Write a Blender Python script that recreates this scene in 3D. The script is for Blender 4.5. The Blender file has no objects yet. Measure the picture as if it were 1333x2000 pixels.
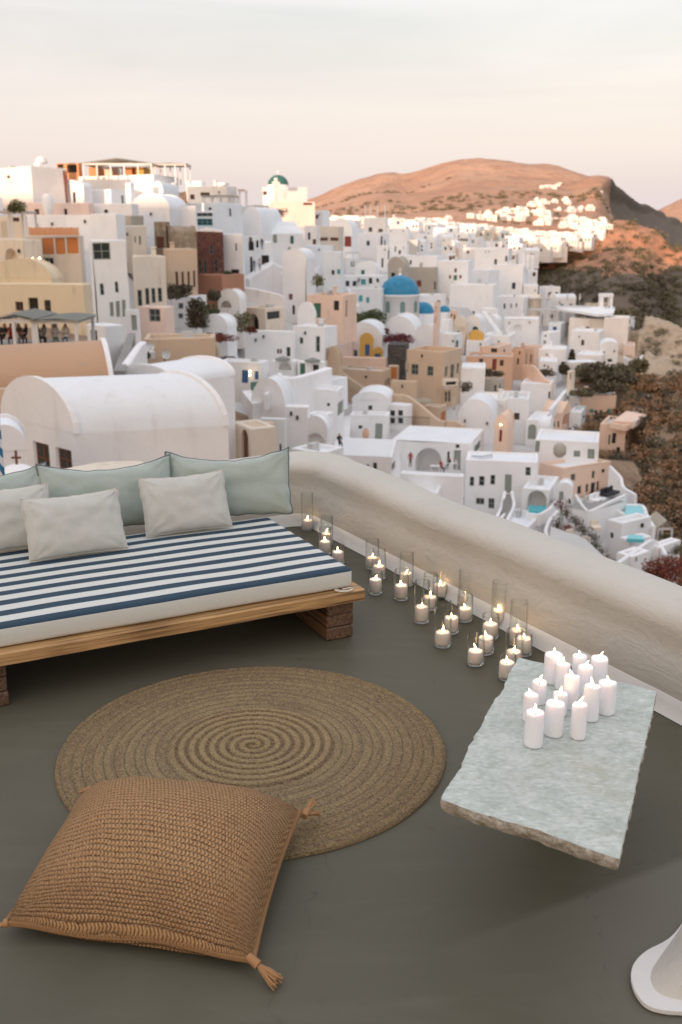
import bpy, bmesh, math, random
import numpy as np
from mathutils import Vector, Matrix, noise
R = math.radians
sc = bpy.context.scene
COL = sc.collection
random.seed(7)

# ---------------------------------------------------------------- camera
CAM_H = 2.0
PITCH = math.atan(540 / 1944)
cam_d = bpy.data.cameras.new('camera')
cam_d.sensor_fit = 'VERTICAL'
cam_d.sensor_height = 36.0
cam_d.lens = 35.0
cam_d.clip_start = 0.05
cam_d.clip_end = 30000
cam_d.dof.use_dof = True
cam_d.dof.focus_distance = 4.2
cam_d.dof.aperture_fstop = 3.6
cam = bpy.data.objects.new('camera', cam_d)
COL.objects.link(cam)
cam.location = (0, 0, CAM_H)
cam.rotation_euler = (math.pi / 2 - PITCH, 0, 0)
sc.camera = cam

# ---------------------------------------------------------------- light
SUN_EL, SUN_AZ = R(3.6), R(30)          # the sun stands low behind the camera, to its left
world = bpy.data.worlds.new('World')
sc.world = world
world.use_nodes = True
wt = world.node_tree
wt.nodes.clear()
def wn(t): return wt.nodes.new(t)
out = wn('ShaderNodeOutputWorld'); bg = wn('ShaderNodeBackground'); sky = wn('ShaderNodeTexSky')
sky.sky_type = 'NISHITA'; sky.sun_disc = False
sky.sun_elevation = SUN_EL; sky.sun_rotation = R(180) + SUN_AZ
sky.dust_density = 5.0
tc = wn('ShaderNodeTexCoord'); sep = wn('ShaderNodeSeparateXYZ')
wt.links.new(tc.outputs['Generated'], sep.inputs[0])
ramp = wn('ShaderNodeValToRGB')           # the thin high veil: pink at the horizon, cooler grey above
wt.links.new(sep.outputs['Z'], ramp.inputs[0])
cr = ramp.color_ramp
cr.elements[0].position = 0.0; cr.elements[0].color = (1.24, 1.08, 1.08, 1)
cr.elements[1].position = 1.0; cr.elements[1].color = (1.42, 1.42, 1.54, 1)
for p_, c_ in ((.07, (1.19, 1.04, 1.05, 1)), (.12, (1.03, .88, .91, 1)), (.155, (.93, .80, .82, 1)), (.20, (.87, .79, .79, 1)), (.35, (.95, .92, .98, 1)), (.6, (1.22, 1.20, 1.28, 1))):
    e = cr.elements.new(p_); e.color = c_
mapn = wn('ShaderNodeMapping'); mapn.inputs['Scale'].default_value = (1.2, 1.2, 9.0); mapn.inputs['Rotation'].default_value = (0, R(7), 0)
wt.links.new(tc.outputs['Generated'], mapn.inputs[0])
nz = wn('ShaderNodeTexNoise'); nz.inputs['Scale'].default_value = 1.6; nz.inputs['Detail'].default_value = 5; nz.inputs['Roughness'].default_value = .55
nz.inputs['Distortion'].default_value = .6
wt.links.new(mapn.outputs[0], nz.inputs['Vector'])
nr = wn('ShaderNodeMapRange'); nr.inputs[1].default_value = .42; nr.inputs[2].default_value = .72
wt.links.new(nz.outputs['Fac'], nr.inputs[0])
mixc = wn('ShaderNodeMixRGB'); mixc.blend_type = 'MIX'; mixc.inputs[2].default_value = (1.16, 1.00, 1.00, 1)
mf = wn('ShaderNodeMath'); mf.operation = 'MULTIPLY'; mf.inputs[1].default_value = .9
wt.links.new(nr.outputs[0], mf.inputs[0]); wt.links.new(mf.outputs[0], mixc.inputs[0]); wt.links.new(ramp.outputs[0], mixc.inputs[1])
sc10 = wn('ShaderNodeVectorMath'); sc10.operation = 'SCALE'; sc10.inputs['Scale'].default_value = 3.0
wt.links.new(mixc.outputs[0], sc10.inputs[0])
mix2 = wn('ShaderNodeMixRGB'); mix2.blend_type = 'ADD'; mix2.inputs[0].default_value = 1.0
wt.links.new(sky.outputs[0], mix2.inputs[1]); wt.links.new(sc10.outputs[0], mix2.inputs[2])
wt.links.new(mix2.outputs[0], bg.inputs[0]); bg.inputs[1].default_value = .15
wt.links.new(bg.outputs[0], out.inputs[0])
sund = bpy.data.lights.new('sun', 'SUN'); sund.energy = 3.3; sund.angle = R(.6); sund.color = (1.0, .65, .48)
sun = bpy.data.objects.new('sun', sund); COL.objects.link(sun)
sdir = Vector((math.sin(SUN_AZ) * math.cos(SUN_EL), math.cos(SUN_AZ) * math.cos(SUN_EL), -math.sin(SUN_EL)))
sun.rotation_euler = sdir.to_track_quat('-Z', 'Y').to_euler(); sun.location = (-60, -80, 60)
sc.view_settings.view_transform = 'Standard'; sc.view_settings.look = 'None'
sc.view_settings.exposure = 0.56; sc.view_settings.gamma = 1.0
sc.cycles.use_denoising = True
sc.cycles.max_bounces = 8; sc.cycles.transparent_max_bounces = 16; sc.cycles.transmission_bounces = 8
sc.cycles.diffuse_bounces = 5; sc.cycles.glossy_bounces = 6
sc.cycles.sample_clamp_indirect = 4.0
sc.cycles.caustics_refractive = False; sc.cycles.caustics_reflective = False

# ---------------------------------------------------------------- helpers
FPX, CX, CY = 1944.0, 666.5, 1000.0
cp, sp = math.cos(PITCH), math.sin(PITCH)
def ray(px, py):
    a, b = (px - CX) / FPX, -(py - CY) / FPX
    return Vector((a, cp + b * sp, -sp + b * cp))
def at(px, py, Y):
    v = ray(px, py); return Vector((0, 0, CAM_H)) + v * (Y / v.y)
def atz(px, py, z):
    v = ray(px, py); return Vector((0, 0, CAM_H)) + v * ((z - CAM_H) / v.z)
def proj(p):
    x, y, z = p[0], p[1], p[2] - CAM_H
    d = y * cp - z * sp; u = y * sp + z * cp
    return CX + FPX * x / d, CY - FPX * u / d

def tag(o, label=None, cat=None, group=None, kind=None):
    if label: o['label'] = label
    if cat: o['category'] = cat
    if group: o['group'] = group
    if kind: o['kind'] = kind
    return o
def empty(name, loc=(0, 0, 0), rz=0.0, **k):
    o = bpy.data.objects.new(name, None); o.empty_display_size = .2
    o.location = loc; o.rotation_euler = (0, 0, rz); COL.objects.link(o)
    return tag(o, **k)
class MB:
    def __init__(s): s.v = []; s.f = []; s.m = []; s.sm = []
    def add(s, vs, fs, m=0, sm=False):
        b = len(s.v); s.v += [tuple(v) for v in vs]
        for f in fs: s.f.append([b + i for i in f]); s.m.append(m); s.sm.append(sm)
    def box(s, x0, x1, y0, y1, z0, z1, m=0, M=None):
        vs = [Vector((x, y, z)) for z in (z0, z1) for y in (y0, y1) for x in (x0, x1)]
        if M is not None: vs = [M @ v for v in vs]
        s.add(vs, [(0, 2, 3, 1), (4, 5, 7, 6), (0, 1, 5, 4), (2, 6, 7, 3), (0, 4, 6, 2), (1, 3, 7, 5)], m)
    def cbox(s, x0, x1, y0, y1, z0, z1, c=.02, m=0, M=None):
        "box with chamfered edges"
        vs = []; 
        for (X, Y, Z) in [(x, y, z) for z in (0, 1) for y in (0, 1) for x in (0, 1)]:
            px, py, pz = (x0, x1)[X], (y0, y1)[Y], (z0, z1)[Z]
            dx, dy, dz = c * (1 - 2 * X), c * (1 - 2 * Y), c * (1 - 2 * Z)
            vs += [(px, py + dy, pz + dz), (px + dx, py, pz + dz), (px + dx, py + dy, pz)]
        if M is not None: vs = [M @ Vector(v) for v in vs]
        def i(X, Y, Z, a): return (X + 2 * Y + 4 * Z) * 3 + a
        F = [(i(0,0,0,0), i(0,0,1,0), i(0,1,1,0), i(0,1,0,0)), (i(1,0,0,0), i(1,1,0,0), i(1,1,1,0), i(1,0,1,0)),
             (i(0,0,0,1), i(1,0,0,1), i(1,0,1,1), i(0,0,1,1)), (i(0,1,0,1), i(0,1,1,1), i(1,1,1,1), i(1,1,0,1)),
             (i(0,0,0,2), i(0,1,0,2), i(1,1,0,2), i(1,0,0,2)), (i(0,0,1,2), i(1,0,1,2), i(1,1,1,2), i(0,1,1,2))]
        for X in (0, 1):
            for Y in (0, 1): F.append((i(X,Y,0,0), i(X,Y,1,0), i(X,Y,1,1), i(X,Y,0,1)))
        for X in (0, 1):
            for Z in (0, 1): F.append((i(X,0,Z,0), i(X,1,Z,0), i(X,1,Z,2), i(X,0,Z,2)))
        for Y in (0, 1):
            for Z in (0, 1): F.append((i(0,Y,Z,1), i(1,Y,Z,1), i(1,Y,Z,2), i(0,Y,Z,2)))
        for X in (0, 1):
            for Y in (0, 1):
                for Z in (0, 1): F.append((i(X,Y,Z,0), i(X,Y,Z,1), i(X,Y,Z,2)))
        s.add(vs, F, m)
    def tube(s, pts, r, n=8, m=0, cap=True, sm=True):
        pts = [Vector(p) for p in pts]; rs = r if isinstance(r, (list, tuple)) else [r] * len(pts)
        vs = []; N = len(pts); up = None
        for k, p in enumerate(pts):
            t = (pts[min(k + 1, N - 1)] - pts[max(k - 1, 0)]).normalized()
            if up is None: up = Vector((0, 0, 1)) if abs(t.z) < .9 else Vector((1, 0, 0))
            a = t.cross(up).normalized(); b = a.cross(t).normalized(); up = b
            for j in range(n):
                w = 2 * math.pi * j / n
                vs.append(p + a * math.cos(w) * rs[k] + b * math.sin(w) * rs[k])
        fs = [(k * n + j, k * n + (j + 1) % n, (k + 1) * n + (j + 1) % n, (k + 1) * n + j) for k in range(N - 1) for j in range(n)]
        s.add(vs, fs, m, sm)
        if cap: s.add(vs[:n][::-1], [tuple(range(n))], m); s.add(vs[-n:], [tuple(range(n))], m)
    def lathe(s, prof, n=24, c=(0, 0, 0), m=0, sm=True, a0=0.0, a1=2 * math.pi):
        full = abs(a1 - a0 - 2 * math.pi) < 1e-6; K = n if full else n + 1
        vs = [(c[0] + r * math.cos(a0 + (a1 - a0) * j / n), c[1] + r * math.sin(a0 + (a1 - a0) * j / n), c[2] + z) for r, z in prof for j in range(K)]
        fs = [(k * K + j, k * K + (j + 1) % K, (k + 1) * K + (j + 1) % K, (k + 1) * K + j) for k in range(len(prof) - 1) for j in range(n)]
        s.add(vs, fs, m, sm)
    def build(s, name, mats, parent=None, loc=None, rz=0.0, weld=False, **k):
        me = bpy.data.meshes.new(name); me.from_pydata(s.v, [], s.f)
        mats = mats if isinstance(mats, (list, tuple)) else [mats]
        for mt in mats: me.materials.append(mt)
        me.polygons.foreach_set('material_index', s.m); me.polygons.foreach_set('use_smooth', s.sm)
        bm = bmesh.new(); bm.from_mesh(me)
        if weld: bmesh.ops.remove_doubles(bm, verts=bm.verts, dist=1e-4)
        bmesh.ops.recalc_face_normals(bm, faces=bm.faces); bm.to_mesh(me); bm.free()
        o = bpy.data.objects.new(name, me); COL.objects.link(o)
        if parent is not None: o.parent = parent
        if loc is not None: o.location = loc
        o.rotation_euler = (0, 0, rz)
        return tag(o, **k)
def copy_tree(o, parent=None):
    c = o.copy(); COL.objects.link(c); c.parent = parent
    for ch in o.children: copy_tree(ch, c)
    return c

# ---------------------------------------------------------------- materials
def newmat(name):
    m = bpy.data.materials.new(name); m.use_nodes = True
    nt = m.node_tree; return m, nt, nt.nodes['Principled BSDF']
def N(nt, t, **k):
    n = nt.nodes.new(t)
    for a, b in k.items():
        if a in n.inputs: n.inputs[a].default_value = b
        else: setattr(n, a, b)
    return n
def mixcol(nt, fac, a, b, mode='MIX'):
    n = nt.nodes.new('ShaderNodeMixRGB'); n.blend_type = mode
    for i, v in ((0, fac), (1, a), (2, b)):
        if isinstance(v, (int, float)): n.inputs[i].default_value = v
        elif isinstance(v, tuple): n.inputs[i].default_value = (*v, 1)
        else: nt.links.new(v, n.inputs[i])
    return n.outputs[0]
def mrange(nt, v, a, b, c=0.0, d=1.0):
    n = N(nt, 'ShaderNodeMapRange'); n.inputs[1].default_value = a; n.inputs[2].default_value = b
    n.inputs[3].default_value = c; n.inputs[4].default_value = d; nt.links.new(v, n.inputs[0]); return n.outputs[0]
def math_(nt, op, a, b=None):
    n = nt.nodes.new('ShaderNodeMath'); n.operation = op
    for i, v in enumerate((a, b)):
        if v is None: continue
        if isinstance(v, (int, float)): n.inputs[i].default_value = v
        else: nt.links.new(v, n.inputs[i])
    return n.outputs[0]
def objco(nt, scale=(1, 1, 1), which='Object', rot=(0, 0, 0)):
    t = nt.nodes.new('ShaderNodeTexCoord'); mp = nt.nodes.new('ShaderNodeMapping')
    mp.inputs['Scale'].default_value = scale; mp.inputs['Rotation'].default_value = rot
    nt.links.new(t.outputs[which], mp.inputs[0]); return mp.outputs[0]
def worldco(nt, scale=(1, 1, 1)):
    g = nt.nodes.new('ShaderNodeNewGeometry'); mp = nt.nodes.new('ShaderNodeMapping')
    mp.inputs['Scale'].default_value = scale; nt.links.new(g.outputs['Position'], mp.inputs[0]); return mp.outputs[0]
def noise_(nt, vec, s, det=4, rough=.55, dist=0.0):
    n = N(nt, 'ShaderNodeTexNoise', Scale=s, Detail=det, Roughness=rough, Distortion=dist); nt.links.new(vec, n.inputs['Vector']); return n.outputs['Fac']
def bump(nt, b, h, strength=.3, dist=.01):
    n = N(nt, 'ShaderNodeBump', Strength=strength, Distance=dist); nt.links.new(h, n.inputs['Height']); nt.links.new(n.outputs[0], b.inputs['Normal'])
def simple(name, col, rough=.6, **k):
    m, nt, b = newmat(name); b.inputs['Base Color'].default_value = (*col, 1); b.inputs['Roughness'].default_value = rough
    for a, v in k.items(): b.inputs[a].default_value = v
    return m
def plaster(name, col, dirt=(.35, .30, .24), amt=.35, streak=.5, var=.05, sc_=1.0):
    m, nt, b = newmat(name); w = worldco(nt)
    n1 = noise_(nt, w, .35 * sc_, 5); n2 = noise_(nt, worldco(nt, (1.5 * sc_, 1.5 * sc_, .22 * sc_)), 1.3, 4, .6)
    oi = nt.nodes.new('ShaderNodeObjectInfo')
    v = mrange(nt, oi.outputs['Random'], 0, 1, 1 - var, 1 + var * .5)
    c0 = mixcol(nt, mrange(nt, n1, .35, .7, 0, .35), col, tuple(x * .80 for x in col))
    f = math_(nt, 'MULTIPLY', mrange(nt, n2, .55, .80, 0, streak), mrange(nt, n1, .40, .65, .1, 1))
    c1 = mixcol(nt, math_(nt, 'MULTIPLY', f, amt), c0, dirt)
    sc1 = nt.nodes.new('ShaderNodeVectorMath'); sc1.operation = 'SCALE'
    nt.links.new(c1, sc1.inputs[0]); nt.links.new(v, sc1.inputs['Scale']); nt.links.new(sc1.outputs[0], b.inputs['Base Color'])
    b.inputs['Roughness'].default_value = .85
    bump(nt, b, noise_(nt, w, 3.5, 3), .35, .05)
    return m
MATS = {}
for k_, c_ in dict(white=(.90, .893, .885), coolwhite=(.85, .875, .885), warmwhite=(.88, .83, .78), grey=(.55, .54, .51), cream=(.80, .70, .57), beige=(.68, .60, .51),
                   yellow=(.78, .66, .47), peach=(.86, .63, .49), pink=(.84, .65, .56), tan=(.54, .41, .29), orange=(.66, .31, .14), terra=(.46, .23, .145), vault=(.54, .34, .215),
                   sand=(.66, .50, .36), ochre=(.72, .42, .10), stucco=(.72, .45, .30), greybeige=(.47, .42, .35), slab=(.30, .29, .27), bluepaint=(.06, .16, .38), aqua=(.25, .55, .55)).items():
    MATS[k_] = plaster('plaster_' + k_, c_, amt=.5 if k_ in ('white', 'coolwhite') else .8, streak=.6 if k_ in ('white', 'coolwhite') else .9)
def brickmat(name, c1, c2, mortar, s=1.0):
    m, nt, b = newmat(name); w = objco(nt, (1, 1, 1))
    v = N(nt, 'ShaderNodeTexVoronoi', Scale=2.6 * s); nt.links.new(w, v.inputs['Vector'])
    v2 = N(nt, 'ShaderNodeTexVoronoi', Scale=2.6 * s, feature='DISTANCE_TO_EDGE'); nt.links.new(w, v2.inputs['Vector'])
    sepc = N(nt, 'ShaderNodeSeparateColor'); nt.links.new(v.outputs['Color'], sepc.inputs[0])
    c = mixcol(nt, sepc.outputs[0], c1, c2)
    c = mixcol(nt, mrange(nt, v2.outputs['Distance'], .02, .07, 1, 0), c, mortar)
    nt.links.new(c, b.inputs['Base Color']); b.inputs['Roughness'].default_value = .9
    bump(nt, b, mrange(nt, v2.outputs['Distance'], 0, .12), .8, .08); return m
MATS['brick'] = brickmat('red_lava_stone', (.20, .065, .045), (.10, .035, .028), (.26, .15, .11))
MATS['stone'] = brickmat('dark_lava_stone', (.10, .085, .075), (.05, .045, .042), (.16, .145, .125))
MATS['ruin'] = brickmat('ruined_stone', (.42, .34, .25), (.25, .19, .14), (.34, .27, .2), .8)
def woodmat(name, c1, c2, sx=1.0, axis=0, rough=.55):
    m, nt, b = newmat(name)
    s = [9, 9, 9]; s[axis] = .6
    w = objco(nt, tuple(v * sx for v in s))
    n1 = noise_(nt, w, 1.6, 8, .65, 1.2); n2 = noise_(nt, objco(nt, tuple(v * sx * (4 if i != axis else 1.5) for i, v in enumerate(s))), 2.0, 4)
    n3 = noise_(nt, objco(nt), 2.5, 3)
    c = mixcol(nt, mrange(nt, n1, .33, .68), c2, c1)
    c = mixcol(nt, mrange(nt, n2, .5, .75, 0, .6), c, tuple(x * .45 for x in c2))
    c = mixcol(nt, mrange(nt, n3, .48, .72, 0, .65), c, tuple(x * .5 for x in c2)); n4 = noise_(nt, objco(nt, tuple(v * sx * (2.2 if i != axis else .7) for i, v in enumerate(s))), 1.0, 3, .5, 2.0); c = mixcol(nt, mrange(nt, n4, .60, .66, 0, .85), c, tuple(x * .22 for x in c2))
    n5 = noise_(nt, objco(nt, tuple((70 if i != axis else 1.6) for i in range(3))), 1.0, 3, .5, .3)
    c = mixcol(nt, mrange(nt, n5, .56, .64, 0, .7), c, tuple(x * .3 for x in c2)); c = mixcol(nt, mrange(nt, n5, .42, .34, 0, .35), c, tuple(min(1, x * 1.35) for x in c1))
    nt.links.new(c, b.inputs['Base Color']); b.inputs['Roughness'].default_value = rough
    bump(nt, b, math_(nt, 'SUBTRACT', n1, n5), .9, .006); return m
M_glass = simple('dark_window_glass', (.035, .045, .045), .08)
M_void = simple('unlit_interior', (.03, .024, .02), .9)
COLS = dict(w=(.72, .70, .68), g=(.30, .33, .29), r=(.22, .035, .025), b=(.04, .12, .30), t=(.09, .36, .38), n=(.16, .065, .035), k=(.06, .055, .05), c=(.62, .56, .47), y=(.45, .30, .12), e=(.05, .16, .10), o=(.55, .20, .06))
PAINT = {k: simple('paint_' + k, c, .55) for k, c in COLS.items()}
M_metal = simple('dark_iron', (.05, .05, .05), .45, Metallic=.6)
M_lamp, nt_, b_ = newmat('warm_bulb'); b_.inputs['Emission Color'].default_value = (1, .72, .40, 1); b_.inputs['Emission Strength'].default_value = 14; b_.inputs['Base Color'].default_value = (.8, .7, .5, 1)
# ================================================================ the town on the slope
# rough distance of what is seen at a picture position (used to stand each house on the slope)
DT = {0: [(300, 135), (380, 132), (430, 128), (500, 112), (560, 95), (640, 66), (700, 50), (780, 42), (950, 38), (1100, 30)],
      200: [(300, 150), (380, 140), (430, 130), (500, 116), (560, 106), (640, 90), (700, 74), (780, 44), (950, 40), (1100, 30)],
      400: [(330, 185), (400, 170), (450, 156), (500, 146), (550, 136), (600, 126), (650, 112), (700, 96), (780, 72), (850, 60), (950, 46), (1100, 35)],
      600: [(380, 270), (420, 245), (460, 215), (500, 190), (550, 168), (600, 152), (650, 136), (700, 122), (750, 112), (800, 102), (850, 92), (900, 86), (1000, 70)],
      800: [(420, 420), (450, 370), (480, 320), (510, 275), (550, 235), (600, 200), (650, 176), (700, 156), (750, 140), (800, 126), (850, 114), (900, 105), (950, 96), (1050, 84)],
      1000: [(430, 470), (470, 400), (500, 330), (550, 270), (600, 232), (650, 200), (700, 176), (750, 156), (800, 140), (850, 126), (900, 114), (950, 104), (1000, 96), (1100, 84)],
      1200: [(560, 290), (600, 260), (650, 232), (700, 200), (750, 172), (800, 150), (850, 134), (900, 122), (950, 112), (1000, 102), (1050, 94), (1100, 87), (1160, 80)],
      1400: [(600, 260), (650, 235), (700, 205), (800, 152), (900, 124), (1000, 102), (1100, 87), (1200, 76)]}
_k = sorted(DT)
def _col(c, y):
    L = DT[c]; return float(np.interp(y, [a for a, _ in L], [1 / b for _, b in L]))
def dist(px, py):
    px = min(max(px, 0), 1400)
    for a, b in zip(_k, _k[1:]):
        if px <= b:
            f = (px - a) / (b - a); return 1 / (_col(a, py) * (1 - f) + _col(b, py) * f)
FR = [0, 0, 1.0]
def frame(ox, oy, s=1333 / 340): FR[:] = [ox, oy, s]
def fx(x): return FR[0] + x / FR[2]
def fy(y): return FR[1] + y / FR[2]
GROUND = []          # base points the terrain has to pass under
SIGHT = []           # bases that must stay in view
FOOT = []            # picture rectangles already covered by a placed house

def wall_open(mb, mp, L, z0, z1, ops, dep=.25, m=0, mr=0):
    "a wall sheet in (u, z) with real openings and reveals; mp(u, z, d) gives the local point at inward depth d"
    us = sorted({0, L} | {round(o[i], 4) for o in ops for i in (0, 1)}); zs = sorted({z0, z1} | {round(o[i], 4) for o in ops for i in (2, 3)})
    for a, b in zip(us, us[1:]):
        for c, d in zip(zs, zs[1:]):
            um, zm = (a + b) / 2, (c + d) / 2
            if any(o[0] < um < o[1] and o[2] < zm < o[3] for o in ops): continue
            mb.add([mp(a, c, 0), mp(b, c, 0), mp(b, d, 0), mp(a, d, 0)], [(0, 1, 2, 3)], m)
    for o in ops:
        u0, u1, a, b, arch, dp = o[:6]
        ol = outline(u0, u1, a, b, arch)
        if arch:
            K = len(ol); mid = [p for p in ol[2:]]
            h = len(mid) // 2
            mb.add([mp(*p, 0) for p in [(u1, b)] + mid[:h + 1]], [tuple(range(h + 2))], m)
            mb.add([mp(*p, 0) for p in [(u0, b)] + mid[h:][::-1]], [tuple(range(len(mid) - h + 1))], m)
        n = len(ol)
        mb.add([mp(*p, 0) for p in ol] + [mp(*p, dp) for p in ol], [(i, (i + 1) % n, n + (i + 1) % n, n + i) for i in range(n)], mr)
def outline(u0, u1, a, b, arch, ins=0.0):
    u0, u1, a, b = u0 + ins, u1 - ins, a + ins, b - ins
    if not arch: return [(u0, a), (u1, a), (u1, b), (u0, b)]
    r = (u1 - u0) / 2; h = min(r, (b - a) * .8); c = (u0 + u1) / 2
    return [(u0, a), (u1, a)] + [(c + r * math.cos(t), b - h + h * math.sin(t)) for t in [math.pi * k / 10 for k in range(11)]]
def panel(mp, u0, u1, a, b, arch, d, th=.05):
    mb = MB(); ol = outline(u0, u1, a, b, arch); n = len(ol)
    mb.add([mp(*p, d) for p in ol] + [mp(*p, d + th) for p in ol], [tuple(range(n)), tuple(range(n, 2 * n))[::-1]] + [(i, (i + 1) % n, n + (i + 1) % n, n + i) for i in range(n)])
    return mb
def fill_opening(root, mp, op, kind, colr, big):
    u0, u1, a, b, arch, dp = op; w, h = u1 - u0, b - a
    fr = PAINT[colr] if colr else PAINT['g']
    if kind == 'w':
        t = min(.09, w * .12); mb = MB(); o1 = outline(u0, u1, a, b, arch); o2 = outline(u0, u1, a, b, arch, t); n = len(o1)
        d0, d1 = dp * .55, dp * .55 + .06
        mb.add([mp(*p, d0) for p in o1] + [mp(*p, d0) for p in o2] + [mp(*p, d1) for p in o2], [(i, (i + 1) % n, n + (i + 1) % n, n + i) for i in range(n)] + [(n + i, n + (i + 1) % n, 2 * n + (i + 1) % n, 2 * n + i) for i in range(n)])
        def bar(x0, x1, y0, y1): mb.add([mp(x, y, dd) for dd in (d0 - .015, d1) for x, y in ((x0, y0), (x1, y0), (x1, y1), (x0, y1))], [(0, 1, 2, 3), (0, 1, 5, 4), (1, 2, 6, 5), (2, 3, 7, 6), (3, 0, 4, 7)])
        nv = max(1, round(w / .75)); nh = max(1, round(h / .8))
        for i in range(1, nv + 1 if w > .6 else 1):
            if i < max(2, nv): c = u0 + w * i / max(2, nv); bar(c - t * .4, c + t * .4, a + t, b - t)
        for i in range(1, nh if nh > 1 else 1 + (h > .9)):
            c = a + h * i / max(2, nh); bar(u0 + t, u1 - t, c - t * .35, c + t * .35)
        wo = mb.build('window', [fr], root)
        pn = panel(mp, u0 + t, u1 - t, a + t, b - t, arch, d1 - .02, .03); pn.build('pane', [M_glass], wo)
    elif kind == 'd':
        wo = panel(mp, u0, u1, a, b, arch, dp * .6, .06)
        if big:
            wo = wo.build('door', [fr], root)
            for k in range(3):
                z0_, z1_ = a + h * (.06 + .31 * k), a + h * (.06 + .31 * k) + h * .25
                if arch and k == 2: z1_ = z0_ + h * .12
                for s0, s1 in ((.12, .46), (.54, .88)):
                    q = panel(mp, u0 + w * s0, u0 + w * s1, z0_, z1_, False, dp * .6 - .03, .03); q.build('door_panel', [fr], wo)
        else: wo.build('door', [fr], root)
    elif kind == 's':
        for s0, s1 in ((0.02, .485), (.515, .98)):
            mb = panel(mp, u0 + w * s0, u0 + w * s1, a + .02, b - .02, False, dp * .35, .04)
            for k in range(1, 6):
                z_ = a + h * k / 6; q = panel(mp, u0 + w * (s0 + .06), u0 + w * (s1 - .06), z_ - h * .05, z_ + h * .03, False, dp * .35 - .03, .03); mb.add(q.v, q.f)
            mb.build('shutter', [fr], root)
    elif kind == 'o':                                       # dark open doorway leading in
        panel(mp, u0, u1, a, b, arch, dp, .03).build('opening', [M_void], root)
    elif kind == 'n':                                       # niche, porch: same plaster at the back
        panel(mp, u0, u1, a, b, arch, dp, .03).build('niche', [root_mat[0]], root)
root_mat = [None]
NH = [0]
def B(label, xl, xc, xr, yt, yb, th=22, d=None, col='white', roof='f', w='', name='white_house', dl=None, dr=None, tb=None, rise=None, ext=2.5, par=.35, col2=None, roofcol=None, dd=0, chim=None, cat='house', group=None, hipd=None, niche=1.3, big=False, mx=6.5, rimcol=None):
    """A house with its nearest upright corner at picture x xc, one face running to xl, the other to xr."""
    px, pyt, pyb = fx(xc), fy(yt), fy(yb)
    D = (d or dist(px, pyb)) + dd
    P = at(px, pyt, D); zb = at(px, pyb, D).z; th_ = R(th)
    tb_ = R(tb) if tb else th_
    av, bv = Vector((-math.cos(th_), math.sin(th_), 0)), Vector((math.sin(tb_), math.cos(tb_), 0))
    def hit(x, v):
        r = ray(fx(x), pyt); det = r.x * -v.y + v.x * r.y
        if abs(det) < 1e-6: return -1
        s = (r.x * -P.y + P.x * r.y) / det if False else None
        # solve t*r - s*v = P
        s = (r.x * P.y - r.y * P.x) / (r.y * v.x - r.x * v.y)
        return s
    LA = dl if dl else hit(xl, av); LB = dr if dr else hit(xr, bv)
    if not (0.3 < LA < 60): print('WARN LA', label[:40], round(LA, 1)); LA = min(max(abs(LA), 4), 14)
    if not (0.3 < LB < 60): print('WARN LB', label[:40], round(LB, 1)); LB = min(max(abs(LB), 4), 14)
    if not dr and th_ < R(45): LB = min(LB, mx)
    if not dl and th_ >= R(45): LA = min(LA, mx)
    NH[0] += 1
    rd = random.Random(NH[0])
    Ht = P.z - zb
    root = empty(name, Vector((P.x, P.y, zb)), math.pi / 2 - tb_, label=label, cat=cat, group=group)
    m1 = MATS[col]; root_mat[0] = m1; m2 = MATS[roofcol] if roofcol else (MATS['coolwhite'] if col in ('white', 'coolwhite', 'warmwhite', 'grey') else MATS['grey'] if roof == 'f' else m1)
    fA = lambda u, z, d_: Vector((d_, u, z)); fB = lambda u, z, d_: Vector((u, d_, z))
    opsA, opsB = [], []; fills = []
    for t in (w or []):
        x0, y0, x1, y1 = t[:4]; ty = t[4] if len(t) > 4 else 'w'; kind, colr = ty[0], ty[1:] or None
        arch = kind.isupper(); kind = kind.lower()
        xm = (x0 + x1) / 2; face = 'A' if xm < xc else 'B'
        v = av if face == 'A' else bv; L = LA if face == 'A' else LB
        uv_ = []
        for X in (x0, x1):
            r = ray(fx(X), fy((y0 + y1) / 2)); den = (r.y * v.x - r.x * v.y)
            uv_.append((r.x * P.y - r.y * P.x) / den)
        q = P + v * ((uv_[0] + uv_[1]) / 2)
        za, zc = at(fx(xm), fy(y1), q.y).z - zb, at(fx(xm), fy(y0), q.y).z - zb
        u0, u1 = sorted(uv_); u0, u1 = max(u0, .06), min(u1, L - .06); za = max(za, -ext + .1); zc = min(zc, Ht - .12)
        if u1 - u0 < .2 or zc - za < .2: continue
        ops = opsA if face == 'A' else opsB
        if any(not (u1 < o[0] or u0 > o[1] or zc < o[2] or za > o[3]) for o in ops): print('overlap win', label[:30], t); continue
        dp = niche if kind in 'no' and (u1 - u0) > .9 else .25
        dp = min(dp, (LB if face == 'A' else LA) * .45)
        op = (u0, u1, za, zc, arch, dp); ops.append(op); fills.append((fA if face == 'A' else fB, op, kind, colr))
    mb = MB()
    wall_open(mb, fA, LA, -ext, Ht, opsA); wall_open(mb, fB, LB, -ext, Ht, opsB)
    mb.add([(LB, 0, -ext), (LB, LA, -ext), (LB, LA, Ht), (LB, 0, Ht)], [(0, 1, 2, 3)]); mb.add([(0, LA, -ext), (LB, LA, -ext), (LB, LA, Ht), (0, LA, Ht)], [(0, 1, 2, 3)])
    rb = MB()
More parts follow.
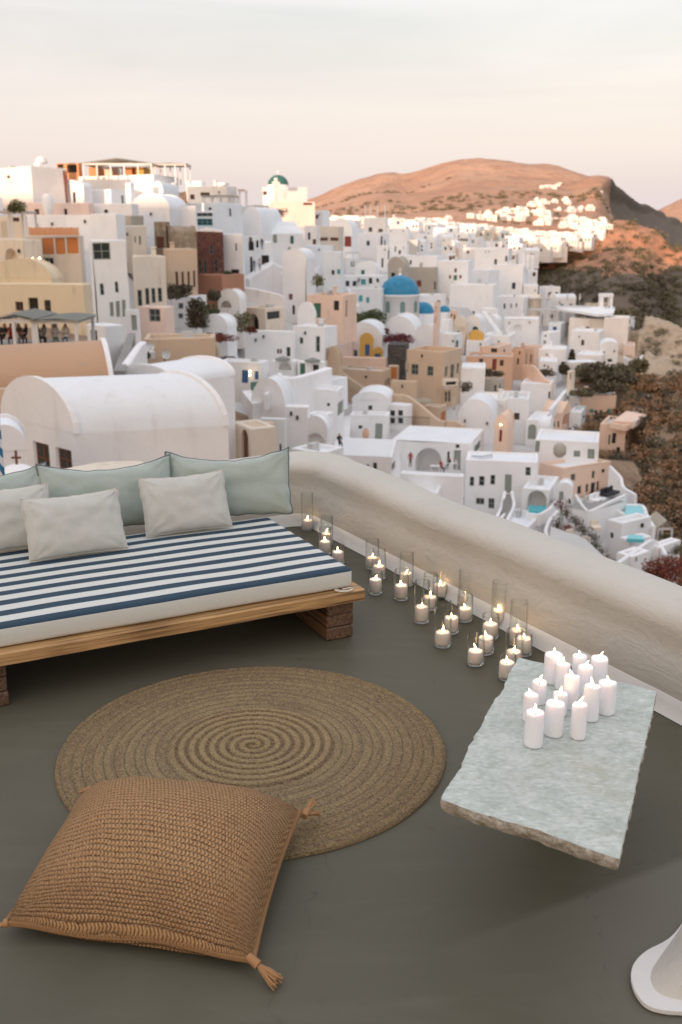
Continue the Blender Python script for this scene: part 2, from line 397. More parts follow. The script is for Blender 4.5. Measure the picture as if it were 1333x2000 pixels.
    if roof in 'f':
        t1, t2, dz = .13, .34, par
        def ring(i, z): return [(i, i, z), (LB - i, i, z), (LB - i, LA - i, z), (i, LA - i, z)]
        rr = [ring(0, Ht), ring(t1 * .35, Ht + .06), ring(t1, Ht + .085), ring(t2 - .06, Ht + .085), ring(t2, Ht + .04), ring(t2 + .02, Ht + .08 - dz)]
        k_ = 0.5 * min(LA, LB)
        if t2 < k_:
            for a, b in zip(rr, rr[1:]): mb.add(a + b, [(i, (i + 1) % 4, 4 + (i + 1) % 4, 4 + i) for i in range(4)])
            z_ = Ht + .082 - dz
            rb.add([(t2, t2, z_), (LB - t2, t2, z_), (LB - t2, LA - t2, z_), (t2, LA - t2, z_)], [(0, 1, 2, 3)])
        else: rb.add(ring(0, Ht), [(0, 1, 2, 3)])
    elif roof in 'vugh':
        alongB = roof in 'vg'; W_ = LA if alongB else LB; L_ = LB if alongB else LA; n = 14 if roof in 'vu' else 2
        rs = rise if rise else (W_ * .42 if n > 2 else W_ * .30)
        if n > 2: pr = [(W_ / 2 - W_ / 2 * math.cos(math.pi * k / n), Ht + rs * math.sin(math.pi * k / n)) for k in range(n + 1)]
        else: pr = [(0, Ht), (W_ / 2, Ht + rs), (W_, Ht)]
        f = (lambda s, l, z: (l, s, z)) if alongB else (lambda s, l, z: (s, l, z))
        K = len(pr)
        rb.add([f(s, l, z) for l in (0, L_) for s, z in pr], [(i, i + 1, K + i + 1, K + i) for i in range(K - 1)], 0, n > 2)
        for l0, l1 in ((-.02, .22), (L_ - .22, L_ + .02)):     # gable rims, slightly proud
            pr2 = [(W_ / 2 + (s - W_ / 2) * (1 + .16 / max(W_, 1)), Ht + (z - Ht) * (1 + .12 / rs) if z > Ht else z) for s, z in pr]
            vs = [f(s, l, z) for l in (l0, l1) for s, z in pr2]
            mb.add(vs, [(i, i + 1, K + i + 1, K + i) for i in range(K - 1)] + [tuple(range(K)), tuple(range(K, 2 * K))], 1 if rimcol else 0)
    elif roof == 'o': rb.add([(0, 0, Ht), (LB, 0, Ht), (LB, LA, Ht), (0, LA, Ht)], [(0, 1, 2, 3)])
    for i, v in enumerate(mb.v):           # hand built: nothing is quite straight
        pass
    mats = [m1] + ([MATS[rimcol]] if rimcol else [])
    mb.build('wall', mats, root)
    if rb.v: rb.build('roof', [m2], root)
    for f_, op, kind, colr in fills:
        fill_opening(root, f_, op, kind, colr, big or (op[1] - op[0]) * FPX / D > 14)
    if col in ('white', 'coolwhite', 'warmwhite', 'cream', 'peach', 'sand') and name.endswith('house') and Ht > 2:      # little outdoor lanterns
        for _ in range(rd.choice((0, 1, 1, 2))):
            fc, L = (fA, LA) if LA * math.cos(th_) > LB * math.sin(th_) else (fB, LB); u = rd.uniform(.12, .88) * L; z_ = Ht - rd.uniform(.5, 1.1)
            if any(o[0] - .25 < u < o[1] + .25 and o[2] < z_ + .3 for o in (opsA if fc is fA else opsB)): continue
            lm = MB(); c8 = [fc(u + a, z_ + c, e) for e in (-.22, -.003) for a, c in ((-.09, -.18), (.09, -.18), (.09, .18), (-.09, .18))]; lm.add(c8, [(0, 1, 2, 3), (0, 1, 5, 4), (1, 2, 6, 5), (2, 3, 7, 6), (3, 0, 4, 7)]); lm.build('lantern', M_metal, root)
    if roof == 'f' and rd.random() < .4 and min(LA, LB) > 2.5:
        rx, ry = rd.uniform(.5, LB - 1.4), rd.uniform(.5, LA - 1.2); hb = MB(); hb.cbox(rx, rx + .9, ry, ry + .45, Ht - par + .09, Ht - par + .75, .03); hb.build('roof_unit', MATS['grey'], root)
    if chim is None: chim = (roof == 'f' and rd.random() < .35 and min(LA, LB) > 3)
    if chim:
        cx_, cy_ = rd.uniform(.5, LB - 1.1), rd.uniform(.5, LA - 1.1); cz = Ht - .3; c = MB(); h_ = rd.uniform(.8, 1.3)
        c.cbox(cx_, cx_ + .5, cy_, cy_ + .5, cz, cz + h_, .05); c.cbox(cx_ - .08, cx_ + .58, cy_ - .08, cy_ + .58, cz + h_ + .12, cz + h_ + .26, .04); c.box(cx_ + .1, cx_ + .4, cy_ + .1, cy_ + .4, cz + h_, cz + h_ + .12)
        c.build('chimney', m1, root)
    if tb:                                                  # a house whose walls do not meet at a right angle
        cphi = av.dot(bv); sphi = math.sqrt(1 - cphi * cphi)
        for c1_ in root.children_recursive:
            for v in c1_.data.vertices: x_, y_ = v.co.x, v.co.y; v.co.x = x_ + y_ * cphi; v.co.y = y_ * sphi
    if name.split('_')[-1] not in ('panel', 'balustrade') and not tb:   # hand built: no wall is quite straight
        sd = Vector((NH[0] * 7.3, 0, 0)); wv_ = .16 if min(LA, LB) > 2 else .05
        for c1_ in root.children_recursive:
            for v in c1_.data.vertices:
                q = v.co * .21 + sd; v.co = v.co + Vector((noise.noise(q), noise.noise(q + Vector((0, 31, 0))), noise.noise(q + Vector((0, 0, 57))) * (1 if v.co.z > .5 else 0))) * wv_
    for s, t in ((0, 0), (1, 0), (0, 1), (1, 1), (.5, .5)):
        q = P + bv * (LB * s) + av * (LA * t); GROUND.append((q.x, q.y, zb - .4 + (.0 if (s, t) == (0, 0) else .5 * max(s, t))))
    SIGHT.extend([(P.x, P.y, zb)] + [((P + av * LA * t).x, (P + av * LA * t).y, zb) for t in (.5, 1)] + [((P + bv * LB * t).x, (P + bv * LB * t).y, zb) for t in (.5, 1)])
    cs = [proj(P + bv * (LB * s) + av * (LA * t)) for s in (0, 1) for t in (0, 1)] + ([proj(P + bv * LB / 2 + av * LA / 2 + Vector((0, 0, rise or .35 * min(LA, LB))))] if roof in 'vugh' else [])
    FOOT.append((min(c[0] for c in cs), max(c[0] for c in cs), min(c[1] for c in cs), pyb))
    return root
def dome_mb(r, h, n=28, k=10, m=0, z=0):
    mb = MB(); mb.lathe([(r, z - .15)] + [(r * math.cos(math.pi / 2 * i / k), z + h * math.sin(math.pi / 2 * i / k)) for i in range(k)] + [(.01, z + h)], n); return mb
def Wl(label, pts, h, t=.35, col='white', name='boundary_wall', cat='wall', rail=False, d=None, cap=True, closed=False):
    "a free standing wall: pts are (x, y[, dist]) of its top line"
    P = []
    for p in pts:
        D = p[2] if len(p) > 2 else (d or dist(fx(p[0]), fy(p[1]) + 12)); P.append(at(fx(p[0]), fy(p[1]), D))
    o0 = P[0].copy(); o0.z -= h
    # refine
    Q = []
    for a, b in zip(P, P[1:]):
        for k in range(6): Q.append(a.lerp(b, k / 6))
    Q.append(P[-1])
    if len(P) > 2:
        for _ in range(2): Q = [Q[0]] + [(Q[i - 1] + Q[i] * 2 + Q[i + 1]) / 4 for i in range(1, len(Q) - 1)] + [Q[-1]]
    mb = MB(); vs = []
    for i, q in enumerate(Q):
        tn = (Q[min(i + 1, len(Q) - 1)] - Q[max(i - 1, 0)]); nn = Vector((-tn.y, tn.x, 0)).normalized()
        for s, z in ((-.5, -h), (-.5, -.08), (-.3, 0), (.3, 0), (.5, -.08), (.5, -h)): vs.append(q + nn * s * t + Vector((0, 0, z)) - o0)
    n = len(Q); mb.add(vs, [(i * 6 + j, i * 6 + j + 1, (i + 1) * 6 + j + 1, (i + 1) * 6 + j) for i in range(n - 1) for j in range(5)] + [tuple(range(6)), tuple(range(6 * n - 6, 6 * n))])
    for q in P: GROUND.append((q.x, q.y, q.z - min(h, 3) - .4))
    return mb.build(name, [MATS[col]], loc=o0, label=label, cat=cat)
def Slab(label, pts, col='slab', d=None, th=3.0, name='terrace', cat='terrace', mat_=None, kind=None, rim=0):
    "flat terrace or roof: picture polygon at the height of its first point"
    D = d or dist(fx(pts[0][0]), fy(pts[0][1])); p0 = at(fx(pts[0][0]), fy(pts[0][1]), D); P = [atz(fx(a), fy(b), p0.z) for a, b in pts]
    n = len(P); mb = MB(); mb.add([p - p0 for p in P] + [p - p0 - Vector((0, 0, th)) for p in P], [tuple(range(n)), tuple(range(n, 2 * n))[::-1]] + [(i, (i + 1) % n, n + (i + 1) % n, n + i) for i in range(n)])
    for q in P: GROUND.append((q.x, q.y, q.z - min(th, 2.5)))
    return mb.build(name, [mat_ or MATS[col]], loc=p0, label=label, cat=cat, kind=kind)
def Stairs(label, b, t, wpx, n=12, db=None, dt=None, col='white', ext=1.5):
    "a flight from b=(x,y) bottom to t=(x,y) top; wpx its width in picture units"
    db = db or dist(fx(b[0]), fy(b[1])); dt = dt or dist(fx(t[0]), fy(t[1]))
    A, C = at(fx(b[0]), fy(b[1]), db), at(fx(t[0]), fy(t[1]), dt); wd = wpx / FR[2] * A.y / FPX
    d_ = C - A; hd = Vector((d_.x, d_.y, 0)); L = hd.length; rz = math.atan2(hd.y, hd.x)
    root = empty('staircase', A, rz, label=label, cat='stairs')
    st = MB()
    for k in range(n): st.box(L * k / n, L * (k + 1) / n + (.05 if k < n - 1 else 0), -wd / 2, wd / 2, -ext + d_.z * k / n, d_.z * (k + 1) / n - .002 * k)
    st.build('steps', [MATS[col]], root)
    GROUND.append((A.x, A.y, A.z - 1)); GROUND.append((C.x, C.y, C.z - 1)); return root
def canvas(name, c):
    m, nt, b = newmat(name); b.inputs['Base Color'].default_value = (*c, 1); b.inputs['Roughness'].default_value = .85
    tl = N(nt, 'ShaderNodeBsdfTranslucent'); tl.inputs[0].default_value = (*c, 1); mx = N(nt, 'ShaderNodeMixShader'); mx.inputs[0].default_value = .45
    nt.links.new(b.outputs[0], mx.inputs[1]); nt.links.new(tl.outputs[0], mx.inputs[2]); nt.links.new(mx.outputs[0], nt.nodes['Material Output'].inputs[0]); return m
mU = {k: canvas('canvas_' + k, c) for k, c in dict(grey=(.36, .37, .33), cream=(.68, .62, .52), tan=(.50, .44, .34), white=(.78, .75, .72)).items()}
def Umb(label, x, y, wpx, col='cream', closed=False, d=None, hpx=None):
    D = d or dist(fx(x), fy(y) + 12); top = at(fx(x), fy(y), D); s = D / FPX
    r = wpx / FR[2] * s / 2; H_ = 2.6; root = empty('parasol', top - Vector((0, 0, H_)), rnd_.uniform(0, 1), label=label, cat='parasol')
    mb = MB(); mb.tube([(0, 0, 0), (0, 0, H_)], .035, 8); mb.build('pole', PAINT['w'], root)
    mb = MB()
    if closed: mb.lathe([(.02, H_ + .05), (.10, H_ - .1), (.17, H_ - .5), (.22, H_ - 1.3), (.12, H_ - 1.55), (.06, H_ - 1.5)], 12); 
    else:
        n = 8; vs = [(0, 0, H_)] + [(r * math.cos(2 * math.pi * i / n), r * math.sin(2 * math.pi * i / n), H_ - .3 * r) for i in range(n)] + [(r * math.cos(2 * math.pi * i / n), r * math.sin(2 * math.pi * i / n), H_ - .3 * r - .18) for i in range(n)]
        mb.add(vs, [(0, 1 + i, 1 + (i + 1) % n) for i in range(n)] + [(1 + i, 1 + (i + 1) % n, n + 1 + (i + 1) % n, n + 1 + i) for i in range(n)])
    mb.build('canopy', mU[col], root); return root
rnd_ = random.Random(11)
# leaf clumps ---------------------------------------------------------------
def leafmat(name, c1, c2):
    m, nt, b = newmat(name); n1 = noise_(nt, worldco(nt), 1.7, 3); g = nt.nodes.new('ShaderNodeNewGeometry')
    c = mixcol(nt, g.outputs['Random Per Island'], c1, c2); nt.links.new(mixcol(nt, mrange(nt, n1, .45, .7, 0, .6), c, tuple(v * .6 for v in c1)), b.inputs['Base Color']); b.inputs['Roughness'].default_value = .8; return m
LEAF = dict(green=leafmat('leaf_green', (.070, .095, .040), (.14, .165, .07)), olive=leafmat('leaf_olive', (.13, .115, .06), (.21, .18, .10)), dry=leafmat('leaf_dry', (.27, .145, .07), (.36, .22, .12)),
            red=leafmat('leaf_red', (.16, .035, .02), (.26, .07, .035)), plum=leafmat('leaf_plum', (.13, .02, .03), (.20, .05, .05)), yellow=leafmat('leaf_yellow', (.20, .17, .05), (.10, .12, .04)), dark=leafmat('leaf_dark', (.085, .072, .042), (.14, .11, .068)))
def leaf_mesh(n, rx, ry, rz, s, seed, flat=.0):
    r = random.Random(seed); mb = MB(); lobes = [(r.uniform(-.5, .5), r.uniform(-.5, .5), r.uniform(.0, .5), r.uniform(.38, .62)) for _ in range(6)]
    for _ in range(n):
        lx, ly, lz, lr = r.choice(lobes); 
        v = Vector((r.gauss(0, 1), r.gauss(0, 1), r.gauss(0, 1))).normalized() * (r.random() ** .35) * lr
        p = Vector(((lx + v.x) * rx, (ly + v.y) * ry, max(0.0, (lz + v.z + .12)) * rz))
        a = Vector((r.gauss(0, 1), r.gauss(0, 1), r.gauss(0, .7))).normalized(); b_ = a.cross(Vector((r.gauss(0, 1), r.gauss(0, 1), r.gauss(0, 1)))).normalized()
        q = s * r.uniform(.6, 1.4)
        mb.add([p - a * q, p + b_ * q * .5, p + a * q, p - b_ * q * .5], [(0, 1, 2, 3)])
    return mb
SHR = {}
def Shrub(label, x, y, wpx, hpx, col='green', d=None, n=420, name='shrub', cat='shrub', world_p=None, group=None, leaf=None):
    if world_p is None:
        D = d or dist(fx(x), fy(y)); p = at(fx(x), fy(y), D); s = D / FPX / FR[2]; W_, H_ = wpx * s, hpx * s
    else: p = world_p; W_, H_ = wpx, hpx
    NH[0] += 1; ls = leaf or max(.07, W_ * .035)
    root = empty(name, p, rnd_.uniform(0, 6), label=label, cat=cat, group=group)
    leaf_mesh(n, W_ / 1.1, W_ / 1.1, H_ / 1.05, ls, NH[0]).build('foliage', LEAF[col], root)
    mb = MB(); 
    for k in range(3):
        a = k * 2.1; mb.tube([(0, 0, -.3), (math.cos(a) * W_ * .1, math.sin(a) * W_ * .1, H_ * .25), (math.cos(a) * W_ * .22, math.sin(a) * W_ * .22, H_ * .6)], [.05 + W_ * .01, .04, .02], 5)
    mb.build('stem', PAINT['n'], root); return root
# people -------------------------------------------------------------------
def person_mesh(kind):
    me = bpy.data.meshes.new('body_' + kind)
    if kind == 'seated':
        J = dict(pel=(0, 0, .50), ch=(0, .03, .92), nk=(0, .04, 1.10), hd=(0, .06, 1.22), ht=(0, .06, 1.34), sl=(-.17, .03, 1.04), sr=(.17, .03, 1.04), el=(-.23, -.08, .80), er=(.23, -.08, .80), wl=(-.12, -.30, .76), wr=(.12, -.30, .76),
                 kl=(-.12, -.42, .50), kr=(.12, -.42, .50), al=(-.12, -.40, .10), ar=(.12, -.40, .10), tl=(-.13, -.54, .05), tr=(.13, -.54, .05), fl=(-.10, -.38, .76), fr=(.10, -.38, .76))
    else:
        J = dict(pel=(0, 0, .92), ch=(0, 0, 1.30), nk=(0, 0, 1.48), hd=(0, -.02, 1.60), ht=(0, -.02, 1.72), sl=(-.19, 0, 1.42), sr=(.19, 0, 1.42), el=(-.25, .02, 1.14), er=(.25, .02, 1.14), wl=(-.25, -.08, .90), wr=(.25, -.08, .90),
                 kl=(-.10, -.03, .50), kr=(.11, .02, .50), al=(-.11, .02, .09), ar=(.12, .05, .09), tl=(-.12, -.13, .04), tr=(.14, -.10, .04), fl=(-.25, -.11, .80), fr=(.25, -.11, .80))
    E = [('pel', 'ch'), ('ch', 'nk'), ('nk', 'hd'), ('hd', 'ht'), ('nk', 'sl'), ('nk', 'sr'), ('sl', 'el'), ('sr', 'er'), ('el', 'wl'), ('er', 'wr'), ('wl', 'fl'), ('wr', 'fr'), ('pel', 'kl'), ('pel', 'kr'), ('kl', 'al'), ('kr', 'ar'), ('al', 'tl'), ('ar', 'tr')]
    rad = dict(pel=.15, ch=.16, nk=.055, hd=.095, ht=.06, sl=.06, sr=.06, el=.045, er=.045, wl=.03, wr=.03, fl=.035, fr=.035, kl=.065, kr=.065, al=.04, ar=.04, tl=.035, tr=.035)
    ks = list(J); me.from_pydata([J[k] for k in ks], [(ks.index(a), ks.index(b)) for a, b in E], [])
    o = bpy.data.objects.new('tmp', me); COL.objects.link(o); m = o.modifiers.new('s', 'SKIN'); sv = me.skin_vertices[0].data
    for i, k in enumerate(ks): sv[i].radius = (rad[k], rad[k] * (.75 if k in ('pel', 'ch') else 1))
    sv[0].use_root = True; o.modifiers.new('u', 'SUBSURF').levels = 1
    dg = bpy.context.evaluated_depsgraph_get(); dg.update(); nm = bpy.data.meshes.new_from_object(o.evaluated_get(dg)); bpy.data.objects.remove(o)
    hip = J['pel'][2]; nz_ = J['nk'][2]
    for s in ('skin', 'top', 'legs', 'hair'): nm.materials.append(PAINT['c'])
    for p in nm.polygons:
        c = p.center; p.use_smooth = True; arm = abs(c.x) > .19
        hd = J['hd']
        if c.z > nz_ + .02: p.material_index = 3 if (c.z > hd[2] + .05 or c.y > hd[1] + .03) else 0
        elif c.z > hip + .06 and not (arm and c.z < (.82 if kind == 'seated' else 1.12)): p.material_index = 1
        elif c.z > hip + .02 and arm: p.material_index = 0
        else: p.material_index = 2 if c.z > .12 else 3
        if kind == 'seated' and c.y < -.15 and c.z > .62: p.material_index = 0
    return nm
PM = {k: person_mesh(k) for k in ('seated', 'standing')}
SKIN = simple('skin', (.42, .24, .16), .6); HAIR = simple('dark_hair', (.03, .02, .015), .7)
CLO = {k: simple('cloth_' + k, c, .9) for k, c in dict(red=(.35, .03, .03), black=(.025, .025, .03), white=(.6, .58, .56), blue=(.10, .15, .25), grey=(.25, .25, .25), green=(.12, .22, .18), pink=(.55, .30, .26), brown=(.18, .10, .07)).items()}
def Person(label, x, y, pose, top, legs, rz=0.0, d=None, world_p=None, sc_=1.0):
    D = d or dist(fx(x), fy(y)); p = world_p or at(fx(x), fy(y), D)
    o = bpy.data.objects.new('person', PM[pose]); COL.objects.link(o); o.location = p; o.rotation_euler = (0, 0, rz); o.scale = (sc_,) * 3
    for i, m in enumerate((SKIN, CLO[top], CLO[legs], HAIR)): o.material_slots[i].link = 'OBJECT'; o.material_slots[i].material = m
    return tag(o, label, 'person')
def Lamp(label, x, y, d=None, r=.09):
    D = (d or dist(fx(x), fy(y))) - .6; mb = MB(); mb.lathe([(.001, -r), (r * .7, -r * .7), (r, 0), (r * .7, r * .7), (.001, r)], 10)
    return mb.build('wall_lamp', M_lamp, loc=at(fx(x), fy(y), D), label=label, cat='lamp')
# ---------------------------------------------------------------- houses, read off the photograph one by one
# ===== frame A: upper left
frame(0, 280)
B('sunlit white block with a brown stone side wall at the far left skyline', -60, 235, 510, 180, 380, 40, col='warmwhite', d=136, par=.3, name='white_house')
b_ = B('small white domed bell turret on the skyline beside the glass balustrade', 262, 300, 325, 140, 200, 45, d=150, roof='o', par=.1, name='bell_turret', cat='turret')
dome_mb(.85, .8, 14, 5).build('dome', MATS['warmwhite'], b_, loc=(.9, .9, at(fx(300), fy(140), 150).z - b_.location.z))
Wl('green tinted glass balustrade above the brown stone wall', [(195, 172, 141), (330, 175, 143), (490, 225, 146)], 1.5, .06, col='aqua', name='glass_balustrade', cat='balustrade')
B('brown stone wall under the glass balustrade, top left of town', 232, 238, 508, 208, 320, 78, col='brick', d=139, roof='o', name='stone_wall', dl=2.0, cat='wall')
p_ = B('orange timber slatted hut on the skyline left of the big canopy terrace', 435, 600, 628, 150, 300, 25, col='orange', d=156, roof='o', name='timber_hut', w=[(515, 165, 590, 225, 'o'), (445, 160, 490, 215, 'o')], cat='hut')
pav = B('large sunlit white building crowned by a canopy covered roof terrace', 605, 1175, 1432, 247, 440, 24, d=150, par=.9, col='white', name='terrace_building', w=[(1305, 345, 1345, 445, 'n'), (1375, 355, 1415, 430, 'n')], chim=False, big=True)
# canopy on it
def Canopy(label, pts_front, side_to, ytop, ybeam, d, root_z=None, col='cream', posts=5, depth=7.0, name='roof_canopy', h=2.5, peak=0.6, slats=False):
    a, c = at(fx(pts_front[0]), fy(ybeam), d), at(fx(pts_front[1]), fy(ybeam), d)
    zb = a.z - h; w = (c - a).length; root = empty(name, Vector((a.x, a.y, zb)), math.atan2((c - a).y, (c - a).x), label=label, cat='canopy')
    k = 0
    for yy in (0.1, depth - .1):
        for i in range(posts):
            x = .1 + (w - .2) * i / (posts - 1); mb = MB(); mb.box(x - .09, x + .09, yy - .09, yy + .09, 0, h); mb.build('post', PAINT['w'], root)
    mb = MB()
    for yy in (.1, depth - .1): mb.box(0, w, yy - .1, yy + .1, h + .002, h + .22)
    for xx in (.1, w - .1): mb.box(xx - .1, xx + .1, .22, depth - .22, h + .003, h + .2)
    mb.build('beam', PAINT['w'], root)
    if slats:
        n = int(w / .35)
        for i in range(n):
            mb = MB(); x = .1 + (w - .25) * i / n; mb.box(x, x + .12, -.2, depth + .2, h + .225, h + .33); mb.build('slat', MATS[slats] if slats in MATS else PAINT['w'], root)
    else:
        n = 10; vs = []; 
        for i in range(n + 1):
            for j in range(7):
                u, v = i / n, j / 6; vs.append((-.2 + (w + .4) * u, -.2 + (depth + .4) * v, h + .24 + peak * (1 - abs(2 * u - 1)) + .08 * math.sin(u * 40) * 0))
        mb = MB(); mb.add(vs, [(i * 7 + j, i * 7 + j + 1, (i + 1) * 7 + j + 1, (i + 1) * 7 + j) for i in range(n) for j in range(6)]); m0 = len(vs)
        mb.add([(x, y, z - .12) for x, y, z in vs], [(i * 7 + j, i * 7 + j + 1, (i + 1) * 7 + j + 1, (i + 1) * 7 + j) for i in range(n) for j in range(6)])
        mb.build('awning', mU[col], root)
    return root
Canopy('white framed canopy with pale awning on the sunlit roof terrace', (632, 1165), 0, 130, 165, 151, posts=6, depth=8, h=2.6, peak=.7)
Canopy('lean-to end of the roof terrace canopy turned to the shaded side', (1180, 1425), 0, 130, 168, 153, posts=4, depth=5, h=2.5, peak=.1)
for i, (x, c) in enumerate(((680, 'orange'), (800, 'cream'), (950, 'orange'), (1040, 'ochre'))):
    B('sunlit %s screen panel under the skyline canopy, number %d from the left end' % (c, i + 1) if 0 else ['orange screen under the skyline canopy at its left end', 'cream screen under the skyline canopy beside the orange one', 'orange screen under the middle of the skyline canopy', 'yellow brown screen under the skyline canopy near its right end'][i], x, x + 60, x + 62, 185, 245, 5, d=156, col=c, roof='o', name='screen_panel', dr=.2, dl=None, ext=.5, cat='screen')
B('long low vaulted white house just under the sunlit far left block', 60, 640, 700, 335, 470, 15, roof='v', rise=1.1, d=140, col='white', w=[(560, 375, 582, 455, 'w')])
B('white house stepping down below the canopy building, plain side wall', 655, 850, 1010, 358, 470, 20, d=143, col='white', w=[(935, 400, 955, 460, 'w')])
B('white lit stub of wall and round chimney below the canopy building', 962, 1000, 1030, 320, 440, 30, d=141, col='white', roof='u', name='chimney_stack', cat='chimney')
B('white vaulted house with a round lit gable under the canopy building corner', 1175, 1250, 1252, 375, 440, 12, d=146, roof='v', rise=1.4, dr=6, w=[(1190, 390, 1220, 412)])
B('pinkish terrace house with white pot on its parapet and two small windows', 195, 680, 720, 462, 560, 12, d=130, col='pink', w=[(268, 505, 302, 545, 'wn'), (492, 502, 516, 548, 'wn')])
B('white house with a grey roof box right of the pink terrace house', 680, 1008, 1060, 465, 560, 15, d=131, w=[(690, 458, 715, 498, 'w'), (800, 505, 828, 535, 'wk')])
B('big smooth white vault high on the slope below the canopy building', 1010, 1300, 1330, 500, 650, 14, d=137, roof='v', rise=1.9, dr=6)
B('white terrace parapet block, left of the bright patched one', 200, 505, 560, 555, 700, 14, d=124)
B('plain white middle block between the parapet block and the bright one', 505, 690, 700, 548, 745, 12, d=122)
B('white block with bright patches of late sun on its face', 690, 892, 960, 545, 745, 10, d=120)
B('narrow beige house with grey top storey and two slot windows', 895, 1010, 1118, 640, 830, 35, d=124, col='cream', w=[(1033, 715, 1046, 762, 'wg'), (1070, 715, 1085, 782, 'wg')])
B('grey upper storey of the narrow beige house', 897, 1005, 1100, 552, 640, 30, d=127, col='greybeige')
r_ = B('ruined beige stone tower with a dark brown door', 1180, 1270, 1300, 600, 810, 18, d=130, col='ruin', roof='o', name='ruined_tower', w=[(1202, 715, 1258, 802, 'dn')], cat='ruin')
Canopy('reed roofed pergola at the far left edge above the white arch house', (-30, 195), 0, 520, 535, 108, posts=3, depth=4, h=3.4, peak=.05, col='white')
B('white house wall behind the reed pergola at the far left edge', -60, 200, 210, 560, 760, 10, d=114, col='cream', w=[(100, 550, 150, 600, 'wn'), (10, 600, 60, 720, 'sc')])
B('beige house with tall timber shutters under an orange reed fence', 205, 612, 640, 712, 1080, 16, d=106, col='beige', w=[(325, 727, 413, 850, 'do'), (427, 725, 500, 850, 'do'), (515, 722, 600, 845, 'do'), (335, 876, 413, 930, 'w')], par=.1, big=True)
def Fence(label, x0, x1, y0, y1, d, n, col, name='reed_fence'):
    a, c = at(fx(x0), fy(y1), d), at(fx(x1), fy(y1), d); h = (at(fx(x0), fy(y0), d) - at(fx(x0), fy(y1), d)).z
    root = empty(name, a, math.atan2((c - a).y, (c - a).x), label=label, cat='fence'); w = (c - a).length
    m0 = None
    for i in range(n):
        if m0 is None:
            mb = MB(); mb.box(0, w / n * .88, 0, .05, 0, h); m0 = mb.build('slat', MATS[col] if col in MATS else PAINT[col], root)
        else:
            o = m0.copy(); COL.objects.link(o); o.parent = root; o.location = (w / n * i, .01 * (i % 2), 0); o.scale = (1, 1, 1 - .12 * ((i * 7) % 5) / 5)
    mb = MB(); mb.box(0, w, .055, .12, h * .2, h * .28); mb.build('rail', PAINT['n'], root)
Fence('orange reed fence on the roof over the timber shutters', 225, 608, 642, 705, 105, 24, 'orange')
B('cream block with a deep rounded niche at the far left, beside two wall lamps', -40, 188, 322, 738, 985, 32, d=103, col='cream', w=[(40, 800, 148, 942, 'N')], niche=1.6)
B('pale yellow house with vaulted upper part above the cafe canopy', -60, 395, 470, 1035, 1140, 12, d=84, col='yellow', roof='v', rise=1.5)
B('long pale yellow house with three brown framed openings above the cafe', -60, 640, 700, 1085, 1375, 10, d=82, col='yellow', w=[(120, 1212, 180, 1282, 'wn'), (220, 1182, 294, 1302, 'on'), (340, 1200, 390, 1310, 'wn')], big=True, niche=.4)
B('tall white narrow house with two oval windows and grey shutters', 618, 706, 965, 748, 1400, 74, d=98, col='coolwhite', big=True, w=[(712, 762, 850, 890, 'w'), (762, 1070, 792, 1160, 'W'), (878, 1055, 905, 1142, 'W'), (836, 1215, 866, 1325, 'sg'), (884, 1208, 916, 1330, 'sg'), (934, 1200, 962, 1330, 'sg')])
m_ = B('neoclassical mansion of dark red lava stone with pointed window and cream pilasters', 960, 1038, 1270, 870, 1340, 76, d=108, col='cream', par=.3, name='brick_mansion', w=[(1140, 1262, 1228, 1345, 'wc'), (1062, 1125, 1096, 1245, 'wg'), (1120, 1110, 1150, 1235, 'wg'), (1166, 1110, 1196, 1222, 'wg'), (1214, 1108, 1246, 1215, 'wg')], big=True)
# frame B top middle
frame(330, 280)
B('tan mansion with five tall brown slot windows and a heavy cornice', -68, 4, 215, 815, 1115, 74, d=120, col='sand', name='tan_mansion', big=True, w=[(12, 988, 30, 1110, 'dn'), (56, 985, 76, 1110, 'dn'), (102, 985, 120, 1108, 'dn'), (148, 982, 165, 1108, 'dn'), (190, 975, 206, 1100, 'dn')])
B('crumbling stone house top above the tan mansion', -20, 20, 210, 690, 830, 70, d=128, col='ruin', roof='v', rise=.9, name='stone_ruin', cat='ruin')
m2_ = B('dark red stone mansion with a white round window and tall white pilasters', 195, 212, 415, 682, 1010, 80, d=136, col='brick', name='brick_mansion', par=.2, big=True, w=[(315, 775, 342, 850, 'W'), (234, 895, 252, 995, 'wg'), (272, 893, 292, 992, 'wg'), (318, 890, 340, 1000, 'dn'), (354, 885, 375, 990, 'wg')])
Wl('low white vault roof edge on the dark red mansion', [(205, 668, 137), (300, 645, 137), (412, 672, 137)], 1.2, .5, name='low_wall')
B('terracotta washed retaining block with two arches under the dark red mansion', 215, 405, 578, 1012, 1240, 38, d=128, col='terra', name='terracotta_block', niche=1.0, w=[(440, 1120, 486, 1200, 'O'), (524, 1135, 575, 1235, 'O')])
B('white house with one slot window beside the dark red mansion', 413, 560, 578, 700, 1010, 15, d=138, w=[(510, 765, 523, 822, 'w'), (474, 965, 540, 1000, 'ok')], niche=.5)
B('greenish glazed sunroom between white walls above the dark red mansion', 205, 340, 360, 525, 640, 12, d=148, col='coolwhite', w=[(212, 525, 338, 562, 'wg'), (214, 578, 336, 630, 'wt')], name='glazed_sunroom', par=.1)
B('long grey white house wall under the sunlit skyline houses', 130, 350, 600, 460, 590, 35, d=158, col='coolwhite', w=[(462, 500, 480, 560, 'wn'), (300, 495, 325, 515, 'wk')])
B('white house with one tall slot window below the canopy building side', -60, 205, 215, 478, 690, 12, d=140, w=[(44, 570, 60, 655, 'wg')])
B('sunlit cream house with notched parapet on the skyline', 132, 440, 520, 330, 440, 20, d=182, col='warmwhite', w=[(240, 378, 315, 405, 'wn'), (160, 395, 195, 430, 'wn')])
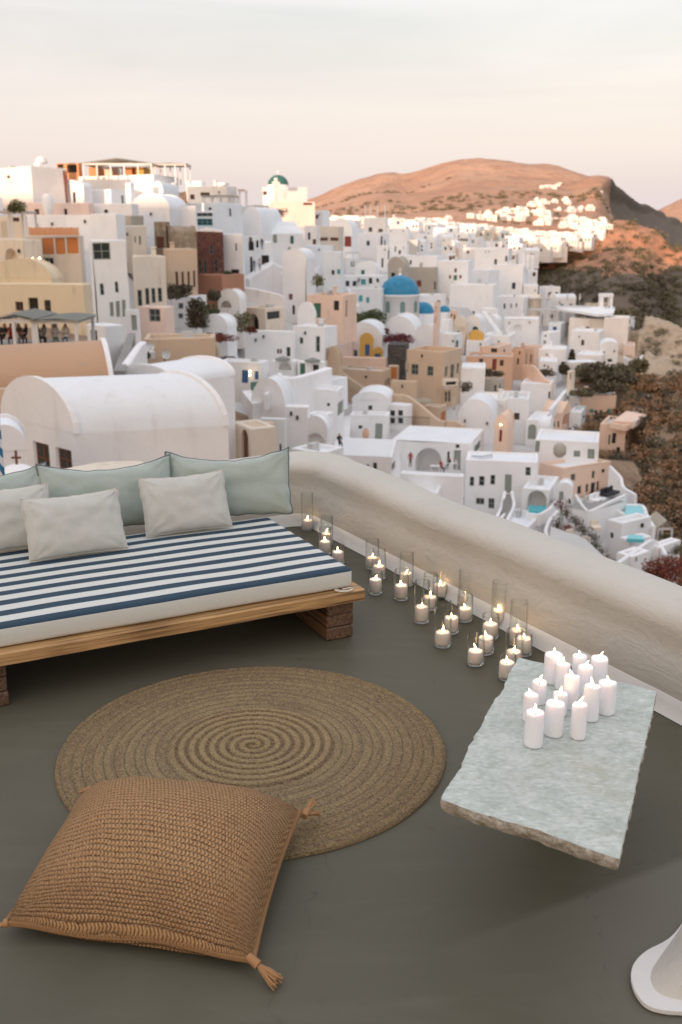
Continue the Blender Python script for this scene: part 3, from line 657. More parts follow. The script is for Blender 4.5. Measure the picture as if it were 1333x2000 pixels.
B('small sunlit upper block on the notched parapet house', 132, 250, 280, 292, 335, 18, d=186, col='warmwhite')
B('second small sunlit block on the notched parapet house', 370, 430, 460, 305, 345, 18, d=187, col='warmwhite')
Canopy('brown awning strip stretched before the notched parapet house', (250, 520), 0, 400, 412, 176, posts=5, depth=3, h=2.2, peak=.1, col='tan')
Canopy('small timber pergola at the end of the skyline houses', (528, 590), 0, 350, 366, 182, posts=2, depth=3, h=4.2, peak=.05, slats='orange')
Canopy('white framed veranda full of plants left of the green domed church', (605, 755), 0, 470, 486, 205, posts=4, depth=4, h=3.0, peak=.1, col='white')
# green domed church
ch = B('sunlit white church block carrying the green dome on the skyline', 700, 800, 1060, 335, 465, 62, d=262, col='warmwhite', name='green_domed_church', cat='church', w=[(722, 368, 752, 398, 'wn')], par=.25, chim=False)
dz = at(fx(838), fy(322), 266); mb = dome_mb(4.9 * .53, 3.4, 28, 10); 
rD = (at(fx(918), fy(320), 266) - at(fx(758), fy(320), 266)).length / 2
o_ = dome_mb(rD, rD * .95, 32, 12).build('dome', simple('green_dome_paint', (.035, .13, .10), .5), ch)
M_ = ch.matrix_world.inverted() if False else Matrix.Rotation(-ch.rotation_euler.z, 4, 'Z') @ Matrix.Translation(-ch.location)
o_.location = M_ @ Vector((dz.x, dz.y, dz.z)); 
mb = MB(); mb.lathe([(rD + .12, -1.2), (rD + .12, 0), (rD, .12)], 28); dr_ = mb.build('drum', MATS['warmwhite'], ch); dr_.location = o_.location
mb = MB(); mb.box(-.12, .12, -.1, .1, rD * .95, rD * .95 + 1.1); mb.box(-.4, .4, -.08, .08, rD * .95 + .5, rD * .95 + .72); c_ = mb.build('cross', MATS['warmwhite'], ch); c_.location = o_.location
gb = MB(); p0 = M_ @ at(fx(822), fy(320), 258)
gb.box(p0.x - .9, p0.x + .9, p0.y - .3, p0.y + .3, p0.z - .6, p0.z + .8); gb.cbox(p0.x - .4, p0.x + .4, p0.y - .25, p0.y + .25, p0.z + .8, p0.z + 1.7, .1); gb.build('belfry', MATS['warmwhite'], ch)
B('tall plain pinkish wall block beneath the green domed church', 775, 800, 1118, 448, 610, 80, d=250, col='pink', name='church_block', cat='building', w=[(1030, 455, 1100, 475, 'sn')])
B('long white vault house with round front, small fan window and two shutters', 560, 735, 1030, 690, 850, 60, d=172, roof='g', rise=2.0, w=[(800, 700, 832, 762, 'sg'), (932, 705, 960, 768, 'se')])
v_ = B('round fronted white vault end with a half moon window', 555, 715, 745, 700, 790, 14, d=168, roof='v', rise=4.4, dr=12, w=[(585, 640, 630, 700, 'W')])
B('white house with dark arched doorway and people beside it', 572, 690, 700, 715, 860, 12, d=160, w=[(610, 745, 652, 822, 'O'), (668, 745, 690, 800, 'on')], col='coolwhite')
B('tall narrow white bell tower stub among the middle houses', 735, 778, 800, 770, 900, 25, d=156, roof='u', name='white_tower', cat='tower')
B('white house with dark slatted opening left of the stepped bell tower', 575, 770, 780, 850, 1010, 14, d=150, w=[(622, 868, 642, 1000, 'wk'), (540, 870, 562, 945, 'wg'), (708, 850, 768, 945, 'ok')], niche=.6, col='coolwhite')
Wl('white curved stepped wall rising to a stub chimney in the middle of town', [(590, 1035, 148), (700, 960, 149), (790, 900, 150), (880, 960, 150), (960, 1040, 149)], 5, 3.0, name='curved_wall')
B('small white chapel house with yellowish cross relief and one brown window', 868, 1050, 1062, 900, 1330, 10, d=146, roof='v', rise=1.6, name='white_chapel', cat='chapel', w=[(920, 1155, 950, 1200, 'dn'), (950, 1240, 970, 1310, 'Ok')], dr=7)
Wl('big smooth cream retaining wall sloping below the white curved wall', [(580, 1098, 138), (720, 1125, 138), (870, 1160, 138), (895, 1215, 138)], 8, 1.5, col='warmwhite', name='retaining_wall')
B('cream gateway house with round arch and iron lattice strip', 560, 745, 880, 1268, 1420, 40, d=130, col='cream', niche=1.5, w=[(595, 1300, 690, 1430, 'O'), (757, 1288, 852, 1345, 'wk')], name='gateway_house')
B('cream arched belfry wall before the terracotta block', 375, 540, 562, 1200, 1420, 12, d=126, col='warmwhite', roof='v', rise=1.2, name='arched_gate', cat='gate', niche=1.2, w=[(425, 1320, 478, 1440, 'O'), (395, 1200, 480, 1260, 'Nc')], dr=3)
B('beige house with dark green door and brown window beside the blue dome garden', 1060, 1333, 1440, 1168, 1400, 20, d=140, col='peach', w=[(1110, 1222, 1165, 1335, 'de'), (1262, 1203, 1304, 1280, 'ok'), (1355, 1200, 1370, 1330, 'ok')], niche=.4, name='beige_house')
B('cream house with small niche window right of the green dome base', 1040, 1130, 1160, 632, 790, 25, d=205, col='warmwhite', w=[(1065, 685, 1085, 740, 'wn'), (1102, 735, 1145, 775, 'sn')])
B('beige flat house with two brown slatted strips', 1130, 1300, 1338, 640, 830, 18, d=212, col='beige', w=[(1155, 722, 1222, 748, 'sn'), (1240, 722, 1330, 748, 'sn')])
B('blue white blank house below the beige flat house', 1040, 1245, 1260, 785, 1040, 14, d=186, col='coolwhite')
B('blue white house with two turquoise shutters', 1180, 1320, 1340, 830, 1110, 12, d=176, col='coolwhite', w=[(1246, 968, 1270, 1005, 'wk'), (1290, 962, 1316, 1000, 'st')])
# ===== frame C: centre top
frame(660, 280)
B('white vaulted house with a big red shutter', -60, 110, 160, 690, 850, 20, d=236, roof='v', rise=3.2, w=[(52, 712, 105, 790, 'dr'), (-5, 730, 25, 748, 'wr')])
B('white house with brown windows at its corner, right of the red shutter', 150, 320, 395, 690, 860, 40, d=246, w=[(222, 748, 248, 785, 'wk'), (317, 742, 325, 780, 'wk'), (331, 712, 346, 780, 'wk'), (357, 740, 368, 780, 'wk')])
B('white lower storey with a tall slot window below the brown cornered house', 300, 385, 400, 785, 950, 20, d=232, w=[(385, 820, 397, 890, 'wk'), (335, 880, 350, 950, 'wk')])
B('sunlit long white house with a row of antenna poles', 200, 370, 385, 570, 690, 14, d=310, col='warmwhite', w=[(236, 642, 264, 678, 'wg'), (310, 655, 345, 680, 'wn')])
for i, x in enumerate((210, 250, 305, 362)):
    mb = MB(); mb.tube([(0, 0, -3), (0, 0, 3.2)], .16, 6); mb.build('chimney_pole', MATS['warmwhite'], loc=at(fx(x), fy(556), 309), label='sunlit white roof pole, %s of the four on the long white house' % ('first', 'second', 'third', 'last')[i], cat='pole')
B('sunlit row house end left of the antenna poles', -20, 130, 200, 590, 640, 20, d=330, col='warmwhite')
B('pale lit house with rounded corner right of the antenna poles', 378, 545, 560, 655, 770, 12, d=300)
B('white stepped house with two slot windows and a flat roof', 385, 530, 545, 770, 890, 14, d=268, w=[(435, 788, 446, 832, 'w'), (466, 820, 484, 850, 'wk')])
B('grey plain box house beside the dry grass slope', 535, 615, 630, 742, 800, 15, d=292, col='grey')
B('ruined stone gable behind the blue dome', 385, 500, 520, 950, 1050, 18, d=212, col='greybeige', roof='v', rise=2.0, name='stone_gable', cat='ruin', w=[(410, 993, 440, 1030, 'ok')], dr=5)
B('grey beige long house with dark red window behind the blue dome', 470, 735, 770, 955, 1160, 24, d=222, col='greybeige', w=[(604, 1050, 640, 1098, 'dr'), (735, 1060, 752, 1120, 'ok')], niche=.4, par=.15)
B('white long roofed house above the grey beige house', 480, 760, 960, 868, 960, 24, d=248, w=[(550, 897, 566, 930, 'wk')])
B('white house with green door between two red shutters', 765, 1000, 1040, 905, 1150, 14, d=226, w=[(888, 1010, 914, 1048, 'de'), (852, 1010, 868, 1036, 'sr'), (932, 1010, 948, 1036, 'sr'), (893, 960, 912, 990, 'dn')])
B('white house with turquoise shutters left of the blue dome', 130, 320, 385, 1018, 1130, 25, d=186, w=[(176, 1040, 214, 1084, 'st'), (235, 1030, 262, 1075, 'wk'), (292, 1035, 314, 1065, 'wk'), (90, 1055, 128, 1105, 'sg')])
B('arched small white house with one blue window above the turquoise shutters', 130, 300, 320, 960, 1040, 15, d=198, roof='v', rise=1.3, w=[(178, 968, 206, 1005, 'wt')])
B('white house with two rounded turquoise niches left of the blue dome', 105, 340, 360, 1115, 1310, 12, d=174, col='coolwhite', w=[(160, 1165, 192, 1215, 'Dt'), (220, 1180, 246, 1226, 'Dt'), (130, 1195, 144, 1260, 'wk')])
0 and B('white house with arch and small blue shutter at the left of the town centre', -80, 100, 130, 900, 1110, 20, d=196, col='coolwhite', w=[(0, 962, 22, 1000, 'st')])
# church with blue dome
P_ = at(fx(475), fy(1158), 178); s_ = 178 / FPX / FR[2]
rB = 152 * s_
bc = empty('blue_domed_church', P_ - Vector((0, 0, 6.0)), .2, label='white church with the large bright blue dome in the middle of town', cat='church')
m_blue, nt, b = newmat('blue_dome_paint'); n1 = noise_(nt, worldco(nt), 1.1, 5)
nt.links.new(mixcol(nt, mrange(nt, n1, .35, .7), (.012, .195, .36), (.03, .27, .44)), b.inputs['Base Color']); b.inputs['Roughness'].default_value = .5
dome_mb(rB * .97, rB * .93, 40, 14, z=6.0).build('dome', m_blue, bc)
mb = MB(); mb.lathe([(rB * .97, -7), (rB * .97, 5.75), (rB * 1.05, 5.8), (rB * 1.05, 6.05), (rB * .95, 6.1)], 40); mb.build('drum', MATS['white'], bc)
for k in range(8):
    a = k * math.pi / 4 + .1 - .2 + math.pi * 1.5 * 0; mb = MB(); r0 = rB * .97
    W_, z0_, z1_ = .42, 3.1, 5.0
    f = lambda u, z, d_: (math.cos(a) * (r0 + .03 - d_) - math.sin(a) * u, math.sin(a) * (r0 + .03 - d_) + math.cos(a) * u, z)
    ol = outline(-W_, W_, z0_, z1_, True); n = len(ol); mb.add([f(*p, 0) for p in ol] + [f(*p, .12) for p in ol], [tuple(range(n))] + [(i, (i + 1) % n, n + (i + 1) % n, n + i) for i in range(n)])
    mb.build('window', [simple('green_grey_shutter', (.16, .26, .25), .6)] if k == 0 else [bpy.data.materials['green_grey_shutter']], bc)
for k in range(10):
    for zz, rr_ in ((.35, .93), (.62, .78)):
        a = k * math.pi / 5 + (.3 if zz > .5 else 0); mb = MB(); mb.lathe([(.001, .12), (.12, .06), (.13, -.06)], 6, c=(math.cos(a) * rB * .97 * math.cos(math.asin(zz)) * 1.0, math.sin(a) * rB * .97 * math.cos(math.asin(zz)), 6 + rB * .93 * zz))
        mb.build('dome_stud', PAINT['b'], bc)
mb = MB(); zt = 6 + rB * .93; mb.lathe([(.35, zt - .1), (.3, zt + .25), (.12, zt + .3), (.1, zt + .5)], 10); mb.box(-.05, .05, -.05, .05, zt + .4, zt + 1.3); mb.box(-.3, .3, -.04, .04, zt + .85, zt + .98); mb.build('cross', MATS['white'], bc)
frame(660, 600)
B('white barrel body of the blue domed church with arched window', 345, 600, 640, 215, 330, 12, d=166, roof='v', rise=3.0, name='church_nave', cat='church', w=[(443, 168, 476, 210, 'Wg')], dr=8)
B('white side wing of the blue domed church', 600, 780, 800, 205, 330, 20, d=162, roof='v', rise=1.3, name='church_wing', cat='church')
frame(660, 280)
for (x, y, rp_, lab) in ((655, 1300, 82, 'second smaller blue dome behind the big one'), (815, 1290, 46, 'smallest blue dome to the right of the pink bell tower')):
    q = at(fx(x), fy(y), 186); r0 = rp_ * 186 / FPX / FR[2]
    e_ = empty('small_blue_dome', q - Vector((0, 0, 4)), label=lab, cat='dome')
    dome_mb(r0, r0 * 1.02, 28, 9, z=4).build('dome', m_blue, e_); mb = MB(); mb.lathe([(r0 + .1, -3), (r0 + .1, 3.9), (r0, 4.0)], 28); mb.build('drum', MATS['white'], e_)
B('pink stepped bell tower between the blue domes', 738, 765, 788, 1215, 1440, 45, d=158, col='pink', name='pink_bell_tower', cat='bell tower', w=[(743, 1250, 760, 1300, 'Nc'), (743, 1330, 760, 1375, 'Nc')], niche=.3, roof='o')
B('tall white castle like house above the orange row, left wing', 860, 1190, 1260, 1090, 1240, 16, d=218, w=[(1030, 1285, 1045, 1320, 'wk')])
B('large plain white tower house with paired windows', 1050, 1310, 1385, 805, 1100, 18, d=268, w=[(1200, 885, 1222, 928, 'wg'), (1282, 862, 1300, 905, 'wg')])
B('white house with tall bottle shaped window under the large tower house', 1020, 1160, 1290, 975, 1150, 30, d=240, w=[(1072, 1040, 1100, 1135, 'Nc')], niche=.5)
frame(993, 280)
B('white cubic house with six pane window and rooftop stubs at the gorge edge', -110, 118, 192, 935, 1175, 22, d=252, w=[(28, 1065, 56, 1115, 'wk')])
for i, x in enumerate((118, 150, 186)):
    mb = MB(); mb.box(-.25, .25, -.25, .25, -2, 1.6); mb.build('roof_post', MATS['white'], loc=at(fx(x), fy(905), 254), label='white roof post on the cubic gorge edge house, %s of three' % ('first', 'middle', 'last')[i], cat='post')
B('white lower annex of the gorge edge house', 120, 225, 240, 1090, 1200, 12, d=246)
B('white house with small windows below the six pane house', -90, 125, 200, 1180, 1360, 20, d=232, w=[(-35, 1225, -20, 1265, 'wk'), (20, 1225, 30, 1260, 'wg'), (60, 1225, 72, 1255, 'wg')])
Canopy('white flat pergola on the gorge side terrace, upper one', (135, 330), 0, 1180, 1196, 236, posts=4, depth=5, h=3, peak=.05, col='white')
Canopy('long dark shaded restaurant pergola at the gorge edge', (375, 665), 0, 1250, 1268, 226, posts=5, depth=7, h=3.2, peak=.1, col='white')
Canopy('white flat pergola over the curtained room left of the restaurant', (185, 380), 0, 1270, 1285, 222, posts=4, depth=4, h=3.2, peak=.05, col='white')
Slab('white roof deck above the gorge edge restaurant', [(360, 1245), (830, 1252), (800, 1300), (690, 1310), (380, 1260)], col='white', d=232, th=.5)
g_ = empty('white_gazebo', at(fx(743), fy(1255), 230), .1, label='white square gazebo frame at the tip of the roof deck', cat='gazebo')
hs = 75 / FR[2] * 230 / FPX
for i, (x, y) in enumerate(((-1, -1), (1, -1), (-1, 1), (1, 1))):
    mb = MB(); w2 = 36 / FR[2] * 230 / FPX; mb.cbox(x * w2 - .3, x * w2 + .3, y * w2 * .5 - .3, y * w2 * .5 + .3, 0, hs, .05); mb.build('post', MATS['white'], g_)
mb = MB(); mb.cbox(-w2 - .4, w2 + .4, -w2 * .5 - .4, w2 * .5 + .4, hs + .003, hs + .8, .1); mb.build('roof_slab', MATS['white'], g_)
Umb('closed cream parasol on the gorge edge roof deck, nearer the pergolas', 455, 1145, 20, 'white', True, 233); Umb('closed cream parasol on the gorge edge roof deck, nearer the gazebo', 551, 1148, 20, 'white', True, 233)
frame(993, 600)
B('broad white retaining bastion over the cliff below the gazebo', 470, 745, 960, 95, 290, 30, d=212, col='warmwhite', name='white_bastion', cat='building', w=[(590, 148, 625, 182, 'Wn')])
B('white bastion shoulder at the cliff brink', 735, 925, 962, 85, 330, 16, d=206, col='warmwhite', name='white_bastion', cat='building')
B('smooth white block with stairs below the restaurant pergola', 480, 700, 745, 190, 380, 22, d=196, w=[(558, 250, 582, 292, 'wn')])
B('small white house with hipped front before the bastion', 700, 845, 860, 318, 430, 14, d=184, roof='v', rise=1.2, w=[(760, 398, 795, 420, 'wk')])
B('low white wall block above the dark bushes', 520, 720, 800, 370, 430, 25, d=182)
B('small pink brown hut beside the curved cliff terrace', 885, 975, 990, 292, 350, 14, d=200, col='pink', name='pink_hut', cat='hut')
Wl('curved white terrace wall at the cliff brink', [(885, 375, 196), (930, 400, 192), (990, 400, 194), (1028, 365, 200)], 1.4, .4, name='curved_terrace_wall')
B('white tower house with a shuttered window left of the dark gully', 258, 318, 400, 195, 420, 40, d=196, w=[(268, 255, 290, 300, 'sg'), (275, 215, 292, 228, 'wk'), (252, 360, 272, 384, 'wk')])
B('long plain white wall house left of the dark gully', 230, 440, 470, 325, 430, 14, d=186)
B('white house with green shaded niche under the curtained pergola', -30, 240, 262, 95, 330, 10, d=204, w=[(40, 130, 105, 172, 'Ne'), (100, 45, 140, 80, 'Nc')], niche=.6)
B('orange house with three small dark windows at its corner', -60, 118, 172, 328, 540, 30, d=182, col='stucco', w=[(20, 400, 36, 446, 'ok'), (68, 393, 84, 438, 'ok'), (80, 340, 92, 364, 'ok'), (135, 350, 145, 440, 'ok')], niche=.4, name='orange_house')
B('peach lean-to with striped shade right of the orange house', 120, 200, 262, 300, 420, 45, d=186, col='peach', name='peach_house', w=[(140, 350, 152, 420, 'wn'), (165, 360, 176, 420, 'wn')])
B('white round cornered house with the orange painted stair gable', 100, 330, 350, 590, 760, 16, d=158, w=[(308, 645, 328, 700, 'wg')])
Wl('white and orange diagonal stair wall above the round white house', [(115, 445, 166), (200, 440, 164), (275, 540, 162), (340, 580, 160)], 4, .5, col='peach', name='stair_wall')
B('white low house with plants beside the diagonal stair wall', 245, 375, 385, 420, 600, 12, d=170)
B('narrow cream chimney like tower beside the dark bushes', 455, 485, 512, 490, 640, 40, d=162, col='cream', name='cream_tower', cat='tower', w=[(470, 505, 480, 555, 'wc')], roof='o')
B('pale peach house with two turquoise doors high over the scrub', 552, 830, 856, 675, 830, 10, d=158, col='peach', w=[(618, 778, 650, 808, 'st'), (656, 788, 676, 812, 'ok'), (696, 786, 712, 826, 'ok'), (755, 776, 786, 846, 'dt'), (808, 776, 826, 812, 'ok')], niche=.4, name='peach_house')
B('white sloping roof part left of the turquoise doored house', 440, 552, 570, 672, 800, 12, d=158, w=[(515, 738, 525, 755, 'ok')], niche=.3)
B('peach gabled house with arched recess below the turquoise doors', 258, 415, 490, 810, 950, 30, d=148, col='peach', roof='h', rise=1.4, w=[(375, 870, 390, 920, 'wc'), (418, 815, 462, 900, 'Nc'), (345, 872, 356, 918, 'wc')], name='peach_house')
B('grey white blank wing right of the peach gabled house', 470, 560, 620, 808, 930, 20, d=150, col='coolwhite')
B('stepped peach house at the cliff with dark doorways', 705, 905, 968, 905, 1140, 24, d=138, col='peach', w=[(772, 975, 784, 1055, 'ok'), (798, 962, 828, 1045, 'wk'), (897, 962, 922, 1022, 'wk'), (888, 1068, 912, 1106, 'ok'), (830, 1072, 858, 1135, 'O')], niche=.5, name='peach_house')
Slab('white rimmed peach balcony deck with turquoise seats over the scrub', [(800, 870), (960, 880), (1065, 822), (905, 795)], col='peach', d=138, th=.9, name='balcony')
Wl('white rim wall of the peach balcony over the scrub', [(905, 795, 150), (1062, 815, 146), (960, 872, 137)], .8, .25, name='low_wall')
Wl('white wall crowning the stepped peach house', [(775, 880, 138), (905, 905, 136), (968, 870, 140)], .8, .3, col='peach', name='low_wall')
B('white house with one brown window above a grey arched door', -70, 160, 180, 705, 1010, 12, d=128, w=[(42, 808, 84, 864, 'wn')], par=.5)
B('white annex with grey arched door', 140, 258, 320, 870, 1030, 20, d=124, w=[(152, 897, 214, 1012, 'Dg')])
B('white pinnacle wall block next to the arched door annex', 228, 320, 345, 915, 1040, 20, d=122, roof='u', rise=1.0, name='white_block', cat='building')
B('white upper storey with shuttered doors and water tank on the peach house roof', 205, 690, 765, 1040, 1180, 16, d=112, w=[(206, 1022, 244, 1108, 'sg'), (500, 1100, 548, 1146, 'sg'), (602, 1090, 656, 1160, 'sg')], par=.3, chim=False)
q = at(fx(395), fy(1095), 108); mb = MB(); mb.lathe([(.001, -.7), (.5, -.62), (.8, -.3), (.85, 0), (.8, .3), (.5, .62), (.001, .7)], 20); mb.v = [(z, x, y) for x, y, z in mb.v]
mb.build('water_tank', MATS['greybeige'], loc=q, label='round grey water tank on the roof of the peach house', cat='water tank')
frame(933, 860, 1333 / 400)
B('large peach house with white rimmed roof above the furnished terrace', 400, 560, 865, 190, 380, 58, d=108, col='peach', name='peach_house', big=True, par=.4, roofcol='coolwhite', chim=False,
  w=[(608, 222, 636, 268, 'wg'), (742, 200, 763, 250, 'wg'), (644, 298, 668, 348, 'wk'), (697, 286, 716, 338, 'wk'), (732, 276, 763, 372, 'wk'), (775, 268, 792, 328, 'wk')])
B('white house wall with two columns of green framed windows and stair door', -75, 395, 420, 150, 520, 10, d=100, mx=4.5, dr=4.5, big=True, par=.2, chim=False,
  w=[(10, 235, 46, 298, 'wg'), (85, 228, 116, 290, 'wg'), (178, 226, 221, 345, 'dg'), (312, 178, 346, 235, 'wg'), (70, 376, 109, 445, 'wg'), (-10, 376, 45, 420, 'wg'), (-50, 240, -22, 300, 'wg')])
Stairs('dark paved stairs curving down from the grey green door', (185, 505), (200, 348), 62, 12, 93, 98.5, 'slab')
Wl('white winding wall on the left of the dark paved stairs', [(178, 330, 98.6), (160, 430, 96), (110, 520, 92)], 2.5, .35, name='stair_wall'); Wl('white winding wall on the right of the dark paved stairs', [(225, 330, 98.6), (240, 420, 96), (190, 520, 92)], 2.5, .35, name='stair_wall')
B('white room with a big arched opening over a turquoise plunge pool', 290, 470, 540, 330, 560, 20, d=96, par=.3, niche=2.2, col='white', w=[(326, 330, 450, 470, 'Nc')], big=True, chim=False)
m_pool, nt, b = newmat('pool_water'); b.inputs['Base Color'].default_value = (.10, .50, .55, 1); b.inputs['Roughness'].default_value = .06; bump(nt, b, noise_(nt, worldco(nt), 4, 3), .15, .03)
Slab('turquoise plunge pool inside the arched opening', [(330, 425), (450, 425), (440, 465), (335, 455)], d=95.6, th=.3, name='plunge_pool', cat='pool', mat_=m_pool)
Wl('curved white wall in front of the arched plunge pool', [(320, 470, 93), (400, 480, 92), (470, 440, 93), (510, 385, 95)], 1.2, .3, name='pool_wall')
B('white narrow house with a tall grey door right of the plunge pool', 520, 615, 640, 330, 600, 16, d=96, roof='v', rise=.7, w=[(530, 320, 558, 390, 'dg'), (594, 365, 622, 470, 'Dg')], dr=2)
Wl('curved white courtyard wall round the red flowers', [(520, 455, 92), (470, 510, 89), (440, 590, 87), (475, 660, 85), (560, 705, 82)], 2.2, .35, name='courtyard_wall')
Slab('pale courtyard floor with wooden chairs and red flowers', [(480, 560), (700, 640), (860, 790), (600, 760), (470, 650)], col='grey', d=86, th=1.5, name='courtyard')
Slab('grey paved terrace with loungers behind the peach house', [(705, 415), (870, 340), (960, 350), (725, 462)], col='slab', d=96, th=5, name='terrace')
B('tall smooth white wall under the grey paved terrace', 560, 722, 960, 470, 700, 48, d=92, roof='o', roofcol='slab', name='white_bastion', cat='building', w=[(872, 545, 895, 640, 'Ok')], chim=False)
Wl('white rim of the grey paved terrace', [(640, 350, 98), (690, 430, 94), (722, 462, 92), (850, 400, 95), (962, 348, 98)], .9, .3, name='low_wall')
B('white stepped pool house with arched side door', 845, 940, 1130, 545, 760, 55, d=88, w=[(860, 600, 885, 640, 'Ok')])
B('white pool block holding the upper blue pool', 950, 960, 1100, 490, 640, 75, d=94, par=.25, chim=False)
Slab('bright blue rectangular pool at the cliff edge, upper one', [(958, 490), (1090, 492), (1068, 425), (968, 425)], d=93, th=.3, name='pool', cat='pool', mat_=m_pool)
B('white pool block holding the lower small pool', 925, 985, 1130, 655, 760, 62, d=85, par=.25, chim=False)
Slab('small pale blue pool below the bright blue one', [(970, 640), (1085, 645), (1075, 618), (985, 612)], d=84, th=.3, name='pool', cat='pool', mat_=m_pool)
Wl('white garden wall stepping down from the peach house to the pools', [(865, 165, 108), (935, 235, 106), (945, 300, 104), (1030, 350, 100)], 3, .35, name='garden_wall')
Wl('white boundary wall beside the bright blue pool', [(960, 415, 97), (1080, 415, 99), (1110, 500, 94), (1150, 560, 90)], 2, .35, name='garden_wall')
Wl('white wall slanting down between the pools and the terrace parapet', [(905, 800, 74), (1000, 730, 77), (1130, 640, 82), (1180, 660, 84), (1230, 740, 80)], 3, .35, name='garden_wall')
B('white low roofs below the small pool, nearest the parapet', 905, 1010, 1120, 760, 900, 50, d=76, w=[(1030, 735, 1045, 790, 'sg')])
B('white flat house between the pools and the red bush', 1110, 1180, 1320, 700, 860, 50, d=82)
g_ = Canopy('small cream gazebo on the scrub slope right of the pools', (1170, 1275), 0, 565, 585, 92, posts=2, depth=3, h=2.8, peak=.8, col='cream')
# ===== frame G: centre
frame(660, 600)
B('white gabled house with the orange arched facade and blue doors', 60, 335, 372, 250, 400, 12, d=158, roof='v', rise=2.6, w=[(118, 325, 150, 378, 'Wt')], niche=.5, name='colourful_house', dr=6)
B('orange painted arch surround with blue double door', 168, 272, 276, 262, 385, 8, d=156.5, col='ochre', roof='v', rise=1.2, dr=.4, w=[(209, 285, 244, 372, 'db')], name='orange_porch', cat='porch')
B('low orange arch with blue shutter, right of the blue double door', 272, 345, 349, 350, 392, 8, d=156, col='ochre', roof='v', rise=.8, dr=.4, w=[(284, 352, 326, 385, 'db')], name='orange_porch', cat='porch')
B('blue painted strip wall on the colourful gabled house', 125, 158, 162, 155, 262, 8, d=160, col='bluepaint', roof='o', dr=.3, name='blue_wall', cat='wall')
B('pink washed side wall left of the colourful gabled house', 30, 108, 118, 255, 390, 12, d=157, col='pink', roof='v', rise=1.3, dr=2, name='pink_wall', cat='wall')
B('peach terrace house with a broad white roof band', -5, 345, 410, 492, 720, 25, d=140, col='sand', roof='f', name='peach_house', roofcol='coolwhite', w=[(365, 560, 378, 610, 'wk'), (385, 545, 400, 600, 'wk')], chim=False)
B('peach parapet storey under the colourful gabled house', 38, 368, 385, 394, 470, 12, d=150, col='peach', dr=1.0, par=.3, name='peach_house', chim=False)
Stairs('peach diagonal stairs across the terrace house front', (300, 690), (15, 490), 34, 14, 136, 139, 'sand')
Wl('brown edged diagonal stair parapet on the peach terrace house', [(15, 490, 137.5), (150, 585, 136), (310, 690, 134)], 1.0, .3, col='tan', name='stair_wall')
B('dark volcanic stone wall beside the big peach house', 385, 520, 530, 290, 560, 12, d=150, col='stone', roof='o', name='stone_wall', cat='wall', dr=4)
B('small peach store with red brown door before the dark stone wall', 385, 458, 470, 455, 570, 14, d=144, col='sand', name='peach_store', cat='building', w=[(405, 462, 452, 545, 'do')])
B('big peach house with green framed windows on two faces', 530, 812, 945, 345, 740, 33, d=138, col='sand', par=.9, name='peach_house', big=True, roofcol='sand', chim=False,
  w=[(562, 435, 617, 515, 'wg'), (686, 450, 733, 525, 'wg'), (822, 452, 843, 530, 'wg'), (863, 440, 890, 545, 'wg'), (907, 430, 926, 510, 'wg')])
B('white timber balcony box on the corner of the big peach house', 800, 815, 925, 555, 600, 70, d=134, col='cream', name='balcony', cat='balcony', ext=.1, w=[(828, 570, 910, 596, 'ok')], niche=.3, roof='o')
B('peach wall block under the tan parasol', 408, 600, 612, 575, 700, 15, d=134, col='sand', name='peach_house', par=.9, chim=False)
Wl('peach wedge shaped stair wall with white coping', [(345, 662, 128), (530, 668, 127), (640, 750, 125), (770, 860, 122), (830, 875, 121)], 9, .5, col='sand', name='stair_wall')
Wl('peach low garden wall at the foot of the wedge stair wall', [(830, 865, 121), (905, 870, 121), (968, 905, 119)], 2.5, .4, col='sand', name='garden_wall')
B('peach lower block behind the wedge stair wall with red brown doorway', 640, 780, 830, 770, 880, 25, d=130, col='sand', name='peach_house', w=[(790, 800, 825, 870, 'do')], par=.2, chim=False)
B('shaded porch room with timber screens under the peach corner', 805, 815, 870, 625, 740, 78, d=136, col='tan', name='porch_room', cat='porch', ext=.5, w=[(822, 645, 842, 725, 'wc'), (848, 640, 868, 725, 'wc')])
def Rail(label, pts, h=.95, n=14, d=None):
    P = [at(fx(p[0]), fy(p[1]), p[2] if len(p) > 2 else d) for p in pts]; o0 = P[0]
    root = empty('iron_railing', o0, label=label, cat='railing'); mb = MB(); mb.tube([p - o0 + Vector((0, 0, h)) for p in P], .03, 5); mb.build('rail', M_metal, root)
    tot = len(P) - 1; mb = MB()
    for i in range(n + 1):
        f = i / n * tot; k = min(int(f), tot - 1); q = P[k].lerp(P[k + 1], f - k) - o0; mb.tube([q, q + Vector((0, 0, h))], .02, 4)
    mb.build('baluster', M_metal, root)
Rail('thin dark railing on the white roof below the wedge stair wall', [(400, 905, 116), (550, 900, 118), (700, 905, 119)], n=20)
Umb('open tan parasol beside the peach wedge wall', 655, 690, 170, 'tan', False, 130); Umb('closed cream parasol under the big peach house corner', 892, 690, 40, 'cream', True, 120, ); Umb('closed cream parasol by the dark stone wall', 530, 405, 36, 'cream', True, 141)
B('white two storey front with peach lamp wall right of the big peach house', 945, 1130, 1140, 470, 710, 8, d=142, par=.3)
B('grey beige small house with two slot windows', 1125, 1235, 1275, 560, 690, 30, d=146, col='greybeige', w=[(1194, 600, 1210, 645, 'wk'), (1228, 592, 1245, 640, 'wk')])
B('white box house with tall slot window behind the big peach house', 790, 900, 955, 205, 350, 30, d=158, w=[(905, 250, 924, 305, 'wk')], col='coolwhite')
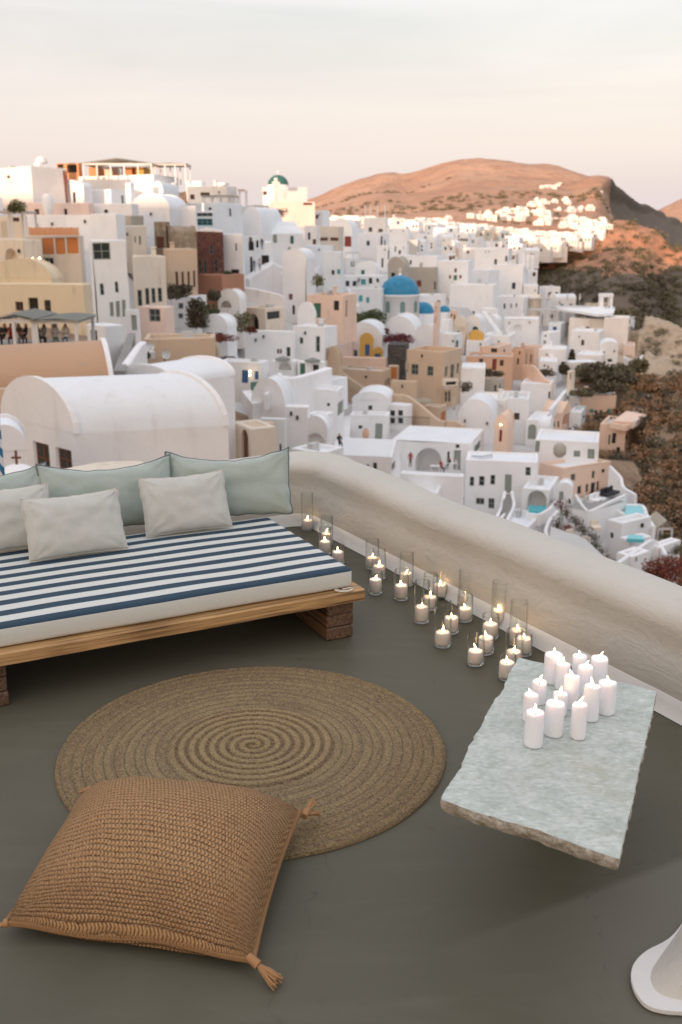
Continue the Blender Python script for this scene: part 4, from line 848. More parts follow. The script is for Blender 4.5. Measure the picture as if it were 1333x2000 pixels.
B('peach row house with dark red door and brown window', 985, 1340, 1400, 385, 520, 12, d=160, col='stucco', w=[(1080, 395, 1110, 440, 'wn'), (1180, 400, 1214, 486, 'dr'), (1238, 410, 1268, 455, 'wn'), (1218, 372, 1236, 392, 'ok')], niche=.3, name='peach_house')
B('peach upper block of the row house with one brown window', 1115, 1230, 1420, 305, 400, 30, d=168, col='peach', w=[(1175, 315, 1222, 350, 'wk')], name='peach_house')
B('white terraced house with yellow ochre niche behind the peach row', 985, 1130, 1180, 262, 360, 16, d=174, w=[(1000, 218, 1000, 270, 'w')])
B('ochre yellow vaulted alcove with terrace pots', 1005, 1120, 1125, 235, 280, 8, d=176, col='ochre', roof='v', rise=1.0, dr=3, name='ochre_alcove', cat='porch')
B('yellow sand arch house right of the pink bell tower', 885, 975, 990, 150, 250, 20, d=176, col='cream', roof='v', rise=1.6, w=[(940, 150, 970, 200, 'No')], niche=.6)
B('white arched house with blue green fan window', 985, 1090, 1130, 130, 230, 22, d=180, roof='v', rise=1.5, w=[(1030, 145, 1075, 195, 'Wt')])
Stairs('long white stairs climbing past the blue green fan window', (1240, 200), (1110, 20), 40, 20, 186, 206)
B('peach box with brown slot window beside the small blue dome', 865, 905, 925, 30, 130, 40, d=184, col='peach', w=[(888, 55, 900, 125, 'wn')], name='peach_house')
B('white balustraded house under the smallest blue dome', 790, 850, 880, 100, 220, 30, d=172, w=[(795, 70, 805, 90, 'wk')])
B('white terrace house block right of the ochre alcove', 1120, 1320, 1400, 220, 310, 18, d=182)
B('white round cornered house with square grey window above the vase', 110, 380, 398, 715, 850, 10, d=122, w=[(230, 748, 264, 784, 'wg')], roof='v', rise=1.0, dr=6)
B('white house with grey green door, small window and a copper jar', 88, 385, 400, 835, 1045, 8, d=116, w=[(157, 908, 188, 936, 'wg'), (286, 896, 341, 1040, 'dg')], big=True, chim=False)
mb = MB(); mb.lathe([(.12, 0), (.3, .15), (.42, .55), (.38, .9), (.2, 1.1), (.26, 1.2)], 16); mb.build('copper_jar', MATS['stucco'], loc=at(fx(215), fy(1010), 112), label='copper coloured round jar before the grey green door', cat='jar')
Stairs('white narrow stairs left of the house with the copper jar', (55, 1010), (70, 830), 66, 13, 108, 117)
B('long white house with the big shaded arched porch and tables', 420, 1022, 1150, 1052, 1300, 16, mx=9, d=106, par=.12, big=True, niche=2.6, chim=False,
  w=[(598, 1078, 796, 1272, 'N'), (446, 1110, 497, 1188, 'Nc'), (838, 1110, 858, 1180, 'wg'), (889, 1102, 943, 1250, 'dg'), (902, 1056, 934, 1086, 'wg'), (1044, 1040, 1090, 1108, 'wg')])
0 and Slab('broad white roof of the arched porch house', [(385, 945), (560, 935), (960, 960), (1150, 985), (1020, 1048), (420, 1048)], col='coolwhite', d=114, th=1.0, name='flat_roof', cat='roof')
B('white pinkish house front left of the arched porch, three small windows', -40, 418, 480, 1150, 1420, 14, d=92, big=True, w=[(273, 1190, 305, 1256, 'wg'), (345, 1298, 377, 1340, 'wg'), (419, 1190, 446, 1256, 'wg')], roof='h', rise=1.3, chim=False)
Rail('dark curved balcony railing at the right end of the arched porch house', [(1025, 1205, 103), (1100, 1210, 102), (1180, 1195, 103)], n=14)
B('white curved balcony base right of the arched porch', 1020, 1170, 1190, 1205, 1330, 12, d=102)
0 and Wl('white curving roof wall in front of the arched porch house', [(500, 1330, 92), (800, 1310, 94), (1000, 1250, 98), (1100, 1210, 100)], 3, .4, name='roof_wall')
B('white roofs in front of the arched porch house, low flat', 480, 960, 1030, 1300, 1400, 12, d=95, chim=False, dr=1.2)
B('white curved roof dome beside the small peach chapel', 925, 1180, 1220, 850, 980, 15, d=120, roof='v', rise=2.2)
B('white house with a lamp lit peach niche', 1055, 1290, 1340, 715, 900, 14, d=128, w=[(1222, 745, 1272, 840, 'Nc')], col='warmwhite', niche=.5)
c_ = B('tiny peach chapel with pitched gable and dark red door', 1197, 1300, 1320, 935, 1045, 20, d=112, col='peach', roof='v', rise=1.6, name='peach_chapel', cat='chapel', w=[(1236, 935, 1258, 1030, 'dr')], dr=4)
Lamp('lit lamp over the door of the tiny peach chapel', 1248, 900, 111.9)
# ===== frame F: left of centre
frame(330, 600)
B('tan plain block house with reddish arch on its side', -70, 248, 330, 250, 520, 26, d=98, col='tan', name='tan_house', par=.9, chim=False, w=[])
B('dark reddish arched doorway wing beside the tan block', 328, 375, 390, 400, 530, 20, d=101, col='tan', roof='v', rise=1.6, name='arched_doorway', cat='porch', w=[(338, 410, 370, 520, 'Ok')])
0 and Slab('large tilted white roofs spreading right of the tan block', [(330, 300), (500, 260), (700, 340), (900, 430), (560, 440), (390, 410)], col='coolwhite', d=118, th=3, name='flat_roof', cat='roof')
B('white house under the sloping roofs with cobalt blue door and window', 388, 700, 760, 430, 690, 14, d=104, w=[(555, 485, 604, 582, 'db'), (651, 490, 681, 553, 'sb'), (752, 500, 776, 552, 'wc')], big=True, chim=False)
Lamp('upper lit lamp beside the cobalt blue door', 622, 492, 104); Lamp('lower lit lamp beside the cobalt blue door', 622, 522, 104)
Slab('white terrace with green cushions right of the cobalt door', [(560, 640), (860, 610), (900, 700), (640, 740)], col='white', d=100, th=3, name='terrace')
B('long white wall house with shutters on the slope under the gateway', 580, 950, 965, 190, 400, -8 + 22, d=124, w=[(828, 320, 845, 356, 'sn'), (850, 320, 866, 356, 'sn'), (902, 306, 932, 378, 'wk')], chim=False)
B('white two storey house with grey windows and white door', 950, 1190, 1290, 160, 420, 24, d=126, w=[(1000, 233, 1028, 280, 'wg'), (1125, 224, 1156, 340, 'wg'), (1200, 312, 1230, 408, 'dc')], big=True)
B('small rounded white chapel belfry above the two storey house', 985, 1120, 1130, 75, 150, 16, d=134, roof='v', rise=1.8)
Umb('grey open parasol before the long white wall house', 872, 375, 120, 'grey', False, 112); Umb('grey open parasol before the grey doorway house', 1100, 385, 120, 'grey', False, 112)
B('white vaulted house with a rounded end below the green cushions', 640, 885, 960, 770, 900, 22, d=92, roof='v', rise=2.6, w=[(925, 785, 940, 850, 'wc')])
B('turquoise tinted white wall block in front of the small vaulted house', 700, 885, 900, 860, 1100, 12, d=88, col='coolwhite', w=[(845, 1050, 862, 1110, 'ok')], chim=False)
B('tall white block with slim windows beside the grey patio', 885, 1060, 1080, 770, 1110, 10, d=90, w=[(926, 785, 941, 850, 'wc'), (1012, 815, 1026, 862, 'wc')], chim=False)
B('white curved patio shelter with shaded seat', 1035, 1210, 1250, 960, 1120, 14, d=90, roof='v', rise=1.4, niche=2.2, w=[(1050, 950, 1195, 1075, 'Nc')], big=True, chim=False)
B('white house with grey green door and one tiny square window', 960, 1290, 1340, 640, 950, 12, d=104, w=[(1208, 730, 1232, 756, 'wg'), (1292, 715, 1338, 820, 'dg')], big=True)
B('broad plain white wall block above the green door house', 950, 1120, 1370, 580, 660, 40, d=112, col='coolwhite')
B('grey shaded white patio house beside the parasols', 780, 950, 1000, 420, 560, 20, d=112, niche=1.5, w=[(845, 410, 940, 480, 'N')], chim=False)
B('white house with pale green doors behind the grey parasol', 985, 1180, 1200, 425, 560, 14, d=112, w=[(1005, 430, 1045, 530, 'de'), (1105, 440, 1150, 495, 'wk')])
Wl('smooth white slope wall running up to the tan round bastion', [(830, 520, 104), (950, 540, 103), (1100, 500, 105), (1220, 460, 108)], 5, 1.0, name='slope_wall')
B('tan rounded bastion at the left of the peach terrace house', 1215, 1300, 1333, 440, 590, 35, d=126, col='tan', roof='v', rise=2.2, name='tan_bastion', cat='building')
B('white rooftops with a small grey roof window', 1060, 1200, 1260, 830, 960, 25, d=94)
B('white bright roof mass near the terrace corner', 940, 1180, 1333, 1120, 1300, 30, d=68, chim=False)
# cream chapel with red brown door
cc_ = B('cream cube chapel with a red brown door and tiny window, behind the corner cushion', 490, 620, 820, 942, 1240, 62, d=56, col='cream', name='cream_chapel', cat='chapel', big=True, roofcol='sand', par=.1, chim=False, w=[(556, 925, 609, 1225, 'Dn'), (712, 1010, 735, 1046, 'wk')])
Wl('brown stained white vault edge above the cream cube chapel', [(485, 880, 58), (640, 868, 60), (800, 880, 60)], .5, .4, col='sand', name='low_wall')
# ===== frame E: near left
frame(0, 600)
big = B('large near white barrel vaulted building with two dark windows', 30, 570, 1850, 970, 1400, 44, tb=73.5, d=41, roof='v', rise=2.0, name='vaulted_building', big=True, par=.2, chim=False, w=[(263, 1038, 383, 1280, 'wn'), (432, 1083, 552, 1254, 'wn')], ext=6)
an = B('small white vaulted annex at the near left edge', -120, 200, 260, 1095, 1400, -18, d=37, roof='v', rise=.9, dr=2.5, ext=6)
q = at(fx(140), fy(1300), 33); e_ = empty('small_dome', q - Vector((0, 0, .2)), label='little white dome with a brown cross at the near left edge', cat='dome')
dome_mb(.75, .65, 20, 7).build('dome', MATS['white'], e_); mb = MB(); mb.lathe([(.8, -3), (.8, -.1), (.75, 0)], 20); mb.build('drum', MATS['white'], e_)
mb = MB(); mb.box(-.035, .035, -.035, .035, .62, 1.12); mb.box(-.16, .16, -.03, .03, .84, .91); mb.build('cross', PAINT['n'], e_)
orv = B('long orange plastered barrel vault with a white rimmed gable', -200, 890, 905, 585, 700, -20, dr=5.5, d=50, col='vault', rimcol='white', roof='u', rise=1.9, name='orange_vault', par=.2, chim=False, ext=5)
B('orange and cream weathered wall strip under the orange vault', -200, 905, 950, 585, 760, -20, d=49, col='sand', roof='o', name='weathered_wall', cat='wall', dr=.5, ext=4)
# cafe with people
Canopy('pale cafe canopy over seated guests left of the lane, longer part', (-60, 262), 0, 100, 118, 62, posts=3, depth=4.5, h=2.4, peak=.3, col='grey')
Canopy('pale cafe canopy extension over two guests in light shirts', (262, 592), 0, 100, 128, 62, posts=2, depth=4.5, h=2.4, peak=.1, col='grey')
Slab('cafe floor behind the orange vault', [(-120, 330), (620, 330), (600, 250), (-100, 250)], col='slab', d=61, th=4, name='cafe_floor', cat='floor', kind='structure')
B('blank white wall at the lane beside the cafe', 665, 810, 945, 150, 420, 40, d=74, col='coolwhite', w=[(695, 178, 745, 270, 'on')], niche=.4, chim=False)
B('white house foot with a grey door at the top of the lane', 960, 1050, 1070, 20, 190, 15, d=92, w=[(1008, 60, 1052, 178, 'dg')], chim=False)
B('pinkish beige house front with blue grey window over the lane', 1065, 1260, 1333, 5, 200, 25, d=100, col='pink', w=[(1142, 10, 1228, 110, 'wg'), (1288, 60, 1296, 150, 'wk')], big=True, chim=False)
Stairs('grey stone stairs of the lane between the orange vault and the white peak', (915, 480), (1010, 195), 85, 20, 54, 88, 'slab', 3)
Wl('white peaked wall rising along the lane stairs', [(900, 500, 54), (985, 400, 60), (1060, 290, 66), (1095, 262, 68)], 5, .5, name='peaked_wall')
tb_ = B('tan house block with two satellite dishes and an air conditioner', 1065, 1095, 1640, 250, 410, 84, d=76, col='sand', name='tan_house', chim=False, ext=3)
B('white vault roofs between the big vaulted building and the tan block', 905, 1330, 1790, 590, 720, 40, d=54, roof='v', rise=.9, chim=False, ext=5)
for i, (x, y, rr) in enumerate(((1140, 300, 36), (1265, 358, 34))):
    q = at(fx(x), fy(y), 73); r0 = rr / FR[2] * 73 / FPX
    e_ = empty('satellite_dish', q - Vector((0, 0, r0 * 1.4)), .5, label=('white satellite dish above the air conditioner', 'white satellite dish right of the air conditioner')[i], cat='satellite dish')
    mb = MB(); mb.lathe([(.001, 0), (r0 * .5, .04), (r0 * .85, .16), (r0, .26)], 20); mb.v = [(x_, -z_ , r0 * 1.4 + y_) for x_, y_, z_ in mb.v]; mb.build('dish', MATS['coolwhite'], e_)
    mb = MB(); mb.tube([(0, .1, -.2), (0, .1, r0 * 1.4)], .04, 6); mb.tube([(0, -.02, r0 * .6), (0, -.7, r0 * 1.2)], .02, 5); mb.build('mast', M_metal, e_)
q = at(fx(1148), fy(398), 73.5); e_ = empty('air_conditioner', q, .2, label='white air conditioner unit under the satellite dish', cat='air conditioner'); mb = MB(); w2 = 42 / FR[2] * 73.5 / FPX; h2 = 55 / FR[2] * 73.5 / FPX
mb.cbox(-w2, w2, 0, .45, 0, h2, .03); mb.build('casing', PAINT['w'], e_); mb = MB(); mb.lathe([(h2 * .36, 0), (h2 * .40, .03), (h2 * .10, .02), (.001, .03)], 20); mb.v = [(x_ - w2 * .3, -z_ - .003, y_ + h2 * .5) for x_, y_, z_ in mb.v]; mb.build('fan_grille', PAINT['k'], e_)
# neighbour's parapet with a slot, seen just over the cushions
Wl('near cream stepped parapet with a red brown slot, just over the cushions', [(-60, 1370, 17), (220, 1338, 18), (560, 1260, 19), (830, 1205, 20), (1130, 1200, 20.5)], 6, 1.2, col='cream', name='near_parapet')
q0, q1 = at(fx(715), fy(1332), 16.5), at(fx(950), fy(1310), 17); mb = MB(); mb.add([q0 - q0, q1 - q0, q1 - q0 + Vector((0, 0, .07)), Vector((0, 0, .07)), Vector((0, .3, 0)), q1 - q0 + Vector((0, .3, 0)), q1 - q0 + Vector((0, .3, .07)), Vector((0, .3, .07))], [(0, 1, 2, 3), (4, 5, 6, 7), (0, 1, 5, 4), (2, 3, 7, 6), (0, 3, 7, 4), (1, 2, 6, 5)])
mb.build('timber_strip', PAINT['n'], loc=q0, label='red brown timber strip on the near cream parapet', cat='timber strip')
mb = MB(); mb.tube([(0, 0, -3), (0, 0, 1.6)], .045, 10); tw = mb.build('striped_pole', simple('x', (.7, .7, .7)), loc=at(1, 900, 13), label='blue and white twisted pole at the left edge', cat='pole')
m_tw, nt, b = newmat('twisted_stripe'); s3 = nt.nodes.new('ShaderNodeSeparateXYZ'); nt.links.new(objco(nt), s3.inputs[0])
nt.links.new(mixcol(nt, math_(nt, 'GREATER_THAN', math_(nt, 'FRACT', math_(nt, 'ADD', math_(nt, 'MULTIPLY', s3.outputs['Z'], 4), math_(nt, 'MULTIPLY', s3.outputs['X'], 8))), .5), (.75, .74, .72), (.02, .16, .28)), b.inputs['Base Color']); tw.data.materials[0] = m_tw
# guests, walkers
ppl = [(-2, 250, 'black', 'brown', .4), (42, 248, 'black', 'black', -.5), (95, 250, 'red', 'black', .2), (160, 262, 'brown', 'black', 1.0), (205, 258, 'black', 'grey', -1.0), (300, 262, 'black', 'black', 2.2), (345, 268, 'grey', 'black', -2.0), (432, 270, 'white', 'green', .3), (512, 270, 'white', 'blue', 0.1)]
plb = ['guest in black at the left edge of the cafe', 'guest in black with dark hair, second from the cafe edge', 'guest in red seated under the cafe canopy', 'guest in brown leaning forward under the cafe canopy', 'long haired guest in black next to the cafe post', 'guest in black just right of the cafe post',
       'guest in grey bent over the table under the cafe extension', 'guest in white with green, left of two light shirts', 'guest in a white shirt, last at the cafe extension']
for i, (x, y, a, b2, rz) in enumerate(ppl):
    q = at(fx(x), fy(y + 22), 63.5); Person(plb[i], 0, 0, 'seated', a, b2, rz, world_p=Vector((q.x, q.y, at(0, fy(330), 61).z + .0)), d=63, sc_=1.05)
# ---------------------------------------------------------------- small things and people of the town
frame(660, 600)
Person('person in red standing at the arched porch house', 556, 1226, 'standing', 'red', 'brown', .3, d=103.5)
Person('person in red seated inside the big arched porch', 788, 1262, 'seated', 'red', 'black', .8, d=103.8)
Person('person in black seated at the white table by the porch door', 852, 1243, 'seated', 'black', 'grey', -.8, d=103.5)
Person('person in white beside the table at the porch door', 905, 1245, 'seated', 'white', 'grey', 1.2, d=103.5)
for i, (x, y) in enumerate(((745, 1265), (880, 1245))):
    e_ = empty('garden_table', at(fx(x), fy(y), 103.3), label=('small white table inside the big arched porch', 'small white table beside the porch door')[i], cat='table'); mb = MB(); mb.cbox(-.5, .5, -.35, .35, .70, .75, .01); mb.build('tabletop', PAINT['w'], e_)
    for a in (-.42, .42):
        for c in (-.28, .28): mb = MB(); mb.box(a - .03, a + .03, c - .03, c + .03, 0, .70); mb.build('leg', PAINT['w'], e_)
frame(330, 280)
Person('person in black on the steps before the dark arch', 628, 800, 'standing', 'black', 'black', 0, d=157)
Person('person in blue on the middle lane among white houses', 655, 985, 'standing', 'blue', 'grey', .5, d=146); Person('person in white on the middle lane among white houses', 697, 975, 'standing', 'white', 'grey', .2, d=146)
Person('person in black walking past the brown shop front', 715, 815, 'standing', 'black', 'blue', .2, d=157.5); Person('person in green crouched on the white slope', 925, 880, 'standing', 'green', 'black', .2, d=151)
frame(560, 700, 1333 / 200)
Person('person in black seated on the white stairs landing', 690, 1170, 'seated', 'black', 'black', .3, d=86)
def Seat(label, x, y, col, d=None, w=1.4, rz=0.3, name='garden_sofa', cat='sofa', h=.45):
    e_ = empty(name, at(fx(x), fy(y), d or dist(fx(x), fy(y))), rz, label=label, cat=cat)
    mb = MB(); mb.cbox(-w / 2, w / 2, -.4, .4, .08, h, .04); mb.build('seat', MATS[col] if col in MATS else CLO[col], e_); mb = MB(); mb.cbox(-w / 2, w / 2, .40, .58, .1, h + .45, .04); mb.build('backrest', MATS[col] if col in MATS else CLO[col], e_)
frame(330, 600)
Seat('green cushioned sofa on the white terrace, left one', 735, 640, 'green', 100, 2.6, .5); Seat('green cushioned sofa on the white terrace, right one', 800, 622, 'green', 102, 2.4, -.4); Seat('pale sofa at the end of the white terrace', 860, 640, 'aqua', 100, 1.8, .9)
frame(933, 860, 1333 / 400)
for i, (x, y) in enumerate(((740, 412), (775, 398), (815, 388), (850, 362), (885, 352))):
    Seat(['grey lounger on the paved terrace, nearest its corner', 'white lounger on the paved terrace next to the corner', 'white lounger in the middle of the paved terrace', 'dark lounger near the peach house wall', 'dark lounger at the far end of the paved terrace'][i], x, y, ['grey', 'white', 'coolwhite', 'black', 'black'][i], 96.5 + i * .5, 1.5, .9, 'sun_lounger', 'sun lounger', .3)
Seat('wooden armchair in the flower courtyard by the curved wall', 620, 650, 'beige', 84, .8, .5, 'garden_chair', 'chair'); Seat('wooden armchair in the flower courtyard next to the vine', 690, 700, 'beige', 82, .8, -.6, 'garden_chair', 'chair')
Seat('wooden armchair under the vine above the curved wall', 770, 590, 'cream', 86, .8, .2, 'garden_chair', 'chair')
# vegetation read from the photograph
Shrub('bush with red flowers in the curved courtyard', 590, 600, 70, 60, 'red', 86); Shrub('orange red flowering bush left in the curved courtyard', 535, 620, 80, 60, 'red', 86.5); Shrub('dark plant behind the red flowers of the courtyard', 520, 575, 60, 90, 'dark', 88)
for i, (x, y, c) in enumerate(((545, 420, 'plum'), (580, 470, 'dark'), (640, 520, 'dark'), (690, 570, 'dark'), (730, 620, 'dark'), (770, 680, 'green'), (795, 740, 'dark'), (720, 720, 'dark'))):
    Shrub(['plum coloured top of the creeper by the tall grey door', 'dark creeper clump below its plum coloured top', 'dark creeper clump on the wall over the courtyard', 'dark creeper clump midway down the courtyard wall', 'dark creeper clump above the wooden chairs', 'green creeper clump lower down the courtyard wall', 'dark creeper foot nearest the terrace parapet', 'dark plant under the creeper beside the chairs'][i], x, y + 20, 85, 70, c, 90 - i * 1.3, n=380, name='creeper', cat='creeper')
Shrub('rust red bush just over the parapet at the right edge', 1215, 905, 250, 170, 'red', 62, n=2600, leaf=.09); Shrub('olive green shrub on the slope below the cream gazebo', 1300, 720, 120, 70, 'olive', 84, n=900)
Shrub('small palm like shrub inside the cream gazebo', 1225, 640, 60, 50, 'green', 91)
frame(993, 600)
dk = [(520, 470, 130, 75, 'dark'), (610, 480, 160, 95, 'olive'), (700, 520, 190, 120, 'dark'), (790, 560, 180, 110, 'dark'), (870, 520, 150, 100, 'olive'), (960, 560, 160, 90, 'dark'), (1010, 470, 120, 110, 'olive'), (1080, 610, 130, 60, 'dry'), (740, 610, 150, 70, 'dark'), (450, 470, 80, 80, 'dark'), (480, 400, 30, 110, 'dark'), (560, 640, 120, 50, 'olive')]
dl_ = ['dark bush at the left end of the hedge under the white bastion', 'olive bush second in the hedge under the white bastion', 'large dark bush in the middle of the hedge under the bastion', 'large dark bush lower in the hedge under the bastion', 'olive bush below the small hipped white house', 'dark bush under the curved cliff terrace', 'olive bush wrapped round the curved cliff terrace',
       'dry brown bush at the right foot of the hedge', 'dark bush on the lower rim of the hedge', 'dark bush in the gully beside the long plain wall', 'slim dark cypress like plant in the gully', 'low olive bush beside the cream tower']
for (x, y, w_, h_, c), l in zip(dk, dl_): Shrub(l, x, y + 30, w_, h_, c, 176 - (y - 470) * .12, n=1100, leaf=.35)
Shrub('bush growing on top of the cliff beside the gazebo', 850, 75, 190, 75, 'olive', 222, n=800, leaf=.35)
Shrub('potted plants before the white low house by the stair wall', 290, 520, 90, 60, 'dark', 165, leaf=.2)
Shrub('green plants left of the stepped peach house', 830, 1220, 120, 120, 'dark', 124, n=800, leaf=.2)
frame(660, 600)
Shrub('olive garden bush left of the blue domed church', 150, 115, 150, 90, 'yellow', 170, n=900, leaf=.25); Shrub('second olive garden bush touching the blue domed church', 270, 110, 150, 95, 'green', 168, n=900, leaf=.25); Shrub('low olive bush at the left end of the church garden', 60, 110, 90, 50, 'olive', 172, n=500, leaf=.25)
Shrub('plum red bougainvillea below the blue domed church', 430, 265, 200, 75, 'plum', 160, n=1200, leaf=.2); Shrub('small bougainvillea left of the church wall', 350, 210, 70, 60, 'plum', 163, leaf=.2)
Shrub('dark plants under the pergola right of the peach house', 960, 640, 90, 80, 'dark', 136, leaf=.15)
Shrub('potted plants before the peach row house', 1160, 520, 130, 60, 'dark', 154, n=600, leaf=.2)
frame(330, 600)
Shrub('dark trees in the walled garden under the mansions', 210, 150, 150, 210, 'dark', 112, n=1500, leaf=.22, name='garden_tree', cat='tree'); Shrub('leafy tree behind the arched gate', 300, 120, 110, 180, 'green', 118, n=900, leaf=.2, name='garden_tree', cat='tree')
Shrub('red flowers beside the gateway arch', 620, 190, 70, 50, 'red', 122, leaf=.15); Shrub('tall yellow green plant between the two arches', 560, 180, 80, 170, 'yellow', 122, n=500, leaf=.18, name='banana_plant', cat='plant'); Shrub('low red leaved hedge under the arched gate', 395, 255, 140, 55, 'red', 110, n=500, leaf=.15)
Shrub('pot plants on the white roof with the blue door', 450, 405, 90, 30, 'dark', 108, leaf=.12)
frame(330, 280)
Shrub('dark trees in front of the tan mansion windows', 60, 1180, 200, 110, 'dark', 116, n=1200, leaf=.2, name='garden_tree', cat='tree'); Shrub('tree beside the terracotta block', 360, 1200, 80, 90, 'dark', 124, leaf=.2, name='garden_tree', cat='tree')
Shrub('green potted bush on the terracotta block', 445, 1005, 50, 30, 'green', 130, leaf=.15); Shrub('potted shrub on the terrace right of the veranda', 835, 560, 90, 70, 'dark', 200, leaf=.2)
Shrub('yellow flower pot on the white roof near the beige house', 1140, 1085, 70, 80, 'yellow', 143, leaf=.15)
frame(0, 280)
Shrub('spiky yellow plant in the white pot on the pink terrace house', 375, 478, 50, 40, 'yellow', 128, leaf=.12); mb = MB(); mb.lathe([(.3, 0), (.55, .5), (.75, 1.4), (.6, 2.2), (.35, 2.5)], 18); mb.build('white_pot', MATS['white'], loc=at(fx(375), fy(550), 128), label='big white pot on the parapet of the pink terrace house', cat='pot')
Shrub('cactus like plants on the reed pergola roof', 155, 515, 90, 85, 'yellow', 108, leaf=.15); Shrub('dark plants at the left end of the reed pergola', 110, 518, 60, 50, 'dark', 108, leaf=.15)
Lamp('left upper lit lamp on the niche house', 252, 882, 101.5); Lamp('right lit lamp on the niche house', 305, 882, 101.5); Lamp('left lower lit lamp on the niche house', 252, 915, 101.5)

frame(0, 0, 1.0)
for lb, b_, t_, w_ in (('white steps climbing between the peach stair wedge and the white slope', (640, 800), (612, 742), 9), ('white steps beside the house with cobalt blue door', (520, 770), (548, 728), 9), ('white steps left of the orange row houses', (905, 742), (880, 702), 8), ('white steps under the gorge edge pergola', (1085, 712), (1062, 664), 8),
                       ('white steps above the peach chapel', (945, 812), (965, 772), 8), ('white steps behind the turquoise doored house', (1075, 800), (1105, 762), 8), ('white steps left of the blue domed church', (700, 600), (680, 562), 7), ('white steps below the vault with shutters', (600, 560), (622, 520), 7)):
    Stairs(lb, b_, t_, w_, 14)
for i, (x, y, lb) in enumerate(((690, 520, 'grey framed pergola below the red shutter'), (1012, 812, 'white pergola above the arched grey door'))):
    D = dist(x, y) * .98; k_ = 3.2 * FPX / D / 2; Canopy(lb, (x - k_, x + k_), 0, y - 2.6 * FPX / D - 2, y - 2.6 * FPX / D, D, posts=3, depth=2.6, h=2.3, peak=.03, slats=('grey', 'white')[i])
# ---------------------------------------------------------------- filler houses further up and behind
def poly_in(x, y, P):
    c = False
    for i in range(len(P)):
        (x1, y1), (x2, y2) = P[i], P[i - 1]
        if (y1 > y) != (y2 > y) and x < (x2 - x1) * (y - y1) / (y2 - y1) + x1: c = not c
    return c
frame(0, 0, 1.0)
TOWN = [(-40, 420), (150, 400), (360, 395), (480, 400), (600, 415), (640, 425), (720, 430), (800, 440), (880, 445), (1000, 460), (1030, 500), (1045, 560), (1100, 610), (1235, 625), (1240, 700), (1130, 700), (1110, 760), (1170, 860), (1200, 960), (1270, 1060), (1290, 1110), (1150, 1130), (1000, 1080), (700, 960), (560, 900), (480, 800), (260, 720), (200, 640), (-40, 620)]
rf = random.Random(42); y = 428.0
nearby = [('green domed church', 543, 360), ('blue dome', 780, 560), ('big peach house', 850, 720), ('arched porch', 840, 890), ('pink bell tower', 852, 600), ('orange house', 1010, 700), ('dark red mansion', 405, 500), ('tan mansion', 350, 540), ('oval windowed white house', 212, 560),
          ('cobalt blue door', 480, 740), ('canopy covered terrace', 260, 330), ('gorge edge pergola', 1120, 600), ('turquoise doored house', 1170, 790), ('peach stair wedge', 800, 800), ('cream cube chapel', 500, 860), ('cafe canopy', 90, 640), ('plunge pool', 1050, 980), ('red shuttered house', 680, 470), ('large tower house', 970, 510), ('tan satellite dish house', 400, 680), ('colourful gabled house', 715, 680), ('peach chapel', 978, 840), ('white bastion', 1200, 640)]
used = {}; nf = 0
GW, GH, GS = 340, 320, 4
cov = np.zeros((GH, GW), bool)
def mark(x0, x1, y0, y1):
    cov[max(0, int((y0 - 0) / GS)):max(0, int(y1 / GS)), max(0, int(x0 / GS)):max(0, int(x1 / GS))] = True
def cvd(x0, x1, y0, y1):
    a = cov[max(0, int(y0 / GS)):max(0, int(y1 / GS)) + 1, max(0, int(x0 / GS)):max(0, int(x1 / GS)) + 1]; return a.mean() if a.size else 1
for f_ in list(FOOT): mark(*f_)
mark(785, 935, 880, 970); mark(300, 400, 690, 740)
